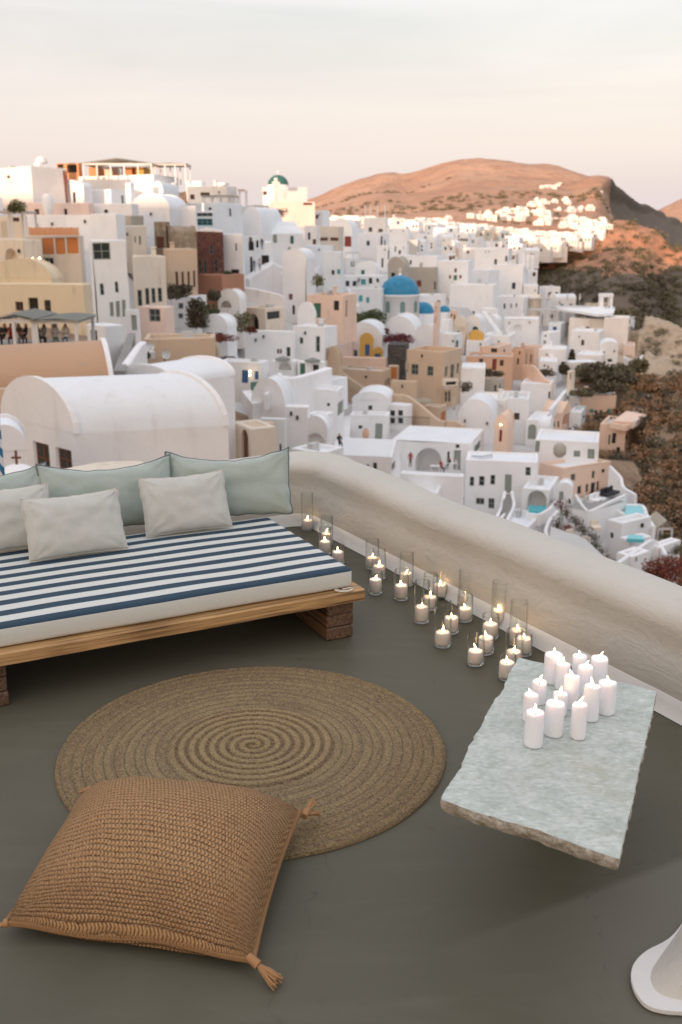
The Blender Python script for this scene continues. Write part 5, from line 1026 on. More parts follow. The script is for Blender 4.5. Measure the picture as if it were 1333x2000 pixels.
for pas in (0, 1):
  y = 428.0
  while y < 1110:
      x = -30 + rf.uniform(0, 20)
      while x < 1290:
          D = dist(x, y) * rf.uniform(1.01, 1.05); wpx = (rf.uniform(4.2, 8.0) if pas == 0 else rf.uniform(2.8, 4.2)) * FPX / D; h = rf.uniform(2.6, 3.7) * FPX / D * (1 if pas == 0 else .8)
          if poly_in(x, y - 6, TOWN) and D > 56 and cvd(x - wpx * .4, x + wpx * .4, y - h * 1.15, y - h * .1) < .28 and nf < 125:
              th = rf.choice((12, 18, 24, 30, 34, 62, 70, 76)); wl = wpx * (.72 if th < 45 else .28)
              near = min(nearby, key=lambda q: (q[1] - x) ** 2 + (q[2] - y) ** 2)
              side_ = 'right of' if x - near[1] > abs(y - near[2]) else 'left of' if near[1] - x > abs(y - near[2]) else 'above' if y < near[2] else 'below'
              wk = rf.choice(['one window', 'two windows', 'four windows', 'door and window', 'a shutter', 'three windows'])
              rt = rf.choice('fffvvufo') if D < 330 else rf.choice('ffv'); rw = {'f': 'flat roofed', 'v': 'barrel vaulted', 'u': 'vaulted', 'o': 'slab roofed'}[rt]
              sz = 'small' if wpx * D / FPX < 6.0 else 'wide'
              lab = '%s %s white house with %s, %s the %s' % (sz, rw, wk, side_, near[0])
              k = used.get(lab, 0); used[lab] = k + 1
              if k: lab = ['', 'second', 'third', 'fourth', 'fifth', 'sixth', 'seventh'][min(k, 6)] + ' ' + lab
              t_ = y - h; ww = .75 * FPX / D; wh = 1.0 * FPX / D; W = []
              f0, f1 = (x - wl, x) if th < 45 else (x, x + wpx - wl)
              def win(f, top, kind, tall=1.0, w_=1.0): c0 = f0 + (f1 - f0) * f; W.append((c0 - ww * w_ / 2, t_ + h * top, c0 + ww * w_ / 2, min(t_ + h * top + wh * tall, y - .5), kind))
              dk_ = rf.choice(('wk', 'wg', 'wk', 'wn'))
              if wk == 'one window': win(rf.uniform(.3, .7), .3, dk_)
              elif wk == 'two windows': win(.28, .32, dk_); win(.72, .32, dk_)
              elif wk == 'three windows': win(.2, .3, dk_); win(.5, .3, dk_); win(.8, .3, dk_)
              elif wk == 'four windows': [win(f, .22, dk_, .7, .8) for f in (.25, .7)]; [win(f, .62, dk_, .7, .8) for f in (.25, .7)]
              elif wk == 'door and window': win(.3, .38, rf.choice(('dg', 'db', 'dn', 'Dk')), 2.2, 1.2); win(.75, .36, dk_)
              else: win(.5, .3, rf.choice(('sg', 'sb', 'sn', 'st')), 1.1, 1.2)
              B(lab, x - wl, x, x + wpx - wl, t_, y, th, d=D, col=rf.choice(('white', 'white', 'white', 'coolwhite', 'warmwhite', 'white', 'white', 'cream' if y < 620 else 'white')), roof=rt, w=W, rise=1.2 if rt in 'vu' else None, group='white houses filling the slope of the town')
              mark(x - wl, x + wpx - wl, t_ - 2, y); nf += 1
          x += wpx * rf.uniform(.25, .5)
      Dm = dist(700, y); y += max(6, 1.3 * FPX / Dm * .70)
print('fillers', nf, 'houses', NH[0])
print('dups', [k for k, v in used.items() if v > 6])

# ---------------------------------------------------------------- terrain under the town
SG = np.array(SIGHT)
def carve(X, Y, Z, rad=3.2, gap=.7):
    "keep the ground below the foot of every house and out of the view towards it"
    X, Y, Z = np.array(X, float), np.array(Y, float), np.array(Z, float)
    L2 = (SG[:, 0] ** 2 + SG[:, 1] ** 2)
    for i0 in range(0, len(X), 1500):
        x, y = X[i0:i0 + 1500, None], Y[i0:i0 + 1500, None]
        t = (x * SG[None, :, 0] + y * SG[None, :, 1]) / L2
        tc_ = np.clip(t, .35, 1.0); dd = np.hypot(x - tc_ * SG[None, :, 0], y - tc_ * SG[None, :, 1])
        lim = CAM_H + (SG[None, :, 2] - CAM_H) * tc_ - gap
        lim = np.where(dd < rad, lim, 1e9); Z[i0:i0 + 1500] = np.minimum(Z[i0:i0 + 1500], lim.min(1))
    return Z
GP = np.array(GROUND)
manual = []
for (px, py, d_, dz) in ((1100, 760, 170, 0), (1150, 860, 135, 0), (1180, 960, 112, 0), (1240, 1060, 92, 0), (1200, 1120, 80, -1), (1000, 1090, 78, -5), (900, 1030, 72, -7), (750, 960, 64, -9), (600, 930, 60, -10), (500, 900, 52, -4), (1000, 470, 460, 0), (900, 445, 500, 0), (700, 440, 480, 0), (640, 425, 420, 0)):
    q = at(px, py, d_); manual.append((q.x, q.y, q.z - 1 + dz))
for X, Y, Z in ((0, 12, -16), (-15, 15, -14), (10, 20, -22), (-40, 12, -8), (-90, 60, 2), (-130, 120, 8), (-200, 150, 6), (-180, 300, 4), (-120, 240, 8), (-60, 300, 9), (-100, 420, 6), (0, 480, 4), (30, 10, -34), (60, 40, -48), (90, 60, -62), (140, 110, -80), (200, 160, -95), (-250, 60, 0)):
    manual.append((X, Y, Z))
GP = np.vstack([GP, np.array(manual)])
gx = np.arange(-260, 262, 4.0); gy = np.arange(8, 560, 4.0)
XX, YY = np.meshgrid(gx, gy, indexing='ij'); Q = np.stack([XX.ravel(), YY.ravel()], 1); Z = np.zeros(len(Q))
for i0 in range(0, len(Q), 2000):
    q = Q[i0:i0 + 2000]; d2 = ((q[:, None, :] - GP[None, :, :2]) ** 2).sum(2) + 9.0; w_ = d2 ** -1.9; Z[i0:i0 + 2000] = (w_ * GP[None, :, 2]).sum(1) / w_.sum(1)
# beyond the cliff line on the right the ground falls away to the sea
lx = np.interp(YY.ravel(), [0, 70, 80, 90, 100, 120, 150, 180, 200, 230, 260, 330, 460, 560], [8, 24, 27, 29, 31, 36, 42, 46, 49, 52, 50, 50, 70, 100])
over = np.clip(Q[:, 0] - lx, 0, None); Z -= over * 1.8
Z = carve(Q[:, 0], Q[:, 1], Z)
Z = np.maximum(Z, -118)
m_pave = plaster('lane_paving', (.60, .585, .56), amt=.6)
for i in range(len(Z)): Z[i] += noise.noise(Vector((Q[i, 0] * .08, Q[i, 1] * .08, 0))) * .8
def earth(name, c1, c2, c3, s=.25, rocks=(.42, .36, .28)):
    m, nt, b = newmat(name); w = worldco(nt); n1 = noise_(nt, w, s, 7, .62); n2 = noise_(nt, w, s * 5, 6, .65); n3 = noise_(nt, worldco(nt, (1, 1, 4)), s * .5, 5, .6, 1.0)
    c = mixcol(nt, mrange(nt, n1, .38, .62), c1, c2); c = mixcol(nt, mrange(nt, n2, .50, .68, 0, .75), c, c3); c = mixcol(nt, mrange(nt, n3, .60, .70, 0, .6), c, rocks)
    nt.links.new(c, b.inputs['Base Color']); b.inputs['Roughness'].default_value = .95
    bump(nt, b, math_(nt, 'ADD', n2, math_(nt, 'MULTIPLY', n1, 2)), .8, .35 / s * .25); return m
m_scrub = earth('scrub_earth', (.27, .18, .115), (.36, .25, .16), (.17, .12, .075), .22)
nx_, ny_ = len(gx), len(gy)
mb = MB(); mb.add([(Q[i, 0], Q[i, 1], Z[i]) for i in range(len(Q))], [(i * ny_ + j, (i + 1) * ny_ + j, (i + 1) * ny_ + j + 1, i * ny_ + j + 1) for i in range(nx_ - 1) for j in range(ny_ - 1)], 0, True)
mb.build('hillside_ground', m_scrub, kind='structure', label='earth slope carrying the town')
go_ = bpy.data.objects['hillside_ground']; go_.data.materials.append(m_pave)
for p in go_.data.polygons:
    c = p.center; q = proj(c)
    if c.y > 30 and poly_in(q[0], q[1], TOWN) : p.material_index = 1
# sea to the horizon
m_sea, nt, b = newmat('sea_water'); b.inputs['Base Color'].default_value = (.02, .06, .09, 1); b.inputs['Roughness'].default_value = .12; bump(nt, b, noise_(nt, worldco(nt), .12, 6), .5, .6)
mb = MB(); mb.add([(-25000, -9000, -120), (25000, -9000, -120), (25000, 25000, -120), (-25000, 25000, -120)], [(0, 1, 2, 3)]); mb.build('sea', m_sea, kind='structure', label='caldera sea far below')

def loft(name, rows, nu, nv, amp, scl, mat_, back=None, label=None, ridged=0, fall=0.5, seed=0.0, cv_=False):
    "rows: lists of (px, py, dist) with equal counts, front to back; smooth surface through them with rock relief"
    Rw = [[at(*p) for p in r] for r in rows]
    if back is not None: Rw.append([p + Vector((0, back, -back * fall)) for p in Rw[-1]])
    def cat(P, t):
        n = len(P) - 1; t = min(max(t * n, 0), n - 1e-6); i = int(t); f = t - i
        p0, p1, p2, p3 = P[max(i - 1, 0)], P[i], P[i + 1], P[min(i + 2, n)]
        return .5 * ((2 * p1) + (p2 - p0) * f + (2 * p0 - 5 * p1 + 4 * p2 - p3) * f * f + (3 * p1 - p0 - 3 * p2 + p3) * f ** 3)
    cols = [[cat(r, u / nu) for u in range(nu + 1)] for r in Rw]
    vs = []
    for u in range(nu + 1):
        c = [cl[u] for cl in cols]
        for v in range(nv + 1):
            q = cat(c, v / nv)
            n1 = noise.fractal(q * scl + Vector((seed, 0, 0)), .8, 2.1, 6); n2 = noise.noise(Vector((q.x * scl * .9, q.y * scl * .25, seed)))
            k = min(1, v / nv * 6)
            q = q + Vector((n1 * amp * .5, n1 * amp * .6, (n1 * amp + ridged * (abs(n2) - .3)) * (1 if 0 < v else 0)))
            vs.append(q)
    if cv_:
        zz = carve([v.x for v in vs], [v.y for v in vs], [v.z for v in vs], 2.0, .5); vs = [Vector((v.x, v.y, z)) for v, z in zip(vs, zz)]
    mb = MB(); m = nv + 1; mb.add(vs, [(i * m + j, (i + 1) * m + j, (i + 1) * m + j + 1, i * m + j + 1) for i in range(nu) for j in range(nv)], 0, True)
    o = mb.build(name, mat_, kind='structure', label=label); return o, vs, cat, cols
m_hill = earth('red_brown_hill', (.46, .255, .155), (.56, .34, .22), (.34, .185, .11), .006, rocks=(.52, .37, .26))
m_spur = earth('red_cliff_rock', (.54, .27, .15), (.42, .21, .12), (.24, .15, .095), .025, rocks=(.56, .34, .22))
m_dark = earth('scrub_with_painted_shade', (.125, .098, .068), (.17, .125, .09), (.075, .068, .045), .05, rocks=(.25, .19, .14))
m_cliff = earth('pale_tuff_cliff', (.46, .35, .24), (.54, .43, .31), (.26, .18, .11), .16, rocks=(.58, .48, .36))
hx = [480, 560, 613, 680, 745, 795, 850, 905, 960, 1010, 1070, 1120, 1172, 1200, 1250, 1300, 1345, 1450, 1600]
hy = [430, 408, 395, 367, 349, 350, 330, 313, 318, 326, 334, 349, 355, 385, 411, 431, 452, 480, 520]
hd = [2500, 2450, 2400, 2350, 2300, 2250, 2200, 2150, 2100, 2050, 2000, 1900, 1800, 2100, 2800, 3500, 4100, 5200, 7000]
hf = [1] * 13 + [1.15, 1.5, 1.9, 2.2, 2.8, 3.6]
rows = [[(x, 452 + (x - 600) * .10 if x < 1200 else 540, 620 * f) for x, f in zip(hx, hf)], [(x, 440 + (x - 600) * .055 if x < 1200 else 505, 900 * f) for x, f in zip(hx, hf)], [(x, (y * .5 + 222 + (x - 600) * .01), 1350 * f) for x, y, f in zip(hx, hy, hf)], [(x, y * .80 + 86, d * .82) for x, y, d in zip(hx, hy, hd)], [(x, y, d) for x, y, d in zip(hx, hy, hd)]]
hill, hv, hcat, hcols = loft('mountain', rows, 230, 90, 9, .0035, m_hill, back=900, fall=.14, label='sunlit red brown mountain behind the town', ridged=15, seed=3)
rows = [[(x, y + 160, d * .62) for x, y, d in r] for r in [[(1010, 500, 560), (1060, 492, 560), (1100, 480, 570), (1145, 458, 590), (1195, 434, 620), (1240, 443, 620), (1262, 451, 620), (1285, 480, 610), (1310, 491, 600), (1345, 500, 600), (1450, 545, 600), (1600, 600, 600)]]] 
R1 = [(1010, 502, 560), (1060, 494, 560), (1100, 482, 570), (1145, 458, 590), (1195, 434, 620), (1240, 443, 620), (1262, 451, 620), (1285, 480, 610), (1310, 491, 600), (1345, 500, 600), (1450, 545, 600), (1600, 600, 600)]
rows = [[(x, y + 420 - (i * 14), 250 + i * 5) for i, (x, y, d) in enumerate(R1)], [(x, y + 260 - i * 4, 330) for i, (x, y, d) in enumerate(R1)], [(x, y + 140, 420) for x, y, d in R1], [(x, y + 75, 490) for x, y, d in R1], [(x, y + 34, 545) for x, y, d in R1], R1]
spur, spv, _, _ = loft('gorge_spur', rows, 150, 90, 7, .012, m_spur, back=260, label='red rock spur and dark gorge to the right of town', ridged=9, fall=.25, seed=8)
hill.data.materials.append(m_dark)  # mountain side turned from the sun: its shade painted with a dark material
for p in hill.data.polygons:
    c = p.center
    if c.x / c.y > .262 + noise.noise(c * .004) * .012: p.material_index = 1
# below the sunlit rock: gorge scrub and painted-in shade as one dark material
spur.data.materials.append(m_dark)
for p in spur.data.polygons:
    c = p.center; px_, py_ = proj(c)
    if c.z < -15 + noise.noise(c * .02) * 9 or c.x < 95 + noise.noise(c * .03) * 20: p.material_index = 1
rows = [[(1260, 470, 3600), (1300, 470, 3600), (1345, 470, 3600), (1500, 470, 3600), (1800, 480, 3600)], [(1262, 432, 4600), (1300, 410, 4600), (1345, 388, 4600), (1420, 365, 4600), (1800, 400, 4600)]]
loft('far_headland', rows, 60, 20, 20, .002, m_hill, back=1500, label='small distant headland at the right edge', ridged=20, seed=1)
cx_ = [1130, 1170, 1205, 1235, 1262, 1290, 1320, 1350, 1430, 1560]
rows = [[(x, 1190 + (x - 1200) * .12, 78) for x in cx_], [(x, 1080 + (x - 1200) * .10, 92 + (x - 1200) * .02) for x in cx_], [(x, 980, 112 - (x - 1200) * .02) for x in cx_], [(x, 880, 134 - (x - 1200) * .04) for x in cx_], [(x, 800, 156 - (x - 1200) * .05) for x in cx_],
        [(x, 745 + max(0, x - 1300) * .25, 178 - (x - 1200) * .06) for x in cx_], [(x, max(660, 680 + (x - 1235) * .45), 206 - (x - 1235) * .10) for x in cx_], [(x, (612, 610, 612, 622, 645, 668, 692, 720, 790, 880)[i], (250, 248, 245, 240, 232, 226, 220, 214, 205, 195)[i]) for i, x in enumerate(cx_)]]
cliff, cv, _, _ = loft('tuff_cliff', rows, 110, 120, 2.2, .06, m_scrub, back=70, label='pale tuff cliff and scrub slope right of the town', ridged=2.0, fall=.9, seed=5, cv_=True)
cliff.data.materials.append(m_cliff)
for p in cliff.data.polygons:
    c = p.center; px_, py_ = proj(c); n_ = noise.noise(c * .05)
    if (c.y > 160 + n_ * 16 and c.x > 42) or (c.y > 150 and n_ > .18) or n_ > .42: p.material_index = 1
# scrub clumps scattered over the slopes, too many to count
def scatter(name, vs, cond, n, s0, s1, col, seed, label):
    r = random.Random(seed); mb = MB(); lm = [leaf_mesh(70, 1, 1, .85, .15, seed + i) for i in range(5)]; k = 0; tries = 0
    while k < n and tries < n * 40:
        tries += 1; p = Vector(r.choice(vs)) + Vector((r.uniform(-1, 1), r.uniform(-1, 1), 0))
        if not cond(p, r): continue
        s = r.uniform(s0, s1); a = r.uniform(0, 6); ca, sa = math.cos(a) * s, math.sin(a) * s; m = r.choice(lm)
        mb.add([(p.x + x * ca - y_ * sa, p.y + x * sa + y_ * ca, p.z - .15 * s + z * s) for x, y_, z in m.v], m.f); k += 1
    mb.build(name, LEAF[col], kind='stuff', label=label)
def c1(p, r): return p.y < 190 and r.random() < .9
scatter('brown_scrub_undergrowth', cv, c1, 800, .7, 2.0, 'dry', 1, 'dry brown scrub covering the slope'); scatter('dark_scrub_undergrowth', cv, c1, 420, .7, 2.0, 'dark', 2, 'dark scrub covering the slope'); scatter('olive_scrub_undergrowth', cv, lambda p, r: True, 450, .6, 1.8, 'olive', 3, 'olive scrub covering the slope')
scatter('gorge_undergrowth', spv, lambda p, r: p.z < -18 and p.y < 520, 900, 1.5, 4.2, 'dark', 4, 'dark scrub in the gorge'); scatter('gorge_dry_undergrowth', spv, lambda p, r: p.y < 600, 900, 1.5, 4, 'olive', 5, 'sparse scrub on the red rock')
scatter('mountain_undergrowth', hv, lambda p, r: 650 < p.y < 1800 and noise.noise(p * .004) > .12, 700, 3, 7, 'olive', 6, 'sparse bushes on the mountain')

# ---------------------------------------------------------------- the far sunlit village
VIL = [[(870, 432), (940, 420), (1000, 412), (1060, 405), (1130, 410), (1180, 430), (1192, 455), (1170, 475), (1110, 500), (1060, 488), (1000, 470), (900, 455), (800, 445)], [(1040, 375), (1085, 358), (1095, 362), (1050, 385)], [(1020, 398), (1060, 392), (1085, 396), (1040, 408)], [(1100, 400), (1125, 396), (1120, 404)],
       [(1170, 372), (1180, 371), (1181, 380), (1171, 381)], [(1000, 420), (960, 395), (1100, 385), (1170, 420)], [(620, 430), (700, 438), (800, 448), (870, 450), (860, 462), (640, 440)]]
DEN = [1, 1, .9, 1, 1, .10, .9]
r = random.Random(5); cells = {}; vil = []
m5 = 91
for idx, v in enumerate(hv):
    v = Vector(v)
    if v.y < 560 or v.y > 1900: continue
    px_, py_ = proj(v)
    if v.y > 640 and noise.noise(v * .013 + Vector((7, 0, 0))) < (-.06 if v.y > 900 else -.25): continue
    for P, dn in zip(VIL, DEN):
        if poly_in(px_, py_, P) and r.random() < dn * .8:
            for _ in range(3 if dn > .5 and v.y < 1200 else 1): vil.append(v + Vector((r.uniform(-6, 6), r.uniform(-6, 6), 0)))
            break
for v in spv:
    v = Vector(v); px_, py_ = proj(v)
    if v.y > 520 and poly_in(px_, py_, [(1020, 490), (1100, 470), (1150, 452), (1185, 436), (1195, 455), (1150, 480), (1080, 505)]) and r.random() < .35: vil.append(v)
r.shuffle(vil); print('village', len(vil))
vil = vil[:1300]
cm = {}
def house_mb(k):
    r2 = random.Random(k); w_, l_, h_ = r2.uniform(6, 11), r2.uniform(5, 8), r2.uniform(3.2, 6.0); mb = MB(); mb.box(-w_ / 2, w_ / 2, -l_ / 2, l_ / 2, -4, h_)
    if k % 3 == 0: mb.box(-w_ / 4, w_ / 3, -l_ / 4, l_ / 2.2, h_, h_ + 2.6)
    n = MB()
    for i in range(r2.randint(1, 3)): x = -w_ / 2 + w_ * (i + .7) / 3.6; n.box(x, x + .9, -l_ / 2 - .05, -l_ / 2 + .05, 1.2, 2.6)
    return mb, n
protos = [house_mb(k) for k in range(9)]
vil.sort(key=lambda v: v.y)
pm = []
for mb, n in protos:
    mb.add(n.v, n.f, 1); o = mb.build('village_house', [MATS['warmwhite'], PAINT['k']]); pm.append(o.data); bpy.data.objects.remove(o)
for i, v in enumerate(vil[:110]):
    o = bpy.data.objects.new('village_house', pm[i % 9]); COL.objects.link(o); o.location = v; o.rotation_euler = (0, 0, r.uniform(-.6, .6)); s = r.uniform(.6, 1.0); o.scale = (s, s, s)
    tag(o, 'tiny white cube house in the sunlit far village', 'house', 'houses of the sunlit far village')
mb = MB()
for i, v in enumerate(vil[110:]):
    a = r.uniform(-.6, .6); s = r.uniform(.55, 1.0); q, n = protos[r.randrange(9)]; ca, sa = math.cos(a) * s, math.sin(a) * s
    mb.add([(v.x + x * ca - y_ * sa, v.y + x * sa + y_ * ca, v.z + z * s) for x, y_, z in q.v], q.f); mb.m[-len(n.f):] = [1] * len(n.f)
mb.build('far_village_houses', [MATS['warmwhite'], PAINT['k']], kind='stuff', label='countless white houses of the sunlit far village')
# ---------------------------------------------------------------- the rest of the island behind the viewer, which shades the bay at sunset
nB_ = Vector((sdir.x, sdir.y, 0)).normalized(); tB = Vector((-nB_.y, nB_.x, 0)); mb = MB(); vs = []; KU, KV = 80, 14
RZ = 19.9
for i in range(KU + 1):
    for j in range(KV + 1):
        s = (i / KU - .5) * 900; t = -30 - 160 * j / KV; prof_ = math.sin(math.pi * min(1, (j / KV) * 1.0)) ** .8
        q = nB_ * t + tB * s; z = -14 + (RZ + 14) * prof_ + noise.noise(Vector((s * .03, t * .02, 0))) * 2.2 * prof_
        vs.append((q.x, q.y, z))
mb.add(vs, [(i * (KV + 1) + j, i * (KV + 1) + j + 1, (i + 1) * (KV + 1) + j + 1, (i + 1) * (KV + 1) + j) for i in range(KU) for j in range(KV)], 0, True)
mb.build('castle_hill', m_scrub, kind='structure', label='hill behind the terrace')
# ================================================================ the terrace in front
def P0(px, py, z=0.0): return atz(px, py, z)
# materials
m_floor, nt, b = newmat('polished_screed')
w = worldco(nt)
n1 = noise_(nt, w, .9, 6, .6, .5); n2 = noise_(nt, w, 14, 5, .6); n3 = noise_(nt, worldco(nt, (1.0, 5.0, 1)), 1.4, 5, .6, 1.0)
c = mixcol(nt, mrange(nt, n1, .3, .7), (.088, .081, .054), (.115, .106, .074))
c = mixcol(nt, mrange(nt, n3, .52, .75, 0, .35), c, (.148, .138, .103))
c = mixcol(nt, mrange(nt, n2, .60, .8, 0, .35), c, (.072, .062, .042))
# paler floor towards the viewer past a diagonal line, feathered out to the left
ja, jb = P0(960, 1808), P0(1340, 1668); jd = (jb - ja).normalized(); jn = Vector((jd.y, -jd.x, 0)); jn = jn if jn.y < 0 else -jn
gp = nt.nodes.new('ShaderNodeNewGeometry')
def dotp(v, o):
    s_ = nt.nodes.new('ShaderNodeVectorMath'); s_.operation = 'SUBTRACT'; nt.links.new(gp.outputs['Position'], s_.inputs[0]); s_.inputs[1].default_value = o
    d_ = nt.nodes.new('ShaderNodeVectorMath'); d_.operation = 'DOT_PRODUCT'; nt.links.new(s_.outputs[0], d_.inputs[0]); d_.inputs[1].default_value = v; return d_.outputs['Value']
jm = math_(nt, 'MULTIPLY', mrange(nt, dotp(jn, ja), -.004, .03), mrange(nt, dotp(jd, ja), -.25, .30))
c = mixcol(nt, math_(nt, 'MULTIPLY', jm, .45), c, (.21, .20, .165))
# hairline cracks and footmarks
vc = N(nt, 'ShaderNodeTexVoronoi', Scale=.9, feature='DISTANCE_TO_EDGE'); wv = nt.nodes.new('ShaderNodeVectorMath'); wv.operation = 'ADD'
nn_ = N(nt, 'ShaderNodeTexNoise', Scale=3.0, Detail=4); nt.links.new(w, nn_.inputs['Vector']); nt.links.new(w, wv.inputs[0])
sn_ = nt.nodes.new('ShaderNodeVectorMath'); sn_.operation = 'SCALE'; sn_.inputs['Scale'].default_value = .35; nt.links.new(nn_.outputs['Color'], sn_.inputs[0]); nt.links.new(sn_.outputs[0], wv.inputs[1]); nt.links.new(wv.outputs[0], vc.inputs['Vector'])
c = mixcol(nt, math_(nt, 'MULTIPLY', mrange(nt, vc.outputs['Distance'], .0025, .0008), mrange(nt, n2, .45, .6, 0, .5)), c, (.05, .043, .03))
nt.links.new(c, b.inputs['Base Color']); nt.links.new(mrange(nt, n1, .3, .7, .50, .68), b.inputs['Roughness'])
b.inputs['Specular IOR Level'].default_value = .3
bump(nt, b, noise_(nt, w, 30, 5), .12, .004)
m_para, nt, b = newmat('terrace_plaster')
w = worldco(nt); n1 = noise_(nt, w, 1.3, 5); n2 = noise_(nt, w, 22, 5, .6); n3 = noise_(nt, w, 90, 3)
c = mixcol(nt, mrange(nt, n1, .3, .72), (.59, .56, .495), (.52, .49, .43))
c = mixcol(nt, mrange(nt, n2, .58, .75, 0, .25), c, (.40, .37, .31))
nt.links.new(c, b.inputs['Base Color']); b.inputs['Roughness'].default_value = .8
hh = math_(nt, 'ADD', math_(nt, 'MULTIPLY', n2, .6), math_(nt, 'MULTIPLY', n3, .3))
hh = math_(nt, 'ADD', hh, math_(nt, 'MULTIPLY', noise_(nt, worldco(nt, (1, 1, 2.5)), 6, 4, .6, 1.0), 2.2))
bump(nt, b, hh, .38, .010)
m_skirt = plaster('skirting_paint', (.74, .72, .68), sc_=3.0)

# floor
A0 = P0(590, 1030); VA = Vector((math.tan(R(-29.4)), 1, 0)).normalized()      # corner and the directions of the two walls
pA = P0(680, 1064.5); pB = P0(1281, 1382); dA = (pB - pA).normalized()        # parapet to the right: runs towards the camera
dB = Vector((-math.sin(R(62.95)), -math.cos(R(62.95)), 0))                     # parapet behind the bed: runs left
nA = Vector((-dA.y, dA.x, 0)); nA = nA if nA.x > 0 else -nA                    # outward
nB = Vector((dB.y, -dB.x, 0)); nB = nB if nB.y > 0 else -nB
# inner corner = intersection of line A with line B
def isect(p, d, q, e):
    det = d.x * -e.y + e.x * d.y; r = q - p
    t = (r.x * -e.y + e.x * r.y) / det; return p + d * t
cor = isect(pA, dA, P0(560, 1028), dB)
print('corner', cor, proj(cor))
endA = cor + dA * 7.5; endB = cor + dB * 6.5
mb = MB(); fl = [cor + nA * .2 + nB * .2, endA + nA * .2, endA + dB * 9, endB + nB * .2 + dB * 2.5]
n_ = len(fl); mb.add([v for v in fl] + [v - Vector((0, 0, .35)) for v in fl], [(0, 1, 2, 3), (4, 5, 6, 7), (0, 1, 5, 4), (1, 2, 6, 5), (2, 3, 7, 6), (3, 0, 4, 7)])
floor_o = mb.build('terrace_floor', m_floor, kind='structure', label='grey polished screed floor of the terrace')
# lower building mass under the terrace
mb = MB(); fl2 = [cor + nA * .30 + nB * .30, endA + nA * .30, endA + dB * 9, endB + nB * .30 + dB * 2.5]
mb.add([v - Vector((0, 0, .36)) for v in fl2] + [v - Vector((0, 0, 18)) for v in fl2], [(0, 1, 2, 3), (4, 5, 6, 7), (0, 1, 5, 4), (1, 2, 6, 5), (2, 3, 7, 6), (3, 0, 4, 7)])
mb.build('terrace_base', MATS['white'], kind='structure', label='white masonry under the terrace')

# parapets: one swept profile with a rounded top, mitred corner
H, T = .475, .34
def profile(H, T, lean=.0):
    pts = [(0, 0), (0.012, .02), (-.004, .10)]
    r = T * .30
    for k in range(3): pts.append((-.006 + .012 * k, .2 + k * (H - r - .2) / 3))
    for k in range(13):
        a = math.pi * k / 12
        ca_ = math.cos(a); pts.append((T / 2 - T / 2 * math.copysign(abs(ca_) ** .8, ca_), H - r + r * math.sin(a) ** .75))
    pts += [(T + .03, H * .3), (T + .05, -.4)]
    return pts
prof = profile(H, T)
path = [endA + dA * 0]
K = 60
line = []
for k in range(K + 1): line.append((endA.lerp(cor, k / K), nA))
rc = .16
arc = []
mit = (nA + nB)
line = [(p, n) for p, n in line if (p - cor).length > rc]
c0 = cor - nA * rc * 0 - nB * 0
start = cor + dA * rc; end = cor + dB * rc
cc = start - nA * rc     # centre of the inner fillet
cc = cor + dA * rc + dB * rc
for k in range(9):
    a = k / 8; n = (nA * (1 - a) + nB * a).normalized()
    q = start * (1 - a) ** 2 + cor * 2 * a * (1 - a) + end * a ** 2
    arc.append((q, n * (1 + .25 * math.sin(math.pi * a))))
lineB = [(cor.lerp(endB, k / K), nB) for k in range(1, K + 1) if (cor.lerp(endB, k / K) - cor).length > rc]
full = line + arc + lineB
vs = []
for i, (p, n) in enumerate(full):
    for u, z in prof:
        q = p + n * u + Vector((0, 0, z))
        wob = noise.noise(q * 1.1) * .018 + noise.noise(q * 3.2) * .006
        zz = 1 if z > .1 else 0
        q = q + n.normalized() * wob * zz + Vector((0, 0, wob * .8 * zz))
        vs.append(q)
n_ = len(prof)
mb = MB(); mb.add(vs, [(i * n_ + j, i * n_ + j + 1, (i + 1) * n_ + j + 1, (i + 1) * n_ + j) for i in range(len(full) - 1) for j in range(n_ - 1)], 0, True)
par = mb.build('parapet_wall', m_para, label='low rounded plaster parapet wall round the terrace', cat='wall')
# painted skirting band with a coved foot
vs = []; sp_ = [(-.035, .004), (-.03, .012), (-.012, .05), (-.009, .085), (-.004, .09)]
for p, n in full:
    for u, z in sp_:
        vs.append(p + n.normalized() * (u + noise.noise(p * 2.1) * .006) + Vector((0, 0, z)))
n_ = len(sp_); mb = MB(); mb.add(vs, [(i * n_ + j, i * n_ + j + 1, (i + 1) * n_ + j + 1, (i + 1) * n_ + j) for i in range(len(full) - 1) for j in range(n_ - 1)], 0, True)
mb.build('skirting', m_skirt, par)
for nm, pt in (('parapet crest right', proj(cor + dA * 3 + nA * T / 2 + Vector((0, 0, H)))),): print(nm, pt)

# ---------------------------------------------------------------- daybed
e1 = -dB                                             # long axis, towards the right
e2 = Vector((-e1.y, e1.x, 0))                        # away from the camera
ZM = .37                                             # mattress top
LEG = .205; PLK = .06
c_fr = atz(690, 1110, ZM)                            # mattress top, front right corner
wid = (atz(522, 1008, ZM) - c_fr).dot(e2)
print('mattress width', wid, 'leg', [P0(645, 1252), P0(691, 1247)], (P0(645, 1252) - P0(691, 1247)).length)
bed = empty('wooden_daybed', Vector((c_fr.x, c_fr.y, 0)), math.atan2(e1.y, e1.x), label='low daybed of raw timber boards on stacked beam legs, under the striped mattress', cat='daybed')
m_wood = woodmat('honey_timber', (.60, .37, .16), (.36, .19, .07)); m_beam = woodmat('old_brown_timber', (.20, .115, .065), (.10, .055, .032), axis=1)
LM = 2.9; lleg = (P0(16, 1368) - Vector((c_fr.x, c_fr.y, 0))).dot(e1); ov = .05
nb = 7; bw = (wid + ov * 2) / nb
rnd = random.Random(3)
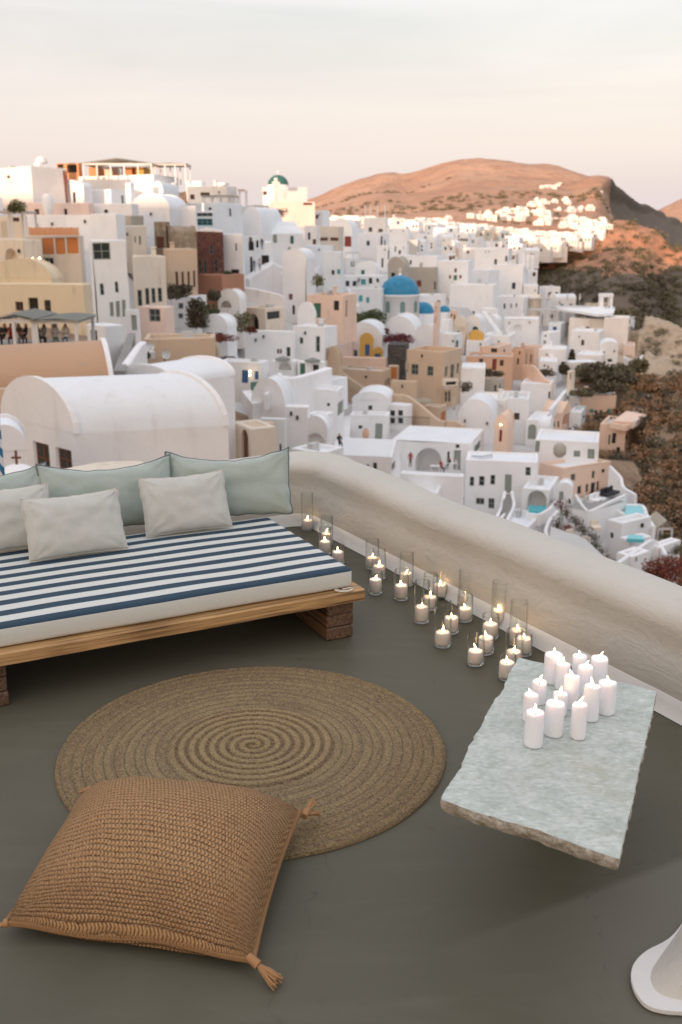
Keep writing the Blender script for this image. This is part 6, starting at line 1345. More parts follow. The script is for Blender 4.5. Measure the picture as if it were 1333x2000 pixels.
for k in range(nb):
    mb = MB(); y0 = -ov + k * bw
    dx = rnd.uniform(-.012, .012)
    xs = [-LM] + [-LM + LM * j / 14 for j in range(1, 14)] + [ov + dx]
    vs = []
    for x in xs:
        e = noise.noise(Vector((x * 3, k * 5.1, 0))) * .006
        vs += [(x, y0 + .002 + (e if k == 0 else 0), LEG + .003), (x, y0 + .002 + (e if k == 0 else 0), LEG + PLK - .006), (x, y0 + .010, LEG + PLK), (x, y0 + bw - .008, LEG + PLK), (x, y0 + bw - .002, LEG + PLK - .006), (x, y0 + bw - .002, LEG + .003)]
    mb.add(vs, [(i * 6 + j, i * 6 + (j + 1) % 6, (i + 1) * 6 + (j + 1) % 6, (i + 1) * 6 + j) for i in range(len(xs) - 1) for j in range(6)] + [tuple(range(6)), tuple(range(len(vs) - 6, len(vs)))])
    mb.build('board', m_wood, bed)
for lx in (-.150, lleg - .15):
    for k in range(3):
        mb = MB(); h = LEG / 3
        d_ = rnd.uniform(-.008, .008)
        mb.cbox(lx + rnd.uniform(-.003, .003), lx + .15 + rnd.uniform(-.003, .003), -.012 + d_, wid * .93, k * h + .001, (k + 1) * h - .002, .006)
        mb.build('leg_beam', m_beam, bed)
# mattress
m_str, nt, b = newmat('striped_canvas')
t = nt.nodes.new('ShaderNodeTexCoord'); sx = nt.nodes.new('ShaderNodeSeparateXYZ'); nt.links.new(t.outputs['Object'], sx.inputs[0])
NS = 8.7
per = wid / NS
ph = math_(nt, 'FRACT', math_(nt, 'DIVIDE', math_(nt, 'ADD', sx.outputs['Y'], math_(nt, 'MULTIPLY', noise_(nt, t.outputs['Object'], 1.5, 2), .01)), per))
dark = math_(nt, 'LESS_THAN', ph, .49)
# the front face is plain apart from the stripe that wraps the edge
frontz = math_(nt, 'GREATER_THAN', sx.outputs['Z'], ZM - .014)
side = math_(nt, 'LESS_THAN', sx.outputs['X'], .0)
dark = math_(nt, 'MULTIPLY', dark, math_(nt, 'MULTIPLY', frontz, 1.0))
weave = noise_(nt, objco(nt, (1, 1, 1)), 420, 2, .5)
cw = mixcol(nt, mrange(nt, weave, .3, .7), (.60, .61, .56), (.70, .71, .66)); cd = mixcol(nt, mrange(nt, weave, .3, .7), (.018, .045, .075), (.030, .065, .10))
nt.links.new(mixcol(nt, dark, cw, cd), b.inputs['Base Color']); b.inputs['Roughness'].default_value = .85
bump(nt, b, math_(nt, 'ADD', weave, math_(nt, 'MULTIPLY', noise_(nt, t.outputs['Object'], 7, 3), 2.5)), .25, .004)
z0, z1 = LEG + PLK + .003, ZM
mat = bpy.data.meshes.new('mattress'); bm = bmesh.new()
nx, ny, nzv = 60, 30, 6
def mpt(u, v, w_):
    x = -LM + .02 + (LM - .02) * u; y = wid * v; z = z0 + (z1 - z0) * w_
    r = .022
    cx = min(max(x, -LM + .02 + r), -r); cy = min(max(y, r), wid - r); cz = min(max(z, z0 + r), z1 - r)
    d = Vector((x - cx, y - cy, z - cz)); L = d.length
    q = Vector((cx, cy, cz)) + (d * (r / L) if L > 1e-9 else d)
    if w_ > .5: q.z += .008 * math.sin(math.pi * u) * math.sin(math.pi * v) + noise.noise(Vector((x * 2, y * 2, 1))) * .006
    q += Vector((0, (noise.noise(Vector((x * 2.5, 0, z))) * .008) if v < .1 else 0, 0))
    return q
us = [0, .004, .008] + [.008 + .984 * i / nx for i in range(1, nx)] + [.992, .996, 1]
vs_ = [0, .008, .016] + [.016 + .968 * i / ny for i in range(1, ny)] + [.984, .992, 1]
ws = [0, .1, .2, .5, .8, .9, 1]
mb = MB()
def sheet(fn, A, B_):
    vs = [fn(a, b2) for a in A for b2 in B_]; n = len(B_)
    mb.add(vs, [(i * n + j, i * n + j + 1, (i + 1) * n + j + 1, (i + 1) * n + j) for i in range(len(A) - 1) for j in range(n - 1)], 0, True)
sheet(lambda a, c: mpt(a, c, 1), us, vs_); sheet(lambda a, c: mpt(a, c, 0), us, vs_)
sheet(lambda a, c: mpt(a, 0, c), us, ws); sheet(lambda a, c: mpt(a, 1, c), us, ws)
sheet(lambda a, c: mpt(0, a, c), vs_, ws); sheet(lambda a, c: mpt(1, a, c), vs_, ws)
mo = mb.build('mattress', m_str, None, weld=True, loc=bed.location, rz=bed.rotation_euler.z, label='long mattress with navy and off white stripes on the timber daybed', cat='mattress')
# ties of the mattress cover
mb = MB(); tp = [(-.10, -.002, z0 + .006), (-.085, -.03, z0 + .004), (-.05, -.045, z0 + .004), (-.015, -.035, z0 + .004), (-.03, -.02, z0 + .008), (-.07, -.015, z0 + .006)]
mb.tube(tp, .004, 6); mb.tube([(x - .01, y - .008, z) for x, y, z in tp[:4]], .004, 6)
mb.build('cover_tie', simple('cotton_tape', (.62, .58, .5), .9), mo)
mb = MB(); mb.tube([(-2.13, -.05, .19), (-2.12, -.06, .12), (-2.11, -.055, .05), (-2.10, -.05, .12), (-2.09, -.05, .19)], .003, 6)
mb.build('hanging_string', simple('twine', (.35, .27, .17), .9), bed)

# ---------------------------------------------------------------- cushions
def pillow_mesh(W, H_, T_, seed=0, nu=36, nv=26, pinch=.035, sag=.05, wr=1.0):
    def f(u, v, side):
        x = u * W / 2 * (1 - pinch * (1 - v * v) ** 1.0 * abs(u) ** 3)
        y = v * H_ / 2 * (1 - pinch * 1.2 * (1 - u * u) * abs(v) ** 3)
        th = (max(0, 1 - abs(u) ** 2.6) ** .62) * (max(0, 1 - abs(v) ** 2.6) ** .62)
        z = T_ / 2 * th * side
        p = Vector((u * 3 + seed, v * 3, side * 2))
        edge = (1 - max(abs(u), abs(v)))
        # creases radiating from the corners, soft dents
        r = 0
        for cu, cv in ((1, 1), (1, -1), (-1, 1), (-1, -1)):
            du, dv = (cu - u) * W, (cv - v) * H_
            ang = math.atan2(dv, du); rr = math.hypot(du, dv)
            r += math.sin(ang * 13 + seed + cu * 2 + cv) * math.exp(-rr * 5.0) * .010 * min(1, edge * 8)
        z += side * wr * (noise.noise(p) * .010 * th + r + noise.noise(p * 3.1) * .0035 * th)
        y -= sag * H_ * (1 - u * u) * max(0, v) ** 2 * .6
        x += noise.noise(Vector((v * 4, seed, 3))) * .008 * abs(u); y += noise.noise(Vector((u * 5, seed, 9))) * .007 * abs(v)
        return Vector((x, y, z))
    def g(n): return [math.sin(math.pi / 2 * (-1 + 2 * i / n)) * .35 + (-1 + 2 * i / n) * .65 for i in range(n + 1)]
    U, V = g(nu), g(nv); U[0] = V[0] = -1; U[-1] = V[-1] = 1
    mb = MB()
    for s_ in (1, -1):
        vs = [f(u, v, s_) for u in U for v in V]; n = nv + 1
        mb.add(vs, [(i * n + j, i * n + j + 1, (i + 1) * n + j + 1, (i + 1) * n + j) for i in range(nu) for j in range(nv)], 0, True)
    edge = [f(u, -1, 1) for u in U] + [f(1, v, 1) for v in V[1:]] + [f(u, 1, 1) for u in U[::-1][1:]] + [f(-1, v, 1) for v in V[::-1][1:]]
    return mb, edge
def linen(name, c1, c2, s=260):
    m, nt, b = newmat(name); o = objco(nt)
    n1 = noise_(nt, o, s, 2, .5); n2 = noise_(nt, o, 5, 4); n3 = noise_(nt, objco(nt, (s, s * .12, s)), 1, 2)
    c = mixcol(nt, mrange(nt, n2, .3, .7), c1, c2); c = mixcol(nt, mrange(nt, n3, .35, .7, 0, .25), c, tuple(v * .8 for v in c1))
    nt.links.new(c, b.inputs['Base Color']); b.inputs['Roughness'].default_value = .9
    b.inputs['Sheen Weight'].default_value = .25
    bump(nt, b, math_(nt, 'ADD', n1, math_(nt, 'MULTIPLY', noise_(nt, o, 14, 4, .6, .8), 3.0)), .45, .0025); return m
m_sage = linen('sage_velvet_linen', (.355, .42, .37), (.44, .50, .45)); m_lin = linen('pale_grey_linen', (.52, .52, .47), (.60, .60, .55))
m_pipe = simple('grey_piping', (.16, .19, .19), .9); m_cream = simple('linen_edge', (.60, .56, .48), .9)
def cushion(label, bl, br, W, H_, T_, lean, mat_, pipe, seed, name='scatter_cushion', rollz=0.0, lift=.0, sag=.05, yaw=0.0, group='cushions on the daybed'):
    "bl/br: pixels of the lower left and right corners where it rests on the mattress"
    a, c = atz(*bl, ZM + .012), atz(*br, ZM + .012)
    ax = (c - a); Wd = ax.length if W is None else W
    ax.normalize(); mid = (atz(*bl, ZM) + atz(*br, ZM)) / 2; mid.z = ZM + .01 + lift
    up = Vector((0, 0, 1)); back = up.cross(ax).normalized()            # horizontal, away from the camera
    if back.y < 0: back = -back
    upv = (up * math.cos(lean) + back * math.sin(lean)).normalized()
    nrm = ax.cross(upv).normalized()
    mb, edge = pillow_mesh(Wd, H_, T_, seed, sag=sag)
    M = Matrix((ax, upv, nrm)).transposed().to_4x4()
    ctr = mid + upv * (H_ / 2 + .004) + back * (T_ * .30 if name == 'back_cushion' else T_ * .3)
    o = mb.build(name, mat_, weld=True, label=label, cat='cushion', group=group)
    o.matrix_world = Matrix.Translation(ctr) @ M @ Matrix.Rotation(rollz, 4, 'Z')
    e = MB(); e.tube(edge, .0045 if pipe else .003, 6, cap=False)
    e.build('piping' if pipe else 'seam', m_pipe if pipe else m_cream, o)
    return o
cushion('large sage green cushion with grey piping at the head corner of the daybed', (352, 1022), (553, 1012), .74, .40, .17, R(17), m_sage, True, 1, 'back_cushion', sag=.26)
cushion('large sage green piped cushion leaning behind the two small pale ones', (110, 1052), (330, 1030), .76, .40, .17, R(20), m_sage, True, 5, 'back_cushion', sag=.24)
cushion('sage green piped cushion cut by the left edge, behind the small pale one', (-150, 1075), (80, 1052), .76, .40, .17, R(20), m_sage, True, 9, 'back_cushion', sag=.24)
cushion('small pale grey linen cushion resting against the corner sage cushion', (290, 1058), (460, 1036), None, .335, .13, R(24), m_lin, False, 12)
cushion('small pale grey linen cushion tilted forward, its hem nearest the stripes', (62, 1108), (256, 1080), None, .335, .13, R(26), m_lin, False, 17)
cushion('small pale grey linen cushion half hidden by its tilted twin', (-80, 1096), (112, 1074), None, .345, .13, R(24), m_lin, False, 23)

# ---------------------------------------------------------------- jute rug
rc_ = P0(494, 1462); RR = (P0(872, 1480) - P0(116, 1480)).length / 2 * 1.0
print('rug radius', RR)
m_rug, nt, b = newmat('braided_jute')
t = nt.nodes.new('ShaderNodeTexCoord'); sx = nt.nodes.new('ShaderNodeSeparateXYZ'); nt.links.new(t.outputs['Object'], sx.inputs[0])
rad = math_(nt, 'SQRT', math_(nt, 'ADD', math_(nt, 'MULTIPLY', sx.outputs['X'], sx.outputs['X']), math_(nt, 'MULTIPLY', sx.outputs['Y'], sx.outputs['Y'])))
ang = math_(nt, 'ARCTAN2', sx.outputs['Y'], sx.outputs['X'])
cb = nt.nodes.new('ShaderNodeCombineXYZ'); nt.links.new(math_(nt, 'MULTIPLY', rad, 26), cb.inputs[0]); nt.links.new(math_(nt, 'MULTIPLY', ang, 1.2), cb.inputs[1])
band = noise_(nt, cb.outputs[0], 1.0, 3, .6)
fib = noise_(nt, objco(nt), 130, 4, .7); fl_ = noise_(nt, objco(nt), 9, 3)
# broad colour of the wound rope: reddish heart, greener middle, brown rim
rp = nt.nodes.new('ShaderNodeValToRGB'); nt.links.new(math_(nt, 'DIVIDE', rad, RR), rp.inputs[0]); e = rp.color_ramp.elements
e[0].position = 0; e[0].color = (.20, .125, .052, 1); e[1].position = 1; e[1].color = (.18, .115, .048, 1)
for p_, c_ in ((.38, (.215, .138, .06)), (.43, (.265, .195, .10)), (.72, (.255, .182, .09)), (.82, (.225, .145, .07))): x = e.new(p_); x.color = (*c_, 1)
NR = 19
gv = math_(nt, 'FRACT', math_(nt, 'ADD', math_(nt, 'SUBTRACT', math_(nt, 'DIVIDE', rad, RR / NR), math_(nt, 'DIVIDE', ang, 2 * math.pi)), 8.0))
gs = math_(nt, 'ABSOLUTE', math_(nt, 'SINE', math_(nt, 'MULTIPLY', gv, math.pi)))
inner = mrange(nt, rad, RR * .40, RR * .46, 1, 0)
braid = math_(nt, 'SINE', math_(nt, 'ADD', math_(nt, 'MULTIPLY', math_(nt, 'MULTIPLY', ang, rad), 260), math_(nt, 'MULTIPLY', gv, 9)))
c = mixcol(nt, mrange(nt, band, .40, .62, 0, .8), rp.outputs[0], (.15, .092, .052))
cin = mixcol(nt, mrange(nt, gs, .45, .85), (.115, .060, .026), (.31, .215, .105)); cout = mixcol(nt, mrange(nt, gs, .05, .40), (.085, .055, .032), c)
c = mixcol(nt, inner, cout, cin)
c = mixcol(nt, mrange(nt, braid, .1, .9, 0, .30), c, (.10, .065, .038))
c = mixcol(nt, mrange(nt, fib, .42, .68, 0, .75), c, (.38, .29, .14)); c = mixcol(nt, mrange(nt, fib, .48, .30, 0, .7), c, (.06, .038, .022))
c = mixcol(nt, mrange(nt, fl_, .55, .75, 0, .35), c, (.15, .09, .055))
nt.links.new(c, b.inputs['Base Color']); b.inputs['Roughness'].default_value = .95; bump(nt, b, fib, .9, .005)
mb = MB(); seg = 7; NT = 900
pitch_r = RR / NR
vs = []
rows = NR * seg
NTH = 760
for i in range(rows + 3):
    for j in range(NTH):
        th = 2 * math.pi * j / NTH
        q = (i / seg)                                   # ring coordinate (spiral: phase moves with angle)
        r = max(0.0005, q * pitch_r) if i < rows else RR + (i - rows) * .002
        fr = (r / pitch_r + 8.0 - (th if th < math.pi else th - 2 * math.pi) / (2 * math.pi)) % 1.0
        arc_ = abs(math.sin(math.pi * fr)) ** .55
        deep = .95 if r / RR < .42 else .45
        s_len = r * th * 95 if r > .03 else 0
        br = .5 + .5 * math.sin(s_len + math.pi * (1 if fr > .5 else 0) + (fr - .5) * 5)
        z = .009 - .006 * (1 - deep) + .009 * arc_ * deep + .0035 * br * arc_ + noise.noise(Vector((r * 40, th * 30, 2))) * .001
        wob = 1 + .012 * noise.noise(Vector((math.cos(th) * 1.5, math.sin(th) * 1.5, 4)))
        if i >= rows: z = (.010, .004, 0)[i - rows]
        vs.append((r * math.cos(th) * wob, r * math.sin(th) * wob, z))
fs = [(i * NTH + j, i * NTH + (j + 1) % NTH, (i + 1) * NTH + (j + 1) % NTH, (i + 1) * NTH + j) for i in range(rows + 2) for j in range(NTH)]
mb.add(vs, fs, 0, True)
rug = mb.build('round_rug', m_rug, loc=rc_ + Vector((0, 0, .003)), label='round braided jute rug in the middle of the terrace floor', cat='rug')

# ---------------------------------------------------------------- floor cushion
m_knit, nt, b = newmat('knitted_jute')
uvn = nt.nodes.new('ShaderNodeUVMap'); uvn.uv_map = 'weave'; su = nt.nodes.new('ShaderNodeSeparateXYZ'); nt.links.new(uvn.outputs[0], su.inputs[0])
NW = 86
jit = math_(nt, 'MULTIPLY', mrange(nt, noise_(nt, objco(nt), 6, 3), .3, .7, -1, 1), .30)
row = math_(nt, 'ADD', math_(nt, 'MULTIPLY', su.outputs['Y'], 50), jit)
fr = math_(nt, 'FRACT', row); rid = math_(nt, 'FLOOR', row)
colu = math_(nt, 'ADD', math_(nt, 'MULTIPLY', su.outputs['X'], NW), math_(nt, 'MULTIPLY', rid, .5))
tilt = math_(nt, 'ADD', colu, math_(nt, 'MULTIPLY', math_(nt, 'ABSOLUTE', math_(nt, 'SUBTRACT', fr, .5)), .9))
stc = math_(nt, 'ABSOLUTE', math_(nt, 'SINE', math_(nt, 'MULTIPLY', tilt, math.pi)))
rw = math_(nt, 'ABSOLUTE', math_(nt, 'SINE', math_(nt, 'MULTIPLY', fr, math.pi)))
hgt = math_(nt, 'MULTIPLY', math_(nt, 'POWER', stc, .6), math_(nt, 'POWER', rw, .7))
fib = noise_(nt, objco(nt), 150, 4, .7); big = noise_(nt, objco(nt), 4, 4)
c = mixcol(nt, mrange(nt, hgt, .14, .72), (.095, .042, .014), (.50, .27, .115))
c = mixcol(nt, mrange(nt, fib, .42, .66, 0, .75), c, (.68, .43, .21)); c = mixcol(nt, mrange(nt, big, .52, .72, 0, .4), c, (.30, .14, .055))
nt.links.new(c, b.inputs['Base Color']); b.inputs['Roughness'].default_value = .95
bump(nt, b, math_(nt, 'ADD', hgt, math_(nt, 'MULTIPLY', fib, .35)), 1.0, .009)
# four corners on the floor, bulging body between
ZC = .10
q00, q10, q11, q01 = P0(12, 1803, .05), P0(494, 1876, .045), P0(586, 1584, .10), P0(172, 1545, .08)
print('floor cushion sides', (q10 - q00).length, (q11 - q10).length, (q01 - q11).length, (q00 - q01).length)
def fc(u, v, s_):
    p = q00 * (1 - u) * (1 - v) + q10 * u * (1 - v) + q11 * u * v + q01 * (1 - u) * v
    cx_ = (q00 + q10 + q11 + q01) / 4
    a, c_ = 2 * u - 1, 2 * v - 1
    pin = .045
    e_u = pin * (1 - c_ * c_) * abs(a) ** 3; e_v = pin * .7 * (1 - a * a) * abs(c_) ** 3
    p = p + (cx_ - p) * 0
    p = p - (q10 - q00) * .5 * (math.copysign(1, a)) * e_u * .9 - (q01 - q00) * .5 * math.copysign(1, c_) * e_v
    th = (max(0, 1 - abs(a) ** 2.3) ** .46) * (max(0, 1 - abs(c_) ** 2.3) ** .46)
    ns = noise.noise(Vector((u * 3.2, v * 3.2, 1))) * .020 + noise.noise(Vector((u * 8, v * 8, 5))) * .006
    cre = 0
    for cu, cv in ((1, 1), (1, -1), (-1, 1), (-1, -1)):
        an = math.atan2(cv - c_, cu - a); rr = math.hypot(cv - c_, cu - a)
        cre += math.sin(an * 11 + cu + cv * 3) * math.exp(-rr * 3.2) * .012
    if s_ > 0: z = p.z + .205 * th + (ns + cre) * th ** .5
    else: z = max(.006, p.z * (1 - th ** .7) - .02 * th)
    z += .012 * math.sin(9 * u + 2) * (1 - abs(c_)) ** 0 * (1 if abs(c_) > .98 else 0) * (1 - a * a)
    return Vector((p.x, p.y, z))
NU = 90
mb = MB(); uv = []
gr = [.5 - .5 * math.cos(math.pi * i / NU) * .35 - (0.5 - i / NU) * .65 for i in range(NU + 1)]
gr[0] = 0; gr[-1] = 1
for s_ in (1, -1):
    vs = [fc(u, v, s_) for u in gr for v in gr]; n = NU + 1
    mb.add(vs, [(i * n + j, i * n + j + 1, (i + 1) * n + j + 1, (i + 1) * n + j) for i in range(NU) for j in range(NU)], 0, True)
    uvm = lambda t: .5 + .5 * (2 * t - 1) * (1 + .4 * (2 * t - 1) ** 6) / 1.4
    uv += [(uvm(u), uvm(v)) for u in gr for v in gr]
co = sum((Vector(v) for v in mb.v), Vector()) / len(mb.v); co.z = 0
mb.v = [tuple(Vector(v) - co) for v in mb.v]
fcush = mb.build('floor_cushion', m_knit, loc=co, label='big square knitted jute floor cushion with tassels lying half on the rug', cat='floor cushion')
me = fcush.data; ul = me.uv_layers.new(name='weave')
for lp in me.loops: ul.data[lp.index].uv = uv[lp.vertex_index]
m_rope = simple('jute_rope', (.38, .205, .09), .95)
edge = [fc(u, 0, 1) for u in gr] + [fc(1, v, 1) for v in gr[1:]] + [fc(u, 1, 1) for u in gr[::-1][1:]] + [fc(0, v, 1) for v in gr[::-1][1:]]
e = MB(); L_ = len(edge)
e2_ = []
for i in range(L_ - 1):
    for s in range(3): e2_.append(edge[i].lerp(edge[i + 1], s / 3) - co)
for ph_ in (0, math.pi):
    e.tube([p + Vector((math.cos(i * .9 + ph_) * .006, 0, math.sin(i * .9 + ph_) * .006)) for i, p in enumerate(e2_)], .0045, 6, cap=False)
e.build('edge_braid', simple('dark_jute_rope', (.30, .165, .07), .95), fcush)
def tassel(px0, px1, z0_, z1_, n=26, spread=.028, fluff=1.0):
    a, c_ = P0(*px0, z0_) - co, P0(*px1, z1_) - co
    d = c_ - a; L = d.length; mb = MB(); rr = random.Random(int(px0[0]))
    side = d.cross(Vector((0, 0, 1))).normalized()
    mb.tube([a - d * .1, a + d * .28], [.012, .014], 8)
    for k in range(n):
        t_ = rr.uniform(-1, 1) * spread; t2 = rr.uniform(-.6, .8) * spread * .6
        pts = [a + d * .2]
        for j in range(1, 5):
            f = j / 4; pts.append(a + d * (.2 + f * rr.uniform(.72, .84)) + side * t_ * f ** .8 + Vector((0, 0, t2 * f + rr.uniform(-.003, .003))))
            if pts[-1].z < .006: pts[-1].z = .006 + rr.random() * .01
        mb.tube(pts, [.004, .004, .0035, .003, .0022], 5)
    return mb.build('tassel', m_rope, fcush)
tassel((490, 1872), (545, 1920), .05, .015)
tassel((570, 1590), (620, 1588), .10, .05, 24, .022)
tassel((596, 1592), (612, 1562), .08, .09, 12, .015)
tassel((180, 1542), (158, 1545), .08, .06, 10, .012)
tassel((16, 1802), (-4, 1808), .05, .04, 8, .01)

# ---------------------------------------------------------------- marble table
m_mar, nt, b = newmat('chiselled_pale_marble')
o_ = objco(nt, (1, 1, 1), rot=(0, 0, R(25)))
n1 = noise_(nt, objco(nt, (5.5, 9, 5), rot=(0, 0, R(20))), 1.5, 6, .65, .8); n2 = noise_(nt, objco(nt, (42, 75, 40), rot=(0, 0, R(20))), 1.0, 5, .6, .4); n3 = noise_(nt, objco(nt), 1.7, 4)
c = mixcol(nt, mrange(nt, n1, .32, .66), (.62, .66, .615), (.42, .47, .41)); c = mixcol(nt, mrange(nt, n2, .50, .74, 0, .55), c, (.28, .30, .215))
c = mixcol(nt, mrange(nt, n3, .56, .70, 0, .5), c, (.44, .40, .30)); c = mixcol(nt, mrange(nt, n2, .45, .28, 0, .6), c, (.78, .82, .80))
nt.links.new(c, b.inputs['Base Color']); b.inputs['Roughness'].default_value = .75
bump(nt, b, math_(nt, 'ADD', n2, n1), .9, .008)
m_edge, nt, b = newmat('broken_marble_edge')
n1 = noise_(nt, objco(nt), 22, 6, .7); n2 = noise_(nt, objco(nt, (1, 1, 3)), 60, 4)
c = mixcol(nt, mrange(nt, n1, .38, .62), (.32, .27, .20), (.66, .63, .56)); c = mixcol(nt, mrange(nt, n2, .55, .7, 0, .6), c, (.10, .08, .055))
nt.links.new(c, b.inputs['Base Color']); b.inputs['Roughness'].default_value = .9; bump(nt, b, n1, 1.0, .012)
ZT = .42; TT = .046
tc4 = [atz(862, 1561, ZT), atz(1210, 1677, ZT), atz(1283, 1350, ZT), atz(1013, 1284, ZT)]
print('table sides', [(tc4[(i + 1) % 4] - tc4[i]).length for i in range(4)])
tctr = sum(tc4, Vector()) / 4
def edgepts(a, c_, n, rough, seed):
    pts = []; d = (c_ - a); nn = Vector((d.y, -d.x, 0)).normalized()
    for i in range(n):
        f = i / n; w_ = math.sin(math.pi * f) ** .3
        o = noise.noise(Vector((f * d.length * 5, seed, 0))) * rough + noise.noise(Vector((f * d.length * 22, seed, 3))) * rough * .45
        pts.append(a.lerp(c_, f) + nn * o * w_)
    return pts
outl = edgepts(tc4[0], tc4[1], 60, .012, 1) + edgepts(tc4[1], tc4[2], 60, .004, 2) + edgepts(tc4[2], tc4[3], 40, .012, 3) + edgepts(tc4[3], tc4[0], 80, .016, 4)
for i, p in enumerate(outl):                           # broken corners
    pass
n_ = len(outl); mb = MB(); vs = []
lev = [(.0, 0, 1), (.0, -.005, .999), (0, -.015, 1.003), (0, -.030, .996), (0, -TT, .975)]
for li, (a, dz, s_) in enumerate(lev):
    for i, p in enumerate(outl):
        r = (p - tctr) * s_
        if li in (1, 2, 3): r = r + r.normalized() * noise.noise(Vector((i * .45, li * 3, 7))) * .010
        vs.append(r + Vector((0, 0, dz + (noise.noise(Vector((i * .2, li, 1))) * .004 if li else 0))))
mb.add(vs, [(l * n_ + i, l * n_ + (i + 1) % n_, (l + 1) * n_ + (i + 1) % n_, (l + 1) * n_ + i) for l in range(4) for i in range(n_)], 1, True)
# top surface: rings shrinking to the centre with slight relief
rings = 24; tv = []
for k in range(rings + 1):
    s_ = 1 - k / rings
    for i, p in enumerate(outl):
        q = (p - tctr) * s_
        wz = noise.noise(q * 9) * .0015 + noise.noise(q * 30) * .0010 if k else 0
        tv.append(q + Vector((0, 0, wz)))
mb.add(tv, [(l * n_ + i, l * n_ + (i + 1) % n_, (l + 1) * n_ + (i + 1) % n_, (l + 1) * n_ + i) for l in range(rings) for i in range(n_)], 0, True)
mb.add([vs[4 * n_ + i] for i in range(n_)], [tuple(range(n_))], 1)
table = empty('stone_table', Vector((tctr.x, tctr.y, 0)), label='low table of a rough pale green marble slab carrying the pillar candles', cat='table')
mb.build('tabletop', [m_mar, m_edge], table, loc=(0, 0, ZT))
ta = (tc4[3] - tc4[0]).normalized(); tb = Vector((-ta.y, ta.x, 0))
mb = MB(); M = Matrix.Translation(ta * .22) @ Matrix.Rotation(math.atan2(ta.y, ta.x), 4, 'Z')
mb.cbox(-.12, .12, -.12, .12, 0, ZT - TT, .012, M=M); mb.build('stone_foot', MATS['greybeige'], table)

# ---------------------------------------------------------------- candles
m_wax, nt, b = newmat('white_wax')
b.inputs['Base Color'].default_value = (.90, .89, .93, 1); b.inputs['Roughness'].default_value = .42
b.inputs['Subsurface Weight'].default_value = .35; b.inputs['Subsurface Radius'].default_value = (.03, .018, .012); b.inputs['Subsurface Scale'].default_value = .6
m_waxv, nt, b = newmat('ivory_votive_wax')
b.inputs['Base Color'].default_value = (.92, .86, .81, 1); b.inputs['Roughness'].default_value = .45
b.inputs['Subsurface Weight'].default_value = .4; b.inputs['Subsurface Radius'].default_value = (.03, .015, .009); b.inputs['Subsurface Scale'].default_value = .6
m_flame, nt, b = newmat('flame')
b.inputs['Base Color'].default_value = (0, 0, 0, 1); b.inputs['Emission Strength'].default_value = 15
t = nt.nodes.new('ShaderNodeTexCoord'); sx = nt.nodes.new('ShaderNodeSeparateXYZ'); nt.links.new(t.outputs['Generated'], sx.inputs[0])
nt.links.new(mixcol(nt, sx.outputs['Z'], (1, .50, .18), (1, .78, .45)), b.inputs['Emission Color'])
m_wick = simple('burnt_wick', (.02, .015, .012), .9)
m_glassv, nt, b = newmat('clear_vase_glass')
nt.nodes.remove(b); go = nt.nodes['Material Output']
tr = N(nt, 'ShaderNodeBsdfTransparent'); tr.inputs[0].default_value = (.955, .965, .955, 1)
gl = N(nt, 'ShaderNodeBsdfGlossy', Roughness=.03); lw = N(nt, 'ShaderNodeLayerWeight', Blend=.18)
mx = N(nt, 'ShaderNodeMixShader'); nt.links.new(mrange(nt, lw.outputs['Fresnel'], 0, 1, .015, .55), mx.inputs[0]); nt.links.new(tr.outputs[0], mx.inputs[1]); nt.links.new(gl.outputs[0], mx.inputs[2])
nt.links.new(mx.outputs[0], go.inputs[0])
def wax(r, h, mat_, seed, tall=True):
    prof = [(0.001, 0), (r * .94, 0), (r, .004), (r, h - .012), (r * .985, h - .005), (r * .93, h)]
    prof += [(r * .80, h - .001), (r * .55, h - .006), (r * .2, h - .010), (.0005, h - .011)]
    mb = MB(); mb.lathe(prof, 32)
    for i, v in enumerate(mb.v):
        if v[2] > h * .7:
            k = (v[2] - h * .7) / (h * .3)
            mb.v[i] = (v[0], v[1], v[2] + noise.noise(Vector((v[0] * 30 + seed, v[1] * 30, 0))) * .005 * k)
    return mb
def flame(par, h, seed, s=1.0):
    mb = MB(); mb.tube([(0, 0, h - .012), (.0008, 0, h - .002), (.002, .001, h + .005)], .0012, 6); mb.build('wick', m_wick, par)
    rr = random.Random(seed); lx, ly = rr.uniform(-.010, .010), rr.uniform(-.006, .006); hh_ = rr.uniform(.024, .034) * s
    mb = MB(); pts = []; rs = []
    for k in range(9):
        f = k / 8; pts.append((lx * f * f, ly * f * f, h + .002 + hh_ * f)); rs.append(max(.0002, .0052 * s * math.sin(math.pi * f ** .62) ** 1.0 * (1 - f * .25)))
    mb.tube(pts, rs, 10); mb.build('flame', m_flame, par)
pil = [(665, 272, 98, 95), (800, 252, 106, 75), (905, 268, 118, 88), (712, 302, 148, 75), (828, 343, 163, 80), (757, 405, 212, 82), (590, 378, 240, 75),
       (545, 468, 306, 76), (700, 440, 300, 76), (862, 466, 262, 85), (945, 432, 243, 95), (672, 548, 352, 100), (797, 560, 358, 80), (565, 604, 398, 98)]
plab = ['thick white pillar candle at the back corner nearest the vases', 'white pillar candle in the back row between two thicker ones', 'thick white pillar candle in the back row nearest the parapet',
        'slim white pillar candle just in front of the back corner one', 'tall slim white pillar candle in the second row, right of centre', 'tall white pillar candle standing in the middle of the group',
        'slim white pillar candle alone on the slab side facing the vases', 'slim white pillar candle behind the nearest thick one', 'short slim candle hidden behind the middle front pillar',
        'white pillar candle between the front row and the parapet side pair', 'thick white pillar candle on the outer parapet side of the group', 'thick white pillar candle in the middle of the front row',
        'slim white pillar candle at the parapet end of the front row', 'thick white pillar candle nearest the viewer on the slab']
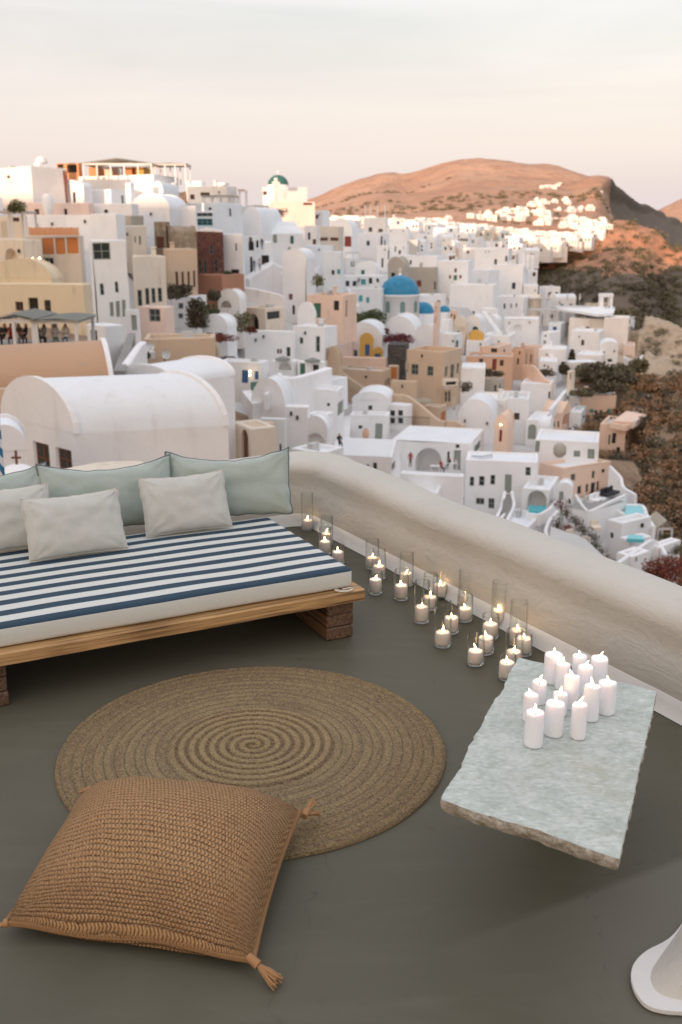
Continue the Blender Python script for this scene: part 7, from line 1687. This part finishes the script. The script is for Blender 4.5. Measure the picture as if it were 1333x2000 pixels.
for k, (bx, by, ty, w_) in enumerate(pil):
    f = 833 + bx / 2.667; g_ = 1240 + by / 2.667
    # base given at its lowest pixel: move back by the radius
    p = atz(f, g_ - 4, ZT + .002); z_ = (p - Vector((0, 0, CAM_H))).y * cp - (p.z - CAM_H) * sp
    r = w_ / 2.667 / 2 * z_ / FPX
    p = p + Vector((0, r * .9, 0))
    # height: find h so that the top centre projects to ty
    lo, hi = .03, .4
    for _ in range(30):
        m_ = (lo + hi) / 2
        if proj((p.x, p.y, p.z + m_))[1] > 1240 + (ty + 2) / 2.667: lo = m_
        else: hi = m_
    h = lo
    o = wax(r, h, m_wax, k * 3.1).build('pillar_candle', m_wax, loc=p, weld=True, label=plab[k], cat='candle', group='pillar candles on the marble table')
    flame(o, h - .006, k + 50)
# vases: base x, base bottom y, top y, width, in the crop (680,1000) x3.333
vz = [(160, 388, 180, 90), (203, 455, 240, 92), (180, 553, 385, 94), (382, 500, 268, 92), (348, 590, 378, 95), (537, 655, 405, 96), (603, 582, 400, 98), (482, 740, 450, 102),
      (620, 900, 582, 112), (676, 810, 610, 104), (765, 732, 540, 104), (770, 640, 378, 100), (988, 765, 452, 106), (932, 845, 668, 112), (902, 945, 830, 104), (835, 1020, 800, 112),
      (1112, 890, 578, 116), (1150, 955, 800, 104), (1085, 1030, 768, 116), (1040, 1115, 930, 110),
      (183, 310, 96, 80), (300, 405, 245, 82), (295, 460, 330, 82), (395, 520, 350, 82)]
vlab = ['glass vase candle nearest the bed end, tallest of the front trio', 'small glass vase candle pressed between two taller vases beside the bed', 'stubby glass vase candle closest to the bed platform corner',
        'tall glass vase candle by the skirting behind a shorter one', 'glass vase candle in front of its tall twin midway along the wall', 'glass vase candle behind the clear wide one, second cluster',
        'glass vase candle touching the skirting in the second cluster', 'tall glass vase candle leading the second cluster on the open floor', 'tall glass vase candle standing farthest out on the floor before the rug',
        'glass vase candle tucked behind the farthest out tall vase', 'low glass vase candle before the very tall one at the skirting', 'very tall glass vase candle against the skirting midway',
        'very tall glass vase candle against the skirting near the table', 'open wide glass vase candle in the cluster nearest the table', 'short glass vase candle behind the lowest one near the table',
        'lowest glass vase candle on the open floor between rug and table', 'tallest glass vase candle beside the marble slab corner', 'small glass vase candle squeezed behind the slab corner',
        'wide tall glass vase candle partly hidden by the slab corner', 'glass vase candle mostly hidden beneath the slab edge',
        'tall thin glass vase candle in the corner where the parapets meet', 'glass vase candle second from the parapet corner', 'glass vase candle half hidden behind the mattress edge', 'short glass vase candle peeping over the mattress corner']
for k, (bx, by, ty, w_) in enumerate(vz):
    if k < 20: f, g_, tt = 680 + bx / 3.333, 1000 + by / 3.333, 1000 + ty / 3.333
    else:
        bx, by, ty = {20: (735, 602, 345), 21: (862, 700, 495), 22: (850, 760, 570), 23: (935, 820, 680)}[k]
        f, g_, tt = 380 + bx / 3.333, 860 + by / 3.333, 860 + ty / 3.333
    p = atz(f, g_ - 3, .003); z_ = p.y * cp - (p.z - CAM_H) * sp
    r = w_ / 3.333 / 2 * z_ / FPX; r = min(max(r, .042), .058)
    p = p + Vector((0, r * .9, 0))
    lo, hi = .08, .6
    for _ in range(30):
        m_ = (lo + hi) / 2
        if proj((p.x, p.y, p.z + m_))[1] > tt: lo = m_
        else: hi = m_
    h = lo
    mb = MB(); t_ = .0028
    mb.lathe([(.001, 0), (r - .004, 0), (r, .004), (r, h - .002), (r - t_ / 2, h), (r - t_, h - .002), (r - t_, h - .006)], 40)
    v = mb.build('candle_vase', m_glassv, loc=p, weld=True, label=vlab[k], cat='candle vase', group='candles in glass vases along the parapet')
    ch = .058 + (k * 37 % 5) * .004; cr_ = min(r - .006, .040)
    ca = wax(cr_, ch, m_waxv, k * 2.3 + 100).build('votive_candle', m_waxv, loc=p + Vector((0, 0, .0135)), weld=True, label='ivory candle in the ' + vlab[k].replace('glass vase candle', 'vase'), cat='candle', group='ivory candles inside the glass vases')
    flame(ca, ch - .006, k + 150, 1.15)

# ---------------------------------------------------------------- plaster newel in the near right corner
def chaikin(P, k=3):
    for _ in range(k): P = [q for a, b_ in zip(P, P[1:] + P[:1]) for q in (a.lerp(b_, .25), a.lerp(b_, .75))]
    return P
mb = MB(); base = [P0(*p, .006) for p in ((1345, 1983), (1300, 1982), (1262, 1972), (1240, 1945), (1230, 1912), (1238, 1885), (1262, 1862), (1300, 1845), (1322, 1825), (1345, 1790))]
far = base[-1] + Vector((1.2, .5, 0)); near = base[0] + Vector((1.2, -.2, 0))
poly = base + [far, near]; poly = chaikin(poly); n_ = len(poly)
mb.add(poly + [p + Vector((0, 0, .012)) for p in poly], [tuple(range(n_, 2 * n_))] + [(i, (i + 1) % n_, n_ + (i + 1) % n_, n_ + i) for i in range(n_)])
nw = empty('plaster_stair_end', base[4] + Vector((.25, 0, 0)), label='rounded plaster stair end with a white painted foot beside the lower right floor', cat='wall')
inv = nw.location.copy()
mb.v = [tuple(Vector(v) - inv) for v in mb.v]
mb.build('painted_foot', m_skirt, nw)
ib = [P0(*p, .018) for p in ((1345, 1955), (1310, 1950), (1282, 1938), (1270, 1915), (1272, 1895), (1288, 1870), (1310, 1840), (1325, 1818), (1345, 1785))]
poly = chaikin(ib + [far + Vector((.1, 0, 0)), near + Vector((.1, .1, 0))]); n_ = len(poly)
cb_ = sum(poly, Vector()) / n_
mb = MB(); L = [(0, 1), (.02, .985), (.07, .95), (.13, .90), (.18, .84), (.21, .74), (.22, .5)]
vs = []
for dz, s_ in L:
    for p in poly: vs.append(cb_ + (p - cb_) * s_ + Vector((dz * 1.5, 0, dz)) - inv)
mb.add(vs, [(l * n_ + i, l * n_ + (i + 1) % n_, (l + 1) * n_ + (i + 1) % n_, (l + 1) * n_ + i) for l in range(len(L) - 1) for i in range(n_)] + [tuple(range((len(L) - 1) * n_, len(L) * n_))], 0, True)
mb.build('plaster_body', m_para, nw)
